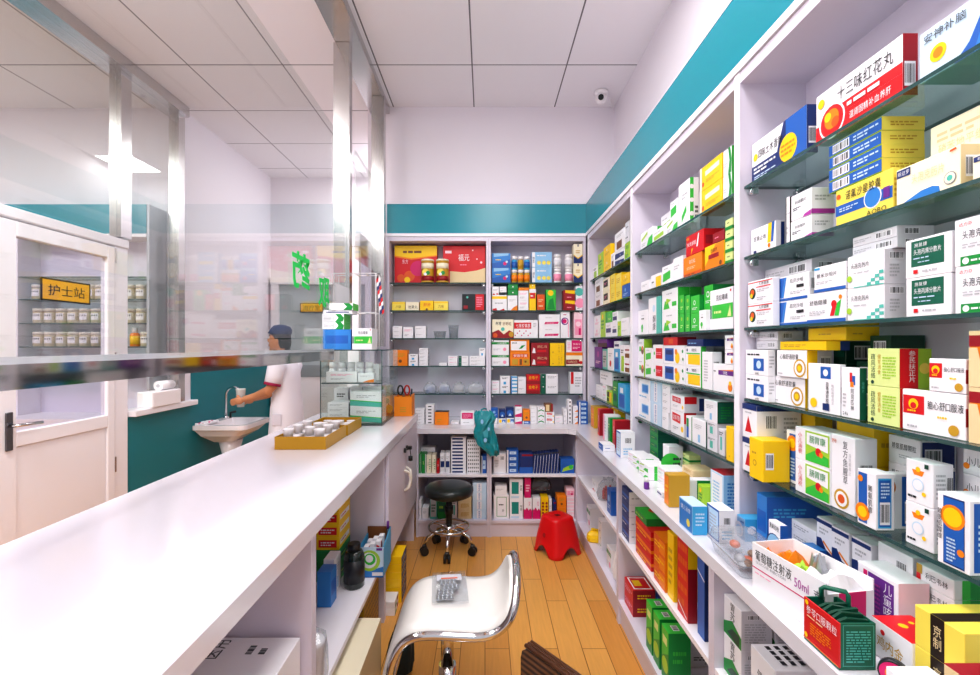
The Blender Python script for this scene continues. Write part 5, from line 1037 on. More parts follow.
back_row('lower shelf, ' + RC, GB, S0, [(493.5, 509, 495, 'gframe'), (495, 507, 486, 'w_plain', dict(up=1)), (509.6, 523, 479, 'tealpan', dict(n=2)), (523.6, 532, 498, 'wmagcl'), (524.5, 531, 478, 'magp', dict(up=1)), (532.5, 540.5, 498, 'wmagcl'), (541, 548.5, 497, 'ydots'), (549, 552, 499, 'w_plain'), (553, 556.5, 501, 'navy'), (557, 566.5, 496, 'orange_s', dict(n=2)), (567, 574.5, 496, 'pinkw'), (566.5, 574.5, 489, 'pink', dict(up=1))], y0=3.33, ymax=3.8, lim=(.048, .637))
# ------------------------------------------------------------------ things other than cartons
rng = random.Random(5)
white_pl = mat('white_plastic', '#efecef', .3); black_pl = M('black_plastic')
def at(px, py, y): return ((px - VX) * y / F, y, zz((VY - py) * y / F))

# bottles, tins, jars
def bottle(name, label, cat, loc, r, h, body, cap, group=None, labcol=None, capr=.8, caph=.2):
    o = empty(name, loc); hb = h * (1 - caph)
    mb = MB(); mb.lathe([(r * .92, 0), (r, h * .03), (r, hb * .86), (r * .82, hb * .97), (r * .7, hb)], seg=18)
    mb.build('bottle_body', body, o)
    mb = MB(); mb.lathe([(r * capr, hb), (r * capr, h * .97), (r * capr * .9, h)], seg=18); mb.build('cap', cap, o)
    if labcol:
        mb = MB(); mb.lathe([(r * 1.012, hb * .16), (r * 1.012, hb * .78)], seg=18); mb.build('paper_label', labcol, o)
    return tag(o, label, cat, group)
gb = 'pill bottles on the top shelf of the back wall'
zb = Z5[0]
for k, px in enumerate((514.3, 520.6, 526.9)):
    for lv in (0, 1):
        x = (px - VX) * 3.70 / F
        bottle('pill_bottle', f'{"upper" if lv else "lower"} {"gold" if (lv == 0 or k == 1) else "blue"} pill bottle with white cap, {ORD[k]} in the group of six', 'bottle',
               (x, 3.70, zb + lv * .104), .0235, .103, ink('j') if (lv == 0 or k == 1) else ink('u'), white_pl, gb, ink('o') if lv == 0 else (ink('b') if k != 1 else ink('j')), .92, .24)
for k, px in enumerate((557.3, 568.6)):
    for lv in (0, 1):
        bottle('pill_bottle', f'{"upper" if lv else "lower"} white supplement bottle with red mark, {"left" if k == 0 else "right"} of the tall pair on the back shelf', 'bottle',
               ((px - VX) * 3.70 / F, 3.70, zb + lv * .112), .031, .111, white_pl, white_pl, gb, ink('p') if lv == 0 else ink('w'), .9, .22)
for k, px in enumerate((427.8, 442.6)):
    o = empty('milk_powder_tin', ((px - VX) * 3.70 / F, 3.69, zb))
    mb = MB(); mb.lathe([(.050, 0), (.050, .006), (.048, .010), (.048, .158), (.050, .162), (.050, .168)], seg=28, mfun=lambda i: 0); mb.build('tin_body', ink('j'), o)
    mb = MB(); mb.lathe([(.0485, .012), (.0485, .05)], seg=28); mb.build('red_band', ink('R'), o)
    mb = MB(); mb.lathe([(.0488, .108), (.0488, .150)], seg=28); mb.build('cream_band', ink('C'), o)
    mb = MB()
    for (u, v, rr, c) in ((-.01, .078, .026, 0), (.008, .072, .016, 1), (-.012, .062, .012, 2)):
        mb.face([((u + rr * math.cos(2 * PI * i / 14)), -.0492 - .0004 * c, v + rr * math.sin(2 * PI * i / 14)) for i in range(14)], c)
    mb.build('picture_label', [ink('Y'), ink('g'), ink('W')], o)
    mb = MB(); mb.lathe([(.051, .168), (.051, .178), (.046, .182)], seg=28); mb.build('plastic_lid', ink('C'), o)
    tag(o, f'gold round tin with red base before the red gift boxes, {"left" if k == 0 else "right"} one', 'tin', 'gold tins on the top back shelf')
def jar(label, loc, h=.115, r=.043, group='labelled jars on the shelves of the room behind the door'):
    o = empty('storage_jar', loc)
    mb = MB(); mb.lathe([(r * .9, 0), (r, .006), (r, h * .72), (r * .92, h * .78)], seg=16); mb.build('jar_body', mat('jar_cream', '#cbbfa2', .25), o)
    mb = MB(); mb.lathe([(r * 1.02, h * .78), (r * 1.02, h * .98), (r * .96, h)], seg=16); mb.build('lid', mat('jar_lid', '#d8d2c6', .4), o)
    mb = MB(); n = 5
    for i in range(n):
        a0, a1 = -PI / 2 - .75 + 1.5 * i / n, -PI / 2 - .75 + 1.5 * (i + 1) / n; q = r * 1.015
        mb.face([(q * math.cos(a0), q * math.sin(a0), h * .22), (q * math.cos(a1), q * math.sin(a1), h * .22), (q * math.cos(a1), q * math.sin(a1), h * .66), (q * math.cos(a0), q * math.sin(a0), h * .66)], 0)
    q2 = r * 1.03
    for i in range(4):
        a = -PI / 2 - .45 + .3 * i
        mb.face([(q2 * math.cos(a), q2 * math.sin(a), h * .46), (q2 * math.cos(a + .14), q2 * math.sin(a + .14), h * .46), (q2 * math.cos(a + .14), q2 * math.sin(a + .14), h * .58), (q2 * math.cos(a), q2 * math.sin(a), h * .58)], 1)
    mb.build('paper_label', [white_pl, ink('k')], o)
    return tag(o, label, 'jar', group)
for lv, rowname in ((1, 'top'), (2, 'middle'), (3, 'bottom')):
    pxs = [40, 51.4, 63, 74.6, 86.2, 97.8] if lv > 1 else [39, 91.5, 102]
    for k, px in enumerate(pxs):
        jar(f'cream jar, {ORD[k]} from left on the {rowname} row behind the white door', ((px - VX) * 3.735 / F, 3.735, zz(NL[lv]) + .0012))
    for k, px in enumerate([130.5, 142.5] if lv < 3 else [147]):
        jar(f'cream jar on the {rowname} row beside the steel post, {ORD[k]} there', ((px - VX) * 3.735 / F, 3.735, zz(NL[lv]) + .0012))
bottle('spray_bottle', 'yellow bottle with white cap on the nurse shelf beside the post', 'bottle', ((135 - VX) * 3.73 / F, 3.73, zz(NL[3]) + .0012), .034, .15, ink('o'), white_pl, None, ink('y'), .6, .3)

# clear tubs and bags on the left back bay
for (px, y0p, r, h, nm, lab) in ((440, 330, .052, .055, 'plastic_tub', 'low clear plastic tub on the third shelf of the back wall'), (453.6, 325, .043, .105, 'plastic_cup', 'clear plastic cup on the third shelf of the back wall')):
    mb = MB(); mb.lathe([(r * .78, 0), (r * .95, h * .96), (r * 1.06, h * .97), (r * 1.06, h), (r * .9, h), (r * .74, .004), (.001, .004)], seg=24)
    tag(mb.build(nm, 'clear_plastic', None, ((px - VX) * 3.72 / F, 3.72, Z5[2])), lab, 'tub')
def pillow_bag(name, label, loc, w, d, h, m, seed, rz=0, group=None, contents=None, cat='bag', kind=None):
    o = empty(name, loc, rz); mb = MB(); g = random.Random(seed); n = 20; rings = []
    for t, s in ((0, .72), (.08, .95), (.35, 1.), (.62, .9), (.82, .66), (.92, .34), (1., .46)):
        ring = []
        for k in range(n):
            a = 2 * PI * k / n; c, s_ = math.cos(a), math.sin(a)
            e = abs(c) ** .55 * (1 if c > 0 else -1); f = abs(s_) ** .55 * (1 if s_ > 0 else -1); j = 1 + g.uniform(-.08, .08) * (t > .02)
            ring.append((w / 2 * s * e * j, d / 2 * s * f * j, h * t * (1 + (g.uniform(-.05, .05) if t > .85 else 0))))
        rings.append(ring)
    mb.loft(rings, 0, True, False); mb.build('bag_film', m, o)
    if contents:
        mb = MB()
        for i in range(9):
            x, y = g.uniform(-.3, .3) * w, g.uniform(-.25, .25) * d
            mb.lathe([(.010, 0), (.010, h * .4), (.006, h * .45), (.006, h * .55)], x, y, .004, 10)
        mb.build('vials', contents, o)
    return tag(o, label, cat, group)
for k, (a, b) in enumerate(((424, 436.5), (438, 450.8), (452.5, 466), (467.5, 484))):
    pillow_bag('plastic_bag', f'clear bag of {"blue" if k < 2 else "pale"} vials on the fifth back shelf, {ORD[k]} from left', ((a + b) / 2 * 3.73 / F - VX * 3.73 / F, 3.73, Z5[4]), (b - a) * 3.73 / F, .09, .085, 'bag_clear', 20 + k, 0,
               'clear bags on the fifth back shelf', ink('B') if k < 2 else ink('z'))
pillow_bag('plastic_bag', 'grey plastic bag lying on magenta boxes in lower back cabinet', ((540 - VX) * 3.40 / F, 3.42, S0 + .185), .16, .12, .10, mat('grey_film', '#4b4d52', .25), 31)
pillow_bag('plastic_bag', 'white and green bag on lower shelf of first right cabinet', (.73, 2.47, S0), .12, .11, .19, ink('W'), 33, 1.2)
pillow_bag('plastic_bag', 'yellow bag on lower shelf of first right cabinet', (.69, 2.95, S0), .07, .10, .075, ink('y'), 34, 1.3)
pillow_bag('plastic_bag', 'red and white bag at the far end of first right cabinet', (.86, 3.19, S0), .07, .08, .22, ink('p'), 35, 1.3)
pillow_bag('plastic_bag', 'clear bag on upper shelf of first right cabinet', (.73, 2.78, S1), .14, .13, .12, 'clear_plastic', 36, 1.3, None, ink('r'))

# teal bag hanging at the front of the back worktop
o = empty('hanging_bag', (.0, 3.218, zz(-.757))); mb = MB(); g = random.Random(3); n = 22; rings = []
for (t, cx, wx, wy) in ((0, .058, .020, .012), (.05, .055, .040, .022), (.15, .042, .056, .034), (.28, .022, .070, .036), (.42, .006, .078, .034), (.56, -.006, .072, .032), (.7, -.004, .064, .030), (.82, .002, .072, .026), (.92, -.004, .068, .018), (1., -.010, .050, .010)):
    rings.append([(cx + wx * math.cos(2 * PI * k / n) * (1 + g.uniform(-.12, .12)), min(.040, wy * math.sin(2 * PI * k / n) * (1 + g.uniform(-.3, .3))), .305 * t + g.uniform(-.011, .011)) for k in range(n)])
mb.loft(rings, 0, True, False); mb.build('bag_film', mat('teal_film', '#0c8791', .22, coat=.4), o)
for (x, z, a, b) in ((-.02, .24, .010, .016), (.025, .19, .008, .012), (.002, .115, .012, .015)):
    mb = MB(); mb.face([(x + a * math.cos(2 * PI * i / 12), -.049, z + b * math.sin(2 * PI * i / 12)) for i in range(12)], 0)
    mb.build('bag_print', ink('l'), o)
mb = MB(); mb.tube([(-.03, 0, .29), (-.025, .012, .312), (-.005, .036, .318), (.01, .052, .310)], .006, 8); mb.build('bag_handle', M('teal_film'), o)
tag(o, 'crumpled teal plastic bag hanging over the edge of the back worktop', 'bag')

# ------------------------------------------------------------------ seats
def torus(mb, R_, r, z, seg=36, mi=0, cx=0, cy=0):
    mb.tube([(cx + R_ * math.cos(2 * PI * k / seg), cy + R_ * math.sin(2 * PI * k / seg), z) for k in range(seg)], r, 8, mi, True)
o = empty('rolling_stool', (-.235, 3.07, 0))
mb = MB(); mb.lathe([(.07, .365), (.135, .368), (.155, .38), (.160, .40), (.158, .418), (.145, .432), (.10, .440), (.001, .442)], seg=36); mb.build('seat', 'black_leather', o)
mb = MB(); mb.tube([(0, 0, .16), (0, 0, .365)], .021, 14); mb.tube([(0, 0, .25), (0, 0, .30)], .028, 14); mb.build('gas_column', 'black_plastic', o)
mb = MB(); mb.lathe([(.001, .120), (.036, .122), (.038, .165), (.026, .18), (.001, .182)], seg=20); mb.build('hub', 'chrome', o)
mb = MB(); torus(mb, .132, .008, .165)
for k in range(3): a = .5 + 2 * PI * k / 3; mb.tube([(.03 * math.cos(a), .03 * math.sin(a), .162), (.13 * math.cos(a), .13 * math.sin(a), .165)], .006, 8)
mb.build('foot_ring', 'chrome', o)
for k in range(5):
    a = -PI / 2 + 2 * PI * k / 5; c, s = math.cos(a), math.sin(a)
    mb = MB(); mb.tube([(.03 * c, .03 * s, .145), (.09 * c, .09 * s, .138), (.14 * c, .14 * s, .112), (.160 * c, .160 * s, .068)], .0115, 10); leg = mb.build('leg', 'chrome', o)
    mb = MB(); x, y = .163 * c, .163 * s; px_, py_ = -s, c
    for q in (-1, 1):
        cx, cy = x + px_ * .013 * q, y + py_ * .013 * q
        mb.tube([(cx - px_ * .008, cy - py_ * .008, .027), (cx + px_ * .008, cy + py_ * .008, .027)], .0265, 16)
    mb.box(x - .014, y - .014, .028, x + .014, y + .014, .066, 0, .004)
    mb.build('caster', 'black_plastic', leg)
tag(o, 'round black rolling stool with chrome star base before the back shelves', 'stool')

o = empty('plastic_stool', (.475, 3.085, 0), .55)
mb = MB(); n = 64; rings = []
def sq(R_, z, arch, k):
    a = 2 * PI * k / n; c, s = math.cos(a), math.sin(a); e = 5
    q = (abs(c) ** e + abs(s) ** e) ** (-1 / e)
    m_ = min(1, abs(abs(math.sin(2 * a)) ** 1) * 1.35); lift = arch * (1 - m_ ** 2) ** .5 if m_ < 1 else 0
    return (R_ * .87 * q * c, R_ * .87 * q * s, z + lift)
for R_, z, arch in ((.143, .0, .062), (.146, .002, .062), (.138, .022, .055), (.130, .08, .012), (.112, .16, 0), (.098, .215, 0), (.094, .228, 0), (.084, .235, 0), (.05, .236, 0), (.02, .234, 0)):
    rings.append([sq(R_, z, arch, k) for k in range(n)])
mb.loft(rings, 0, False, True); c_ = [(p[0], p[1], p[2]) for p in rings[-1]]; mb.face(c_, 1)  # shade of the handle hole put in as a dark disc
for R_, z, arch in ((.139, .001, .062), (.126, .08, .012), (.094, .21, 0)): pass
mb.loft([[sq(.143, 0, .062, k) for k in range(n)][::-1], [sq(.132, .02, .055, k) for k in range(n)][::-1], [sq(.108, .16, 0, k) for k in range(n)][::-1], [sq(.09, .222, 0, k) for k in range(n)][::-1]], 0, False, True)
mb.build('stool_shell', ['red_plastic', mat('dark_red', '#5c0508', .5)], o)
a = PI; c, s_ = math.cos(a), math.sin(a); mb = MB()
ctr = Vector((c * .1065, s_ * .1065, .125)); tg = Vector((-s_, c, 0)); nn = Vector((c * .97, s_ * .97, .24)).normalized(); up = nn.cross(tg) * -1
mb.face([ctr + nn * .005 + tg * (.014 * math.cos(2 * PI * i / 16)) + up * (.014 * math.sin(2 * PI * i / 16)) for i in range(16)], 0)
mb.build('moulded_badge', mat('badge_red', '#a8141a', .5), o)
tag(o, 'small red plastic stool with arched feet on the wooden floor', 'stool')

# bar stool with white shaped seat
BX, Y0, Y1 = -.11, 1.45, 1.80
prof = [(-.318, -1.13), (-.312, -1.05), (-.298, -.975), (-.270, -.918), (-.228, -.890), (-.17, -.884), (-.09, -.888), (-.02, -.892), (.030, -.880), (.064, -.850), (.081, -.815), (.090, -.780), (.094, -.748)]
o = empty('bar_stool', (BX, (Y0 + Y1) / 2, 0))
def smooth(pts, it=2):
    for _ in range(it):
        q = [pts[0]]
        for a, b in zip(pts, pts[1:]): q += [tuple(.75 * u + .25 * v for u, v in zip(a, b)), tuple(.25 * u + .75 * v for u, v in zip(a, b))]
        pts = q + [pts[-1]]
    return pts
pr = smooth([(x - BX, zz(z)) for x, z in prof]); cy0, cy1 = Y0 - (Y0 + Y1) / 2, Y1 - (Y0 + Y1) / 2
def offs(pr, d):
    out = []
    for i, p in enumerate(pr):
        a, b = pr[max(i - 1, 0)], pr[min(i + 1, len(pr) - 1)]; t = Vector((b[0] - a[0], b[1] - a[1])).normalized()
        out.append((p[0] - t.y * d, p[1] + t.x * d))
    return out
up_, dn_ = offs(pr, .012), offs(pr, -.010)
def taper(i):
    zr = pr[i][1] - E; q = (zr + .872) / .128
    return 1. if q <= 0 or pr[i][0] < BX * -1 else max(.30, math.sqrt(max(0, 1 - min(q, 1) ** 2.2)))
mb = MB(); secs = []
ny = 9
for i in range(len(pr)):
    ring = []
    for k in range(ny):
        y = (cy0 + .006 + (cy1 - cy0 - .012) * k / (ny - 1)) * taper(i); e = .006 if k in (0, ny - 1) else 0
        ring.append((up_[i][0], y, up_[i][1] - e + .004 * math.sin(PI * k / (ny - 1))))
    for k in reversed(range(ny)):
        y = (cy0 + .006 + (cy1 - cy0 - .012) * k / (ny - 1)) * taper(i); ring.append((dn_[i][0], y, dn_[i][1]))
    secs.append(ring)
mb.loft([list(reversed(r)) for r in secs], 0, True, True); mb.build('seat', 'white_leather', o)
mb = MB()
rail = [(dn_[i][0] + .001, cy0 * taper(i), dn_[i][1] - .001) for i in range(len(pr))]
mb.tube(rail + [(x, -y, z) for x, y, z in reversed(rail)], .0135, 12)
mb.tube([(pr[0][0], cy0, pr[0][1]), (pr[0][0], cy1, pr[0][1])], .0135, 12)
mb.build('chrome_frame', 'chrome', o)
mb = MB(); mb.tube([(-.02, 0, .02), (-.02, 0, .25)], .030, 20); mb.tube([(-.02, 0, .25), (-.02, 0, zz(-.905))], .0225, 20); mb.build('column', 'chrome', o)
mb = MB(); mb.box(-.14, -.09, zz(-.918), .10, .09, zz(-.903), 0, .003); mb.build('seat_plate', 'black_plastic', o)
mb = MB(); mb.lathe([(.19, 0), (.195, .006), (.17, .018), (.06, .028), (.035, .04)], -.02, 0, 0, 40); mb.build('base_disc', 'chrome', o)
tag(o, 'bar stool with white shaped seat and chrome frame in the aisle', 'stool')
# clear bag with blister pills on the seat
o = empty('pill_bag', (-.125, 1.66, zz(-.8615)), .1); mb = MB(); g = random.Random(8)
nx, ny2 = 8, 10
def bagz(i, k, s): return (.003 + (.020 * math.sin(PI * i / nx) * math.sin(PI * min(1, (ny2 - k) / 7)) if s else 0) + g.uniform(0, .002))
grid = [[(-.062 + .124 * i / nx, -.10 + .21 * k / ny2, bagz(i, k, True) + .004) for i in range(nx + 1)] for k in range(ny2 + 1)]
for k in range(ny2):
    for i in range(nx): mb.face([grid[k][i], grid[k][i + 1], grid[k + 1][i + 1], grid[k + 1][i]], 0, True)
mb.face([(-.062, -.10, .0005), (-.062, .11, .0005), (.062, .11, .0005), (.062, -.10, .0005)], 0)
mb.build('bag_film', 'thin_film', o)
mb = MB()
for q in range(4):
    x, y, a = g.uniform(-.02, .02), -.06 + .028 * q, g.uniform(-.5, .5)
    mb.box(x - .03, y - .016, .002 + .003 * q, x + .03, y + .016, .005 + .003 * q, 0)
    for i in range(4):
        for j in range(2): mb.ball((x - .022 + .0147 * i, y - .008 + .016 * j, .006 + .003 * q), (.005, .005, .004), 8, 4, 0)
mb.build('blister_strips', mat('foil', '#b9bcc2', .3, .8), o)
mb = MB(); mb.face([(-.045, .04, .0105), (.045, .04, .0105), (.045, .085, .0105), (-.045, .085, .0105)], 0); mb.face([(-.03, .05, .0112), (.03, .05, .0112), (.03, .06, .0112), (-.03, .06, .0112)], 1); mb.build('paper_label', [ink('w'), ink('O')], o)
tag(o, 'clear bag of foil pill strips lying on the white stool seat', 'bag')

# dark wooden chair, lower edge of the view
A, B_ = Vector((.083, .985, 0)), Vector((.345, .655, 0)); dr = (B_ - A).normalized(); nr = Vector((-dr.y, dr.x, 0)); Wd = (B_ - A).length
o = empty('wooden_chair', tuple((A + B_) / 2 + Vector((0, 0, 0))), math.atan2(dr.y, dr.x))
mb = MB(); hw = Wd / 2
outl = [(-hw, .40), (hw, .40), (hw, .70), (hw - .02, .728), (-hw + .02, .728), (-hw + .004, .716), (-hw, .70)]
mb.prism(outl, -.011, .011, 'y', 0); mb.build('backrest', 'dark_wood', o)
mb = MB()
for k in range(3): mb.tube([(-hw + .012, -.008 + .008 * k, .730), (hw - .012, -.008 + .008 * k, .730)], .0045, 8)
mb.build('top_rail', mat('rail_wood', '#4a2a18', .3), o)
mb = MB(); mb.box(-hw, .012, .40, hw, .38, .435, 0, .006); mb.build('seat', 'dark_wood', o)
for x in (-hw + .02, hw - .02):
    for y in (.0, .35): mb = MB(); mb.tube([(x, y, 0), (x, y, .40)], [.012, .016], 10); mb.build('leg', 'dark_wood', o)
tag(o, 'dark striped wooden chair at the bottom edge beside the white stool', 'chair')

# ------------------------------------------------------------------ service counter
def tray(name, label, x0, y0, x1, y1, h, col, z=LH, cat='tray'):
    o = empty(name, ((x0 + x1) / 2, (y0 + y1) / 2, z)); a, b = (x1 - x0) / 2, (y1 - y0) / 2; t = .004
    mb = MB(); mb.box(-a, -b, .0005, a, b, .005); mb.build('tray_floor', col, o)
    mb = MB(); mb.box(-a, -b, .005, a, -b + t, h); mb.box(-a, b - t, .005, a, b, h); mb.box(-a, -b + t, .005, -a + t, b - t, h); mb.box(a - t, -b + t, .005, a, b - t, h)
    mb.build('tray_wall', col, o); return tag(o, label, cat)
tc = mat('tray_gold', '#b8890f', .4)
tray('card_tray', 'golden tray of white cups on the counter, nearer one', -.945, 2.11, -.715, 2.42, .058, tc)
tray('card_tray', 'golden tray of white cups on the counter, farther one', -.93, 2.435, -.71, 2.70, .056, tc)
def cup(label, loc, group, rx=0):
    mb = MB(); r, h = .024, .04
    mb.lathe([(r * .8, 0), (r, h * .9), (r * 1.04, h), (r * .95, h), (r * .76, .003), (.001, .003)], seg=16)
    ob = mb.build('medicine_cup', white_pl, None, loc); ob.rotation_euler = (rx, 0, 0); return tag(ob, label, 'cup', group)
k = 0
for j in range(5):
    for i in range(3):
        x, y = -.900 + .071 * i + (j % 2) * .006, 2.152 + .057 * j
        cup(f'white cup in nearer golden tray, {ORD[i]} across in {ORD[j]} row', (x, y, LH + .0055), 'white cups in the nearer tray', 0)
        if (i + j) % 2 == 0:
            cup(f'white cup stacked on top in nearer golden tray, {ORD[i]} across in {ORD[j]} row', (x, y, LH + .0465), 'white cups in the nearer tray')
for j in range(3):
    for i in range(3):
        cup(f'white cup in farther golden tray, {ORD[i]} across in {ORD[j]} row', (-.885 + .066 * i, 2.49 + .078 * j, LH + .0055), 'white cups in the farther tray', 0)

# glass display case and its stock
CX0, CX1, CY0, CY1, CH = -.957, -.600, 2.735, 3.235, .443
o = empty('display_case', (CX0, CY0, LH)); W_, D_ = CX1 - CX0, CY1 - CY0; t = .005
pbox('base_frame', o, 0, 0, .0005, W_, D_, .010, mat('case_base', '#3c4a48', .3))
def gpart(nm, x0, y0, z0, x1, y1, z1): return pbox(nm, o, x0, y0, z0, x1, y1, z1, 'case_glass')
gpart('front_glass', 0, 0, .010, W_, t, CH - .006); gpart('side_glass', 0, t, .010, t, D_, CH - .006); gpart('side_glass', W_ - t, t, .010, W_, D_, CH - .006)
gpart('top_glass', -.012, -.012, CH - .006, W_ + .012, D_ + .004, CH)
gpart('shelf_glass', t, t, .243, W_ - t, D_ - .01, .250)
mb = MB()
for x in (0, W_): mb.tube([(x, 0, .010), (x, 0, CH)], .0028, 6)
mb.tube([(-.012, -.012, CH - .003), (W_ + .012, -.012, CH - .003), (W_ + .012, D_, CH - .003)], .0034, 6); mb.tube([(t, t - .002, .2465), (W_ - t, t - .002, .2465)], .0034, 6)
mb.build('glass_edge', 'glass_edge', o)
tag(o, 'glass display case with one shelf on the far end of counter', 'display case')
gc = 'medicine boxes in the glass display case'
def case_box(sty, px0, px1, y, d, z, h, label, n=1, group=gc):
    xa, xb = (px0 - VX) * y / F, (px1 - VX) * y / F
    for i in range(n): carton(sty, xb - xa - .001, d, h - .0006, ((xa + xb) / 2, y + d / 2, z + i * h + .0004), 0, label if n == 1 else stackword(i, n) + label, group)
zl, zu, zt = LH + .0105, LH + .2505, LH + CH
case_box('w_gwave', 350, 382, 2.775, .12, zl, .092, 'white box with teal wave on the floor of the glass case', 2)
case_box('w_flat', 327.5, 348.5, 2.775, .12, zl, .030, 'white box in left stack inside the glass case', 4)
case_box('wlime', 334, 348, 2.93, .1, zl, .19, 'white and lime box at the back of the glass case')
case_box('w_pink', 350, 362, 2.92, .09, zl, .20, 'white pink-printed box at back of the glass case')
case_box('gw_small', 363, 381, 2.92, .10, zl, .20, 'white green-printed box at back of the glass case')
case_box('cb', 383, 390, 3.1, .1, zl, .19, 'cream box at the rear corner of the glass case')
case_box('w_sq', 326, 357, 2.775, .05, zu, .062, 'long white box on the upper shelf of the glass case')
case_box('w_wave', 358, 374, 2.775, .05, zu, .052, 'white and amber box on the shelf of the glass case')
for k in range(5):
    bottle('pill_bottle', f'white bottle on the glass case shelf, {ORD[k]} from left', 'bottle', (-.925 + .055 * k, 2.865, zu), .024, .115, white_pl, white_pl, 'white bottles in the glass case', ink('w'), .95, .3)
case_box('w_plain', 368, 379, 2.92, .07, zu, .10, 'small white box behind bottles in the glass case')
case_box('blue_big', 323, 351, 2.745, .14, zt, .118, 'blue box on top of the glass display case')
case_box('w_greenlab', 352, 372, 2.745, .14, zt, .125, 'white box with green label on top of display case')
case_box('wgreen', 322, 344, 2.745, .13, zt + .1185, .045, 'white green-ended box on top of the blue one', 2)
case_box('w_blab', 323, 352, 2.75, .12, zt + .209, .022, 'flat white and blue box high on the display case')
case_box('wgreen', 329, 353, 2.745, .12, zt + .2315, .04, 'topmost white and green box of the display case pile')
# white wire rack with a striped lanyard
o = empty('wire_rack', (-.80, 3.10, zt)); mb = MB(); r = .0035
for x, y in ((-.13, 0), (.08, 0), (-.13, .10), (.08, .10)): mb.tube([(x, y, .001), (x, y, .50)], r, 6)
for z in (.24, .50):
    mb.tube([(-.13, 0, z), (.08, 0, z), (.08, .10, z), (-.13, .10, z)], r, 6, 0, True)
for x in (-.06, .01): mb.tube([(x, 0, .50), (x, .10, .50)], r, 6); mb.tube([(x, 0, .24), (x, .10, .24)], r, 6)
mb.build('wire_frame', white_pl, o); tag(o, 'white wire rack standing on the glass display case', 'rack')
o = empty('hanging_lanyard', (-.714, 3.085, zt + .26)); mb = MB()
for i in range(9):
    for s in (0, 1):
        z0, z1 = .20 - .026 * i, .20 - .026 * (i + 1); x0, x1 = .014 * s + .003 * i, .014 * (s + 1) + .003 * i
        mb.face([(x0, 0, z0), (x0, 0, z1), (x1, 0, z1 + .012), (x1, 0, z0 + .012)], (i + s) % 3)
mb.build('ribbon', [ink('r'), ink('W'), ink('n')], o)
mb = MB(); mb.tube([(.006, .0, .20), (.012, .004, .235), (.018, .014, .242), (.02, .018, .236)], .0025, 6); mb.build('clip', 'black_plastic', o)
tag(o, 'red, white and blue striped lanyard hanging from the wire rack', 'lanyard')

# orange pen box with scissors
o = empty('pen_box', (-.540, 3.155, LH)); t = .004; a, b, h = .058, .062, .13
pbox('box_floor', o, -a, -b, .0005, a, b, .005, 'orange_card')
mb = MB(); mb.box(-a, -b, .005, a, -b + t, h); mb.box(-a, b - t, .005, a, b, h); mb.box(-a, -b + t, .005, -a + t, b - t, h); mb.box(a - t, -b + t, .005, a, b - t, h + .012); mb.build('box_wall', 'orange_card', o)
mb = MB(); 
for i in range(3): mb.box(-.02, -b - .0006, .03 + .012 * i, .02, -b - .0002, .035 + .012 * i)
mb.build('printed_text', ink('j'), o)
tag(o, 'open orange box holding scissors at the end of the counter', 'box')
o = empty('scissors', (-.545, 3.15, LH + .022))
mb = MB(); mb.prism([(-.008, 0), (.004, 0), (.012, .115), (-.002, .115)], -.002, .0, 'y'); mb.prism([(-.004, 0), (.008, 0), (.002, .115), (-.012, .115)], .0005, .0025, 'y'); mb.build('blades', 'steel', o)
for s in (-1, 1):
    mb = MB(); pts = [(s * .022 + .020 * math.cos(2 * PI * k / 20) * .85, .001 * s, .145 + .028 * math.sin(2 * PI * k / 20) * 1.1) for k in range(20)]
    mb.tube(pts, .0058, 8, 0, True); mb.build('finger_loop', 'black_plastic' if s < 0 else mat('scissor_red', '#b3261c', .4), o)
tag(o, 'scissors with dark handles standing in the orange box', 'scissors')
for k, (x, y, c, l) in enumerate(((-.505, 3.13, 'k', 'black'), (-.515, 3.18, 'n', 'blue'))):
    o = empty('pen', (x, y, LH + .006)); mb = MB(); mb.tube([(0, 0, 0), (.016, .006, .15)], .0042, 8); mb.build('barrel', ink(c), o); mb = MB(); mb.tube([(.0162, .0061, .1505), (.018, .0066, .168)], .0048, 8); mb.build('cap', ink('K'), o)
    tag(o, f'{l} pen standing in the orange box beside the scissors', 'pen')

# things under the service counter
def left_box(sty, xf, yn, w, d, h, z, label, n=1, name='medicine_box', group='boxes under the service counter'):
    for i in range(n): carton(sty, w, d, h - .0006, (xf - d / 2, yn + w / 2, z + .0004 + i * h), PI / 2, label if n == 1 else stackword(i, n) + label, group, name)
SL = .3102
S('printer', 'white carton', 'W', L=[r_(0, 0, .8, .55, 'D'), t_(.05, .62, .3, .86, '医用', 'K')], T=[ln_(.84, .14, .92, .3, 2, 'K'), t_(.80, .42, .97, .55, '医用', 'K'), ln_(.82, .6, .95, .66, 1, 'z')])
left_box('printer', -.515, .86, .45, .43, .225, SL, 'large white carton with dark green side in nearest counter cabinet', name='shipping_carton')
left_box('yr_stk', -.64, 2.06, .17, .10, .055, SL + .1405, 'yellow and red box in stack under the counter', 4)
left_box('blue_big', -.61, 1.86, .07, .055, .14, SL, 'blue box at front of shelf under the counter')
left_box('w_gside', -.625, 1.95, .085, .045, .15, SL, 'white and green box beside the dark bottle under counter')
left_box('dgreen', -.64, 2.06, .17, .10, .07, SL, 'dark green box below the yellow stack under the counter', 2)
left_box('yb_stk', -.437, 2.46, .15, .13, .04, 0, 'yellow and blue box in floor stack below counter doors', 6)
left_box('wg_low', -.45, 2.34, .10, .09, .035, 0, 'white green-cornered box on floor below counter doors', 2)
left_box('brownpat', -.505, 1.96, .27, .26, .27, 0, 'brown lattice carton on the floor under the counter', name='shipping_carton')
left_box('kraft', -.425, 1.50, .42, .36, .235, 0, 'brown cardboard carton sticking out under the counter', name='shipping_carton')
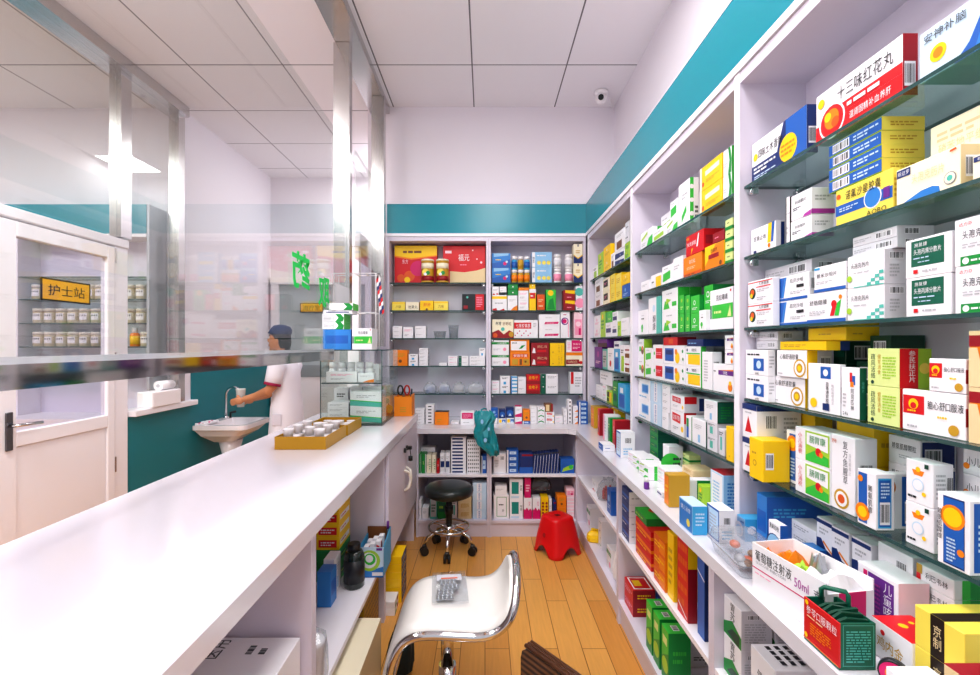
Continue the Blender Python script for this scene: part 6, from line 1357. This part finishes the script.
bottle('dark_bottle', 'dark green glass bottle on the shelf under the counter', 'bottle', (-.565, 2.03, SL), .044, .185, mat('dark_glass', '#12221f', .08, coat=.5), black_pl, None, ink('k'), .62, .16)
o = empty('display_carton', (-.51, 2.185, SL)); a, b, h, t = .056, .085, .135, .003
pbox('carton_floor', o, -a, -b, .0005, a, b, .004, ink('b'))
mb = MB(); names = ['L']
def slotf(c):
    if c not in names: names.append(c)
    return names.index(c)
mb.box(-a, -b, .004, a, -b + t, h)
put_decals(mb, (p_('B', (0, 0), (1, 0), (1, .35), (.4, .2), (0, .5)), o_(.45, .55, .36, 'q'), o_(.42, .56, .27, 'W'), o_(.46, .6, .2, 'G'), o_(.44, .62, .13, 'W'), r_(.55, .04, .98, .16, 'W'), r_(.72, .9, .95, .98, 'v')), Vector((-a, -b, .004)), Vector((1, 0, 0)), Vector((0, 0, 1)), 2 * a, h - .004, Vector((0, -1, 0)), slotf, rng)
mb.build('front_panel', [ink(c) for c in names], o)
mb = MB(); mb.box(-a, b - t, .004, a, b, h + .03); mb.build('back_panel', ink('N'), o)
mb = MB(); mb.prism([(-b, .004), (b, .004), (b, h + .03), (b - .02, h + .03), (-b + t, h)], a - t, a, 'x'); mb.build('side_panel', ink('u'), o)
mb = MB(); mb.box(-a, -b + t, .004, -a + t, b - t, h); mb.build('side_panel', ink('u'), o)
tag(o, 'open blue display carton with green swirl under the counter', 'carton')
for k in range(6):
    carton('w_blab' if k % 2 else 'w_redlab', .023, .034, .12 + .012 * (k % 3), (-.512 - .027 + .027 * (k % 3), 2.15 + .060 * (k // 3), SL + .005), PI / 2 * 0, f'small white box in the blue display carton, {ORD[k % 3]} of {"front" if k < 3 else "rear"} row', 'boxes in the blue display carton')
o = empty('marker_pen', (-.468, 2.245, SL + .005)); mb = MB(); mb.tube([(0, 0, 0), (.002, .008, .155)], .0055, 8); mb.build('barrel', ink('K'), o); mb = MB(); mb.tube([(.002, .008, .156), (.0026, .010, .19)], .0062, 8); mb.build('cap', ink('v'), o)
tag(o, 'dark marker pen standing in the blue display carton', 'pen')
o = empty('cup_sleeve', (-.525, 1.42, SL)); mb = MB(); g = random.Random(4)
mb.lathe([(.036, 0), (.038, .01), (.037, .05), (.039, .055), (.037, .09), (.040, .095), (.038, .13), (.041, .14), (.036, .15), (.02, .151)], seg=20); mb.build('paper_cups', white_pl, o)
mb = MB(); rings = [[((.046 + g.uniform(-.006, .006)) * s * math.cos(2 * PI * q / 18), (.046 + g.uniform(-.006, .006)) * s * math.sin(2 * PI * q / 18), z) for q in range(18)] for z, s in ((.001, .95), (.05, 1), (.11, 1.02), (.158, 1), (.175, .5), (.185, .3))]
mb.loft(rings, 0, True, False); mb.build('plastic_wrap', 'clear_plastic', o); tag(o, 'sleeve of white cups in clear wrap on the shelf under the counter', 'cups')

# ------------------------------------------------------------------ right worktop
th = math.radians(-80.5); OX, OY = .712, 1.036; o = empty('open_carton', (OX, OY, ZC), th); w, d, h, t = .200, .112, .112, .003
a, b = w / 2, d / 2; names = ['W']
pbox('carton_floor', o, -a, -b, .0005, a, b, .004, ink('W'))
mb = MB(); mb.box(-a, -b, .004, a, -b + t, h)
put_decals(mb, (r_(0, .46, 1, .485, 'm'), t_(.05, .66, .58, .88, '葡萄糖注射液', 'k'), t_(.06, .57, .5, .64, 'GLUCOSE INJECTION', 'Z'), t_(.62, .6, .80, .78, '50ml', 'V'), t_(.86, .6, .95, .78, '支', 'K'), ln_(.05, .36, .35, .40, 1, 'p'), p_('r', (.93, .3), (1, .3), (1, .55), (.9, .55))), Vector((-a, -b, .004)), Vector((1, 0, 0)), Vector((0, 0, 1)), w, h - .004, Vector((0, -1, 0)), slotf, rng)
mb.build('front_panel', [ink(c) for c in names], o)
mb = MB(); mb.box(-a, b - t, .004, a, b, h); mb.build('back_panel', ink('W'), o)
mb = MB(); mb.box(-a, -b + t, .004, -a + t, b - t, h); mb.build('side_panel', ink('W'), o)
mb = MB(); mb.box(a - t, -b + t, .004, a, b - t, h * .8); mb.box(a, -b + .03, .03, a + .001, b - .02, h * .8, 1); mb.build('side_panel', [ink('W'), ink('m')], o)
tag(o, 'open white carton with red line and lettering on right worktop', 'carton')
Rm = Matrix.Rotation(th, 3, 'Z')
def incarton(x, y, z): v = Rm @ Vector((x, y, 0)); return (OX + v.x, OY + v.y, ZC + z)
def wedge(name, label, x, y, z, sx, sy, sz, c, seed, cat):
    g = random.Random(seed); mb = MB(); n = 5
    top = [[(-sx / 2 + sx * i / n, -sy / 2 + sy * k / n, sz * (.72 + .28 * g.random()) * (1 if 0 < i < n and 0 < k < n else .72)) for i in range(n + 1)] for k in range(n + 1)]
    for k in range(n):
        for i in range(n): mb.face([top[k][i], top[k][i + 1], top[k + 1][i + 1], top[k + 1][i]], 0)
    for e in (0, n):
        for i in range(n):
            p = [top[e][i], top[e][i + 1]]; q = [(r[0], r[1], 0) for r in p]; mb.face([p[0], q[0], q[1], p[1]] if e == 0 else [p[1], q[1], q[0], p[0]], 0)
            p = [top[i][e], top[i + 1][e]]; q = [(r[0], r[1], 0) for r in p]; mb.face([p[1], q[1], q[0], p[0]] if e == 0 else [p[0], q[0], q[1], p[1]], 0)
    ob = mb.build(name, c, None, incarton(x, y, z), th); return tag(ob, label, cat)
wedge('orange_packet', 'orange packet inside the open white carton', -.063, .0, .0045, .062, .098, .108, ink('o'), 1, 'packet')
wedge('lime_packet', 'lime green packet inside the open white carton', -.006, -.016, .0045, .044, .068, .10, ink('q'), 2, 'packet')
wedge('foil_packet', 'grey foil packet between orange and lime ones', -.010, .036, .0045, .03, .026, .118, M('foil'), 3, 'packet')
wedge('folded_leaflet', 'crumpled white leaflets at the near end of open carton', .058, .0, .0045, .072, .098, .118, ink('W'), 4, 'paper')
# red and green sachet box
o = empty('sachet_box', (.634, .842, ZC)); w, d, h, t = .092, .066, .084, .003
pbox('box_floor', o, 0, 0, .0005, d, w, .004, ink('d')); names = ['r']
mb = MB(); mb.box(0, 0, .004, t, w, h)
put_decals(mb, (t_(.08, .66, .95, .86, '参苓口服颗粒', 'W'), ln_(.1, .58, .9, .64, 1, 'e'), ln_(.2, .2, .8, .5, 5, 'o'), o_(.1, .92, .06, 'y'), o_(.08, .12, .06, 'y'), r_(0, .02, 1, .04, 'o')), Vector((0, w, .004)), Vector((0, -1, 0)), Vector((0, 0, 1)), w, h - .004, Vector((-1, 0, 0)), slotf, rng)
mb.build('front_panel', [ink(c) for c in names], o)
names = ['d']; mb = MB(); mb.box(t, 0, .004, d, t, h)
put_decals(mb, (r_(.06, .04, .94, .05, 'T'), r_(.06, .95, .94, .96, 'T'), r_(.06, .04, .075, .96, 'T'), r_(.925, .04, .94, .96, 'T'), ln_(.15, .12, .85, .85, 12, 'T')), Vector((t, 0, .004)), Vector((1, 0, 0)), Vector((0, 0, 1)), d - t, h - .004, Vector((0, -1, 0)), slotf, rng)
mb.build('side_panel', [ink(c) for c in names], o)
mb = MB(); mb.box(t, w - t, .004, d, w, h); mb.build('side_panel', ink('d'), o)
mb = MB(); mb.box(d - t, t, .004, d, w - t, h); mb.build('back_panel', ink('d'), o)
mb = MB(); mb.tube([(.03, w - .006, h - .002), (.03, w - .006, h + .018), (.032, w - .012, h + .024), (.06, w - .03, h + .024), (.062, w - .034, h + .018), (.062, w - .034, h - .01)], .0045, 6); mb.build('carry_handle', ink('d'), o)
tag(o, 'open red and green box of sachets on the right worktop edge', 'box')
for k in range(5):
    mb = MB(); y = .850 + .012 * k; mb.prism([(.640, .0), (.692, .0), (.694, .080 + .004 * (k % 3)), (.655, .084 + .004 * (k % 2)), (.640, .078)], y, y + .006, 'y')
    mb.v = [(p[0], p[1], p[2] + ZC + .0045) for p in mb.v]
    tag(mb.build('tea_sachet', ink('D')), f'dark green sachet in the red and green box, {ORD[k]} from camera', 'sachet', 'sachets in the red and green box')
pillow_bag('cloth_bag', 'dark bag on the floor between the brown carton and white stool', (-.352, 1.96, 0), .11, .12, .17, mat('dark_cloth', '#15201f', .8), 41)
# clear clamshell tray
o = empty('clamshell_tray', (.695, 1.252, ZC), -.06); mb = MB()
def rr(a, b, c, z, n=6):
    pts = []
    for (sx, sy, a0) in ((1, 1, 0), (-1, 1, PI / 2), (-1, -1, PI), (1, -1, 3 * PI / 2)):
        for i in range(n + 1): q = a0 + PI / 2 * i / n; pts.append((sx * (a - c) + c * math.cos(q), sy * (b - c) + c * math.sin(q), z))
    return pts
mb.loft([rr(.050, .085, .014, .001), rr(.060, .098, .016, .036), rr(.066, .104, .018, .037), rr(.066, .104, .018, .041), rr(.060, .098, .016, .042), rr(.056, .092, .016, .066), rr(.045, .08, .016, .070)], 0, True, False)
mb.build('clear_shell', 'clear_plastic', o)
mb = MB(); g = random.Random(9)
for i in range(14):
    x, y = g.uniform(-.038, .038), g.uniform(-.075, .075); mb.ball((x, y, .016 + g.uniform(0, .018)), (.014, .018, .010), 8, 5, i % 3)
mb.build('contents', [ink('O'), ink('N'), ink('z')], o)
tag(o, 'clear plastic clamshell tray at the edge of right worktop', 'tray')
bottle('vial', 'tiny purple-capped vial in front of the packs on right worktop', 'bottle', (.655, 1.905, ZC), .011, .045, ink('v'), white_pl, None, None, .8, .35)
o = empty('round_card', (.695, .80, ZC), 0); mb = MB(); mb.tube([(0, 0, .022), (.010, .009, .022)], .0215, 28, 0); mb.tube([(-.0006, -.0005, .022), (0, 0, .022)], .019, 28, 1); mb.tube([(-.0012, -.001, .022), (-.0006, -.0005, .022)], .011, 28, 2)  # round printed card, built as a short thick disc
mb.build('tin_body', [ink('k'), ink('m'), ink('o')], o); tag(o, 'small round pink and orange card standing before the purple box', 'tin')

# ------------------------------------------------------------------ security camera
o = empty('security_camera', (.895, 3.62, CZ))
mb = MB(); mb.lathe([(.052, -.001), (.052, -.016), (.046, -.030), (.03, -.034)], seg=28); mb.build('mount', white_pl, o)
mb = MB(); mb.ball((0, -.004, -.058), .044, 24, 16); mb.build('housing', white_pl, o)
mb = MB(); mb.tube([(-.012, -.042, -.066), (-.015, -.053, -.069)], .021, 20); mb.build('lens', mat('lens_black', '#0b0d12', .05), o)
mb = MB(); mb.tube([(.04, .01, -.02), (.08, .05, -.03), (.11, .12, -.03), (.14, .2, -.03)], .005, 6); mb.build('cable', white_pl, o)
tag(o, 'white eyeball security camera with black lens under the ceiling', 'security camera')

# ------------------------------------------------------------------ wash basin, sill
o = empty('wash_basin', (-2.489, 4.25, 0)); mb = MB(); HB = .662
def bas(x0, x1, hy, z, c=.06, n=5):
    pts = []; y = hy
    pts += [(x0, -y, z)]
    for i in range(n + 1): q = -PI / 2 + PI / 2 * i / n; pts.append((x1 - c + c * math.cos(q), -y + c + c * math.sin(q), z))
    for i in range(n + 1): q = PI / 2 * i / n; pts.append((x1 - c + c * math.cos(q), y - c + c * math.sin(q), z))
    pts += [(x0, y, z)]
    return pts
mb.loft([bas(.10, .26, .10, HB - .17), bas(.04, .37, .20, HB - .10), bas(.005, .425, .235, HB - .045), bas(0, .445, .25, HB - .040), bas(0, .445, .25, HB), bas(.09, .415, .215, HB), bas(.12, .36, .17, HB - .075), bas(.18, .28, .07, HB - .09)], 0, True, False)
mb.build('basin', 'porcelain', o)
mb = MB(); mb.lathe([(.11, 0), (.105, .04), (.075, .16), (.068, .36), (.10, HB - .165)], .19, 0, .001, 28); mb.build('pedestal', 'porcelain', o)
mb = MB(); fx, fy = .075, .13
mb.lathe([(.024, 0), (.024, .02), (.014, .03)], fx, fy, HB, 16)
mb.tube([(fx, fy, HB + .02), (fx, fy, HB + .22)] + [(fx + .075 - .075 * math.cos(PI * k / 10), fy - .02 * k / 10, HB + .22 + .075 * math.sin(PI * k / 10)) for k in range(1, 11)] + [(fx + .15, fy - .02, HB + .19)], .011, 12)
mb.build('tap', 'chrome', o); mb = MB(); mb.tube([(fx + .01, fy + .06, HB + .001), (fx + .01, fy + .06, HB + .05), (fx + .06, fy + .055, HB + .06)], .011, 10); mb.build('tap_lever', 'black_plastic', o)
tag(o, 'white pedestal wash basin against the teal wall beside the nurse', 'basin')
mb = MB(); g = random.Random(2); n = 8
top = [[(-.035 + .09 * i / n, -.10 + .2 * k / n, .004 + g.uniform(.004, .018)) for i in range(n + 1)] for k in range(n + 1)]
for k in range(n):
    for i in range(n): mb.face([top[k][i], top[k][i + 1], top[k + 1][i + 1], top[k + 1][i]], g.choice((0, 0, 1)))
for i in range(n):
    for rowk, fl in ((0, False), (n, True)):
        p, q = top[rowk][i], top[rowk][i + 1]; f = [p, (p[0], p[1], 0), (q[0], q[1], 0), q]; mb.face(f[::-1] if fl else f, 0)
        p, q = top[i][rowk], top[i + 1][rowk]; f = [p, (p[0], p[1], 0), (q[0], q[1], 0), q]; mb.face(f if fl else f[::-1], 0)
tag(mb.build('wash_cloth', [ink('W'), ink('m')], None, (-2.44, 4.11, HB + .0008)), 'pink and white cloth on the left rim of wash basin', 'cloth')
o = empty('tissue_box', (-2.49, 3.60, .8885)); pbox('carton', o, -.06, -.16, 0, .06, .16, .115, white_pl, .006)
mb = MB(); mb.tube([(0, -.02, .150), (0, .13, .150)], .036, 20); mb.tube([(0, -.0206, .150), (0, -.02, .150)], .014, 14, 1); mb.build('paper_roll', [white_pl, ink('z')], o)
tag(o, 'white tissue box with a paper roll on the white window sill', 'box')
carton('w_thead', .2, .08, .10, (-2.9, 3.75, zz(NL[4]) + .001), 0, 'white box low on the nurse shelf behind the door glass', None)
# ------------------------------------------------------------------ nurse washing at the basin (faces -x)
NX, NY = -1.77, 4.20
o = empty('person', (NX, NY, 0))
body = MB()
def ell(cx, cy, z, rx, ry, n=20): return [(cx + rx * math.cos(2 * PI * k / n), cy + ry * math.sin(2 * PI * k / n), z) for k in range(n)]
# torso with neck
body.loft([ell(0, 0, .72, .105, .155), ell(0, 0, .80, .108, .158), ell(.0, 0, .90, .09, .13), ell(-.01, 0, 1.02, .095, .145), ell(-.02, 0, 1.12, .098, .165), ell(-.02, 0, 1.19, .075, .165), ell(-.025, 0, 1.235, .052, .09), ell(-.03, 0, 1.27, .046, .05), ell(-.045, 0, 1.34, .046, .046)])
# head, turned to the basin and slightly down
hc = Vector((-.065, 0, 1.405))
body.ball(hc, (.088, .072, .108), 20, 14); body.ball(hc + Vector((-.038, 0, -.045)), (.052, .054, .062), 16, 10)
body.ball(hc + Vector((-.094, 0, -.012)), (.017, .012, .022), 10, 8); body.tube([hc + Vector((-.083, 0, .018)), hc + Vector((-.102, 0, -.02))], [.008, .012], 8)
body.ball(hc + Vector((-.083, 0, -.052)), (.011, .022, .006), 10, 6); body.ball(hc + Vector((-.082, 0, -.064)), (.012, .019, .007), 10, 6); body.ball(hc + Vector((-.078, 0, -.092)), (.014, .02, .014), 10, 6)
for s in (-1, 1): body.ball(hc + Vector((.012, .072 * s, -.012)), (.016, .008, .028), 10, 8)
# legs
for s in (-1, 1):
    body.tube([(0, .08 * s, .76), (.0, .082 * s, .45), (-.005, .083 * s, .42), (.012, .083 * s, .26), (.008, .083 * s, .08)], [.082, .054, .052, .055, .034], 16)
    body.tube([(.03, .083 * s, .045), (-.06, .085 * s, .035), (-.135, .088 * s, .028)], [.04, .036, .028], 12)
# arms: near arm (-y) and far arm (+y)
arms = {-1: [(-.01, -.175, 1.175), (-.045, -.20, .995), (-.075, -.205, .96), (-.22, -.118, .905), (-.335, -.108, .875)],
        1: [(-.01, .175, 1.175), (-.05, .19, .995), (-.08, .19, .96), (-.22, .090, .895), (-.33, .076, .862)]}
for s, p in arms.items():
    body.ball(p[0], (.058, .055, .06), 12, 8); body.tube(p, [.050, .042, .040, .034, .025], 14)
    w = Vector(p[-1]); dr_ = (w - Vector(p[-2])).normalized()
    palm = w + dr_ * .045; body.ball(palm, (.046, .022, .034), 12, 8)
    side = Vector((0, -s, 0))
    for k in range(4):
        zoff = .024 - .016 * k; L_ = (.066, .074, .070, .056)[k]; b0 = palm + dr_ * .03 + Vector((0, 0, zoff))
        m1 = b0 + dr_ * L_ * .5 + side * .004; m2 = m1 + dr_ * L_ * .30 + side * .02; m3 = m2 + dr_ * L_ * .1 + side * .022
        body.tube([b0, m1, m2, m3], [.0088, .0084, .0078, .0066], 8)
    t0 = palm + Vector((0, 0, .022)) - dr_ * .01; body.tube([t0, t0 + Vector((0, 0, .022)) + dr_ * .02 + side * .012, t0 + Vector((0, 0, .024)) + dr_ * .045 + side * .03], [.011, .0095, .0075], 8)
src = body.build('body_source', 'skin')
rm = src.modifiers.new('remesh', 'REMESH'); rm.mode = 'VOXEL'; rm.voxel_size = .006
sm = src.modifiers.new('smooth', 'SMOOTH'); sm.iterations = 3; sm.factor = .5
dg = bpy.context.evaluated_depsgraph_get(); me = bpy.data.meshes.new_from_object(src.evaluated_get(dg)); me.materials.clear(); me.materials.append(M('skin'))
me.polygons.foreach_set('use_smooth', [True] * len(me.polygons))
bpy.data.objects.remove(src)
bo = bpy.data.objects.new('body', me); COL.objects.link(bo); bo.parent = o
# eyes and brows
for s in (-1, 1):
    mb = MB(); mb.ball(hc + Vector((-.078, .030 * s, .008)), (.010, .014, .008), 10, 8, 0); mb.ball(hc + Vector((-.0865, .030 * s, .008)), (.003, .006, .006), 8, 6, 1); mb.build('eye', [ink('W'), ink('x')], o)
    mb = MB(); mb.tube([hc + Vector((-.079, .014 * s, .030)), hc + Vector((-.079, .032 * s, .035)), hc + Vector((-.066, .048 * s, .030))], .0035, 6); mb.build('eyebrow', 'hair', o)
mb = MB(); mb.ball(hc + Vector((-.0905, 0, -.056)), (.006, .020, .009), 10, 6); mb.build('lips', mat('lip', '#a8524a', .5), o)
# hair and cap
mb = MB(); n = 24
rings = []
for (dx, z, rx, ry) in ((.050, -.085, .040, .055), (.040, -.04, .058, .074), (.022, .0, .075, .080), (.010, .04, .086, .080), (.006, .075, .078, .070), (.006, .105, .045, .042), (.006, .114, .01, .01)):
    rings.append([(hc.x + dx + rx * math.cos(2 * PI * k / n), hc.y + ry * math.sin(2 * PI * k / n), hc.z + z) for k in range(n)])
mb.loft(rings, 0, True, True); mb.build('hair', 'hair', o)
mb = MB(); rings = []
for (dx, z, rx, ry) in ((-.008, .040, .094, .084), (.004, .05, .099, .088), (.016, .085, .092, .082), (.022, .115, .068, .062), (.024, .128, .025, .025)):
    rings.append([(hc.x + dx + rx * math.cos(2 * PI * k / n), hc.y + ry * math.sin(2 * PI * k / n), hc.z + z + .25 * (-dx - rx * math.cos(2 * PI * k / n)) * .35) for k in range(n)])
mb.loft(rings, 0, True, True); mb.build('cap', 'cap_cloth', o)
mb = MB(); mb.loft([[(hc.x + .07 + .022 * math.cos(2 * PI * k / 10), .03 * math.sin(2 * PI * k / 10) * s, hc.z - .06 - z) for k in range(10)] for z, s in ((0, 1), (.06, 1.3), (.13, 1.2), (.19, .4))], 0, True, True); mb.build('hair_tail', 'hair', o)
# white coat: body, sleeves with maroon cuffs, collar, pocket
mb = MB()
mb.loft([ell(0, 0, .40, .155, .205), ell(0, 0, .55, .145, .198), ell(0, 0, .72, .132, .182), ell(0, 0, .80, .128, .178), ell(0, 0, .92, .112, .155), ell(-.01, 0, 1.03, .118, .170), ell(-.02, 0, 1.12, .122, .190), ell(-.02, 0, 1.185, .10, .188), ell(-.022, 0, 1.225, .074, .125), ell(-.028, 0, 1.245, .056, .066)], 0, True, True)
mb.build('coat', 'coat_cloth', o)
for s in (-1, 1):
    p = [Vector(q) for q in arms[s]]
    mb = MB(); e = p[0] + (p[1] - p[0]) * .92
    mb.tube([p[0] + Vector((.02, -.03 * s, .03)), p[0], p[0] + (p[1] - p[0]) * .5, e], [.055, .078, .070, .066], 16); sl = mb.build('sleeve', 'coat_cloth', o)
    mb = MB(); mb.tube([e - (p[1] - p[0]) * .10, e + (p[1] - p[0]) * .03], .0685, 16); mb.build('cuff', 'maroon', sl)
mb = MB()
for k in range(18):
    a0, a1 = 2 * PI * k / 18, 2 * PI * (k + 1) / 18
    f = lambda a, r, z: (-.03 + r * math.cos(a), r * 1.15 * math.sin(a), z)
    mb.face([f(a0, .058, 1.25), f(a1, .058, 1.25), f(a1, .053, 1.285), f(a0, .053, 1.285)], 0, True); mb.face([f(a0, .058, 1.25), f(a0, .075, 1.232), f(a1, .075, 1.232), f(a1, .058, 1.25)], 0, True)
mb.build('collar', 'coat_cloth', o)
mb = MB(); mb.box(-.05, -.191, .66, .03, -.184, .76, 0, .003); mb.build('pocket', mat('coat_shade', '#d9d5e0', .8), o)
for s in (-1, 1):
    mb = MB(); mb.loft([[(-.02 + .155 * math.cos(2 * PI * k / 16) * q - .035, .085 * s + .048 * math.sin(2 * PI * k / 16) * q, z) for k in range(16)] for z, q in ((.001, .9), (.02, 1), (.05, .92), (.085, .45))], 0, True, True); mb.build('shoe', white_pl, o)
tag(o, 'nurse in white coat and blue cap leaning to the basin, holding a cup', 'person')
# the cup she rinses, between her hands
mb = MB(); mb.lathe([(.030, 0), (.040, .155), (.042, .16), (.037, .16), (.028, .004), (.001, .004)], seg=24)
tag(mb.build('drinking_cup', mat('milky', '#d9d9d6', .25), None, (NX - .405, NY - .015, .80)), 'pale drinking cup held by the nurse over the basin', 'cup')
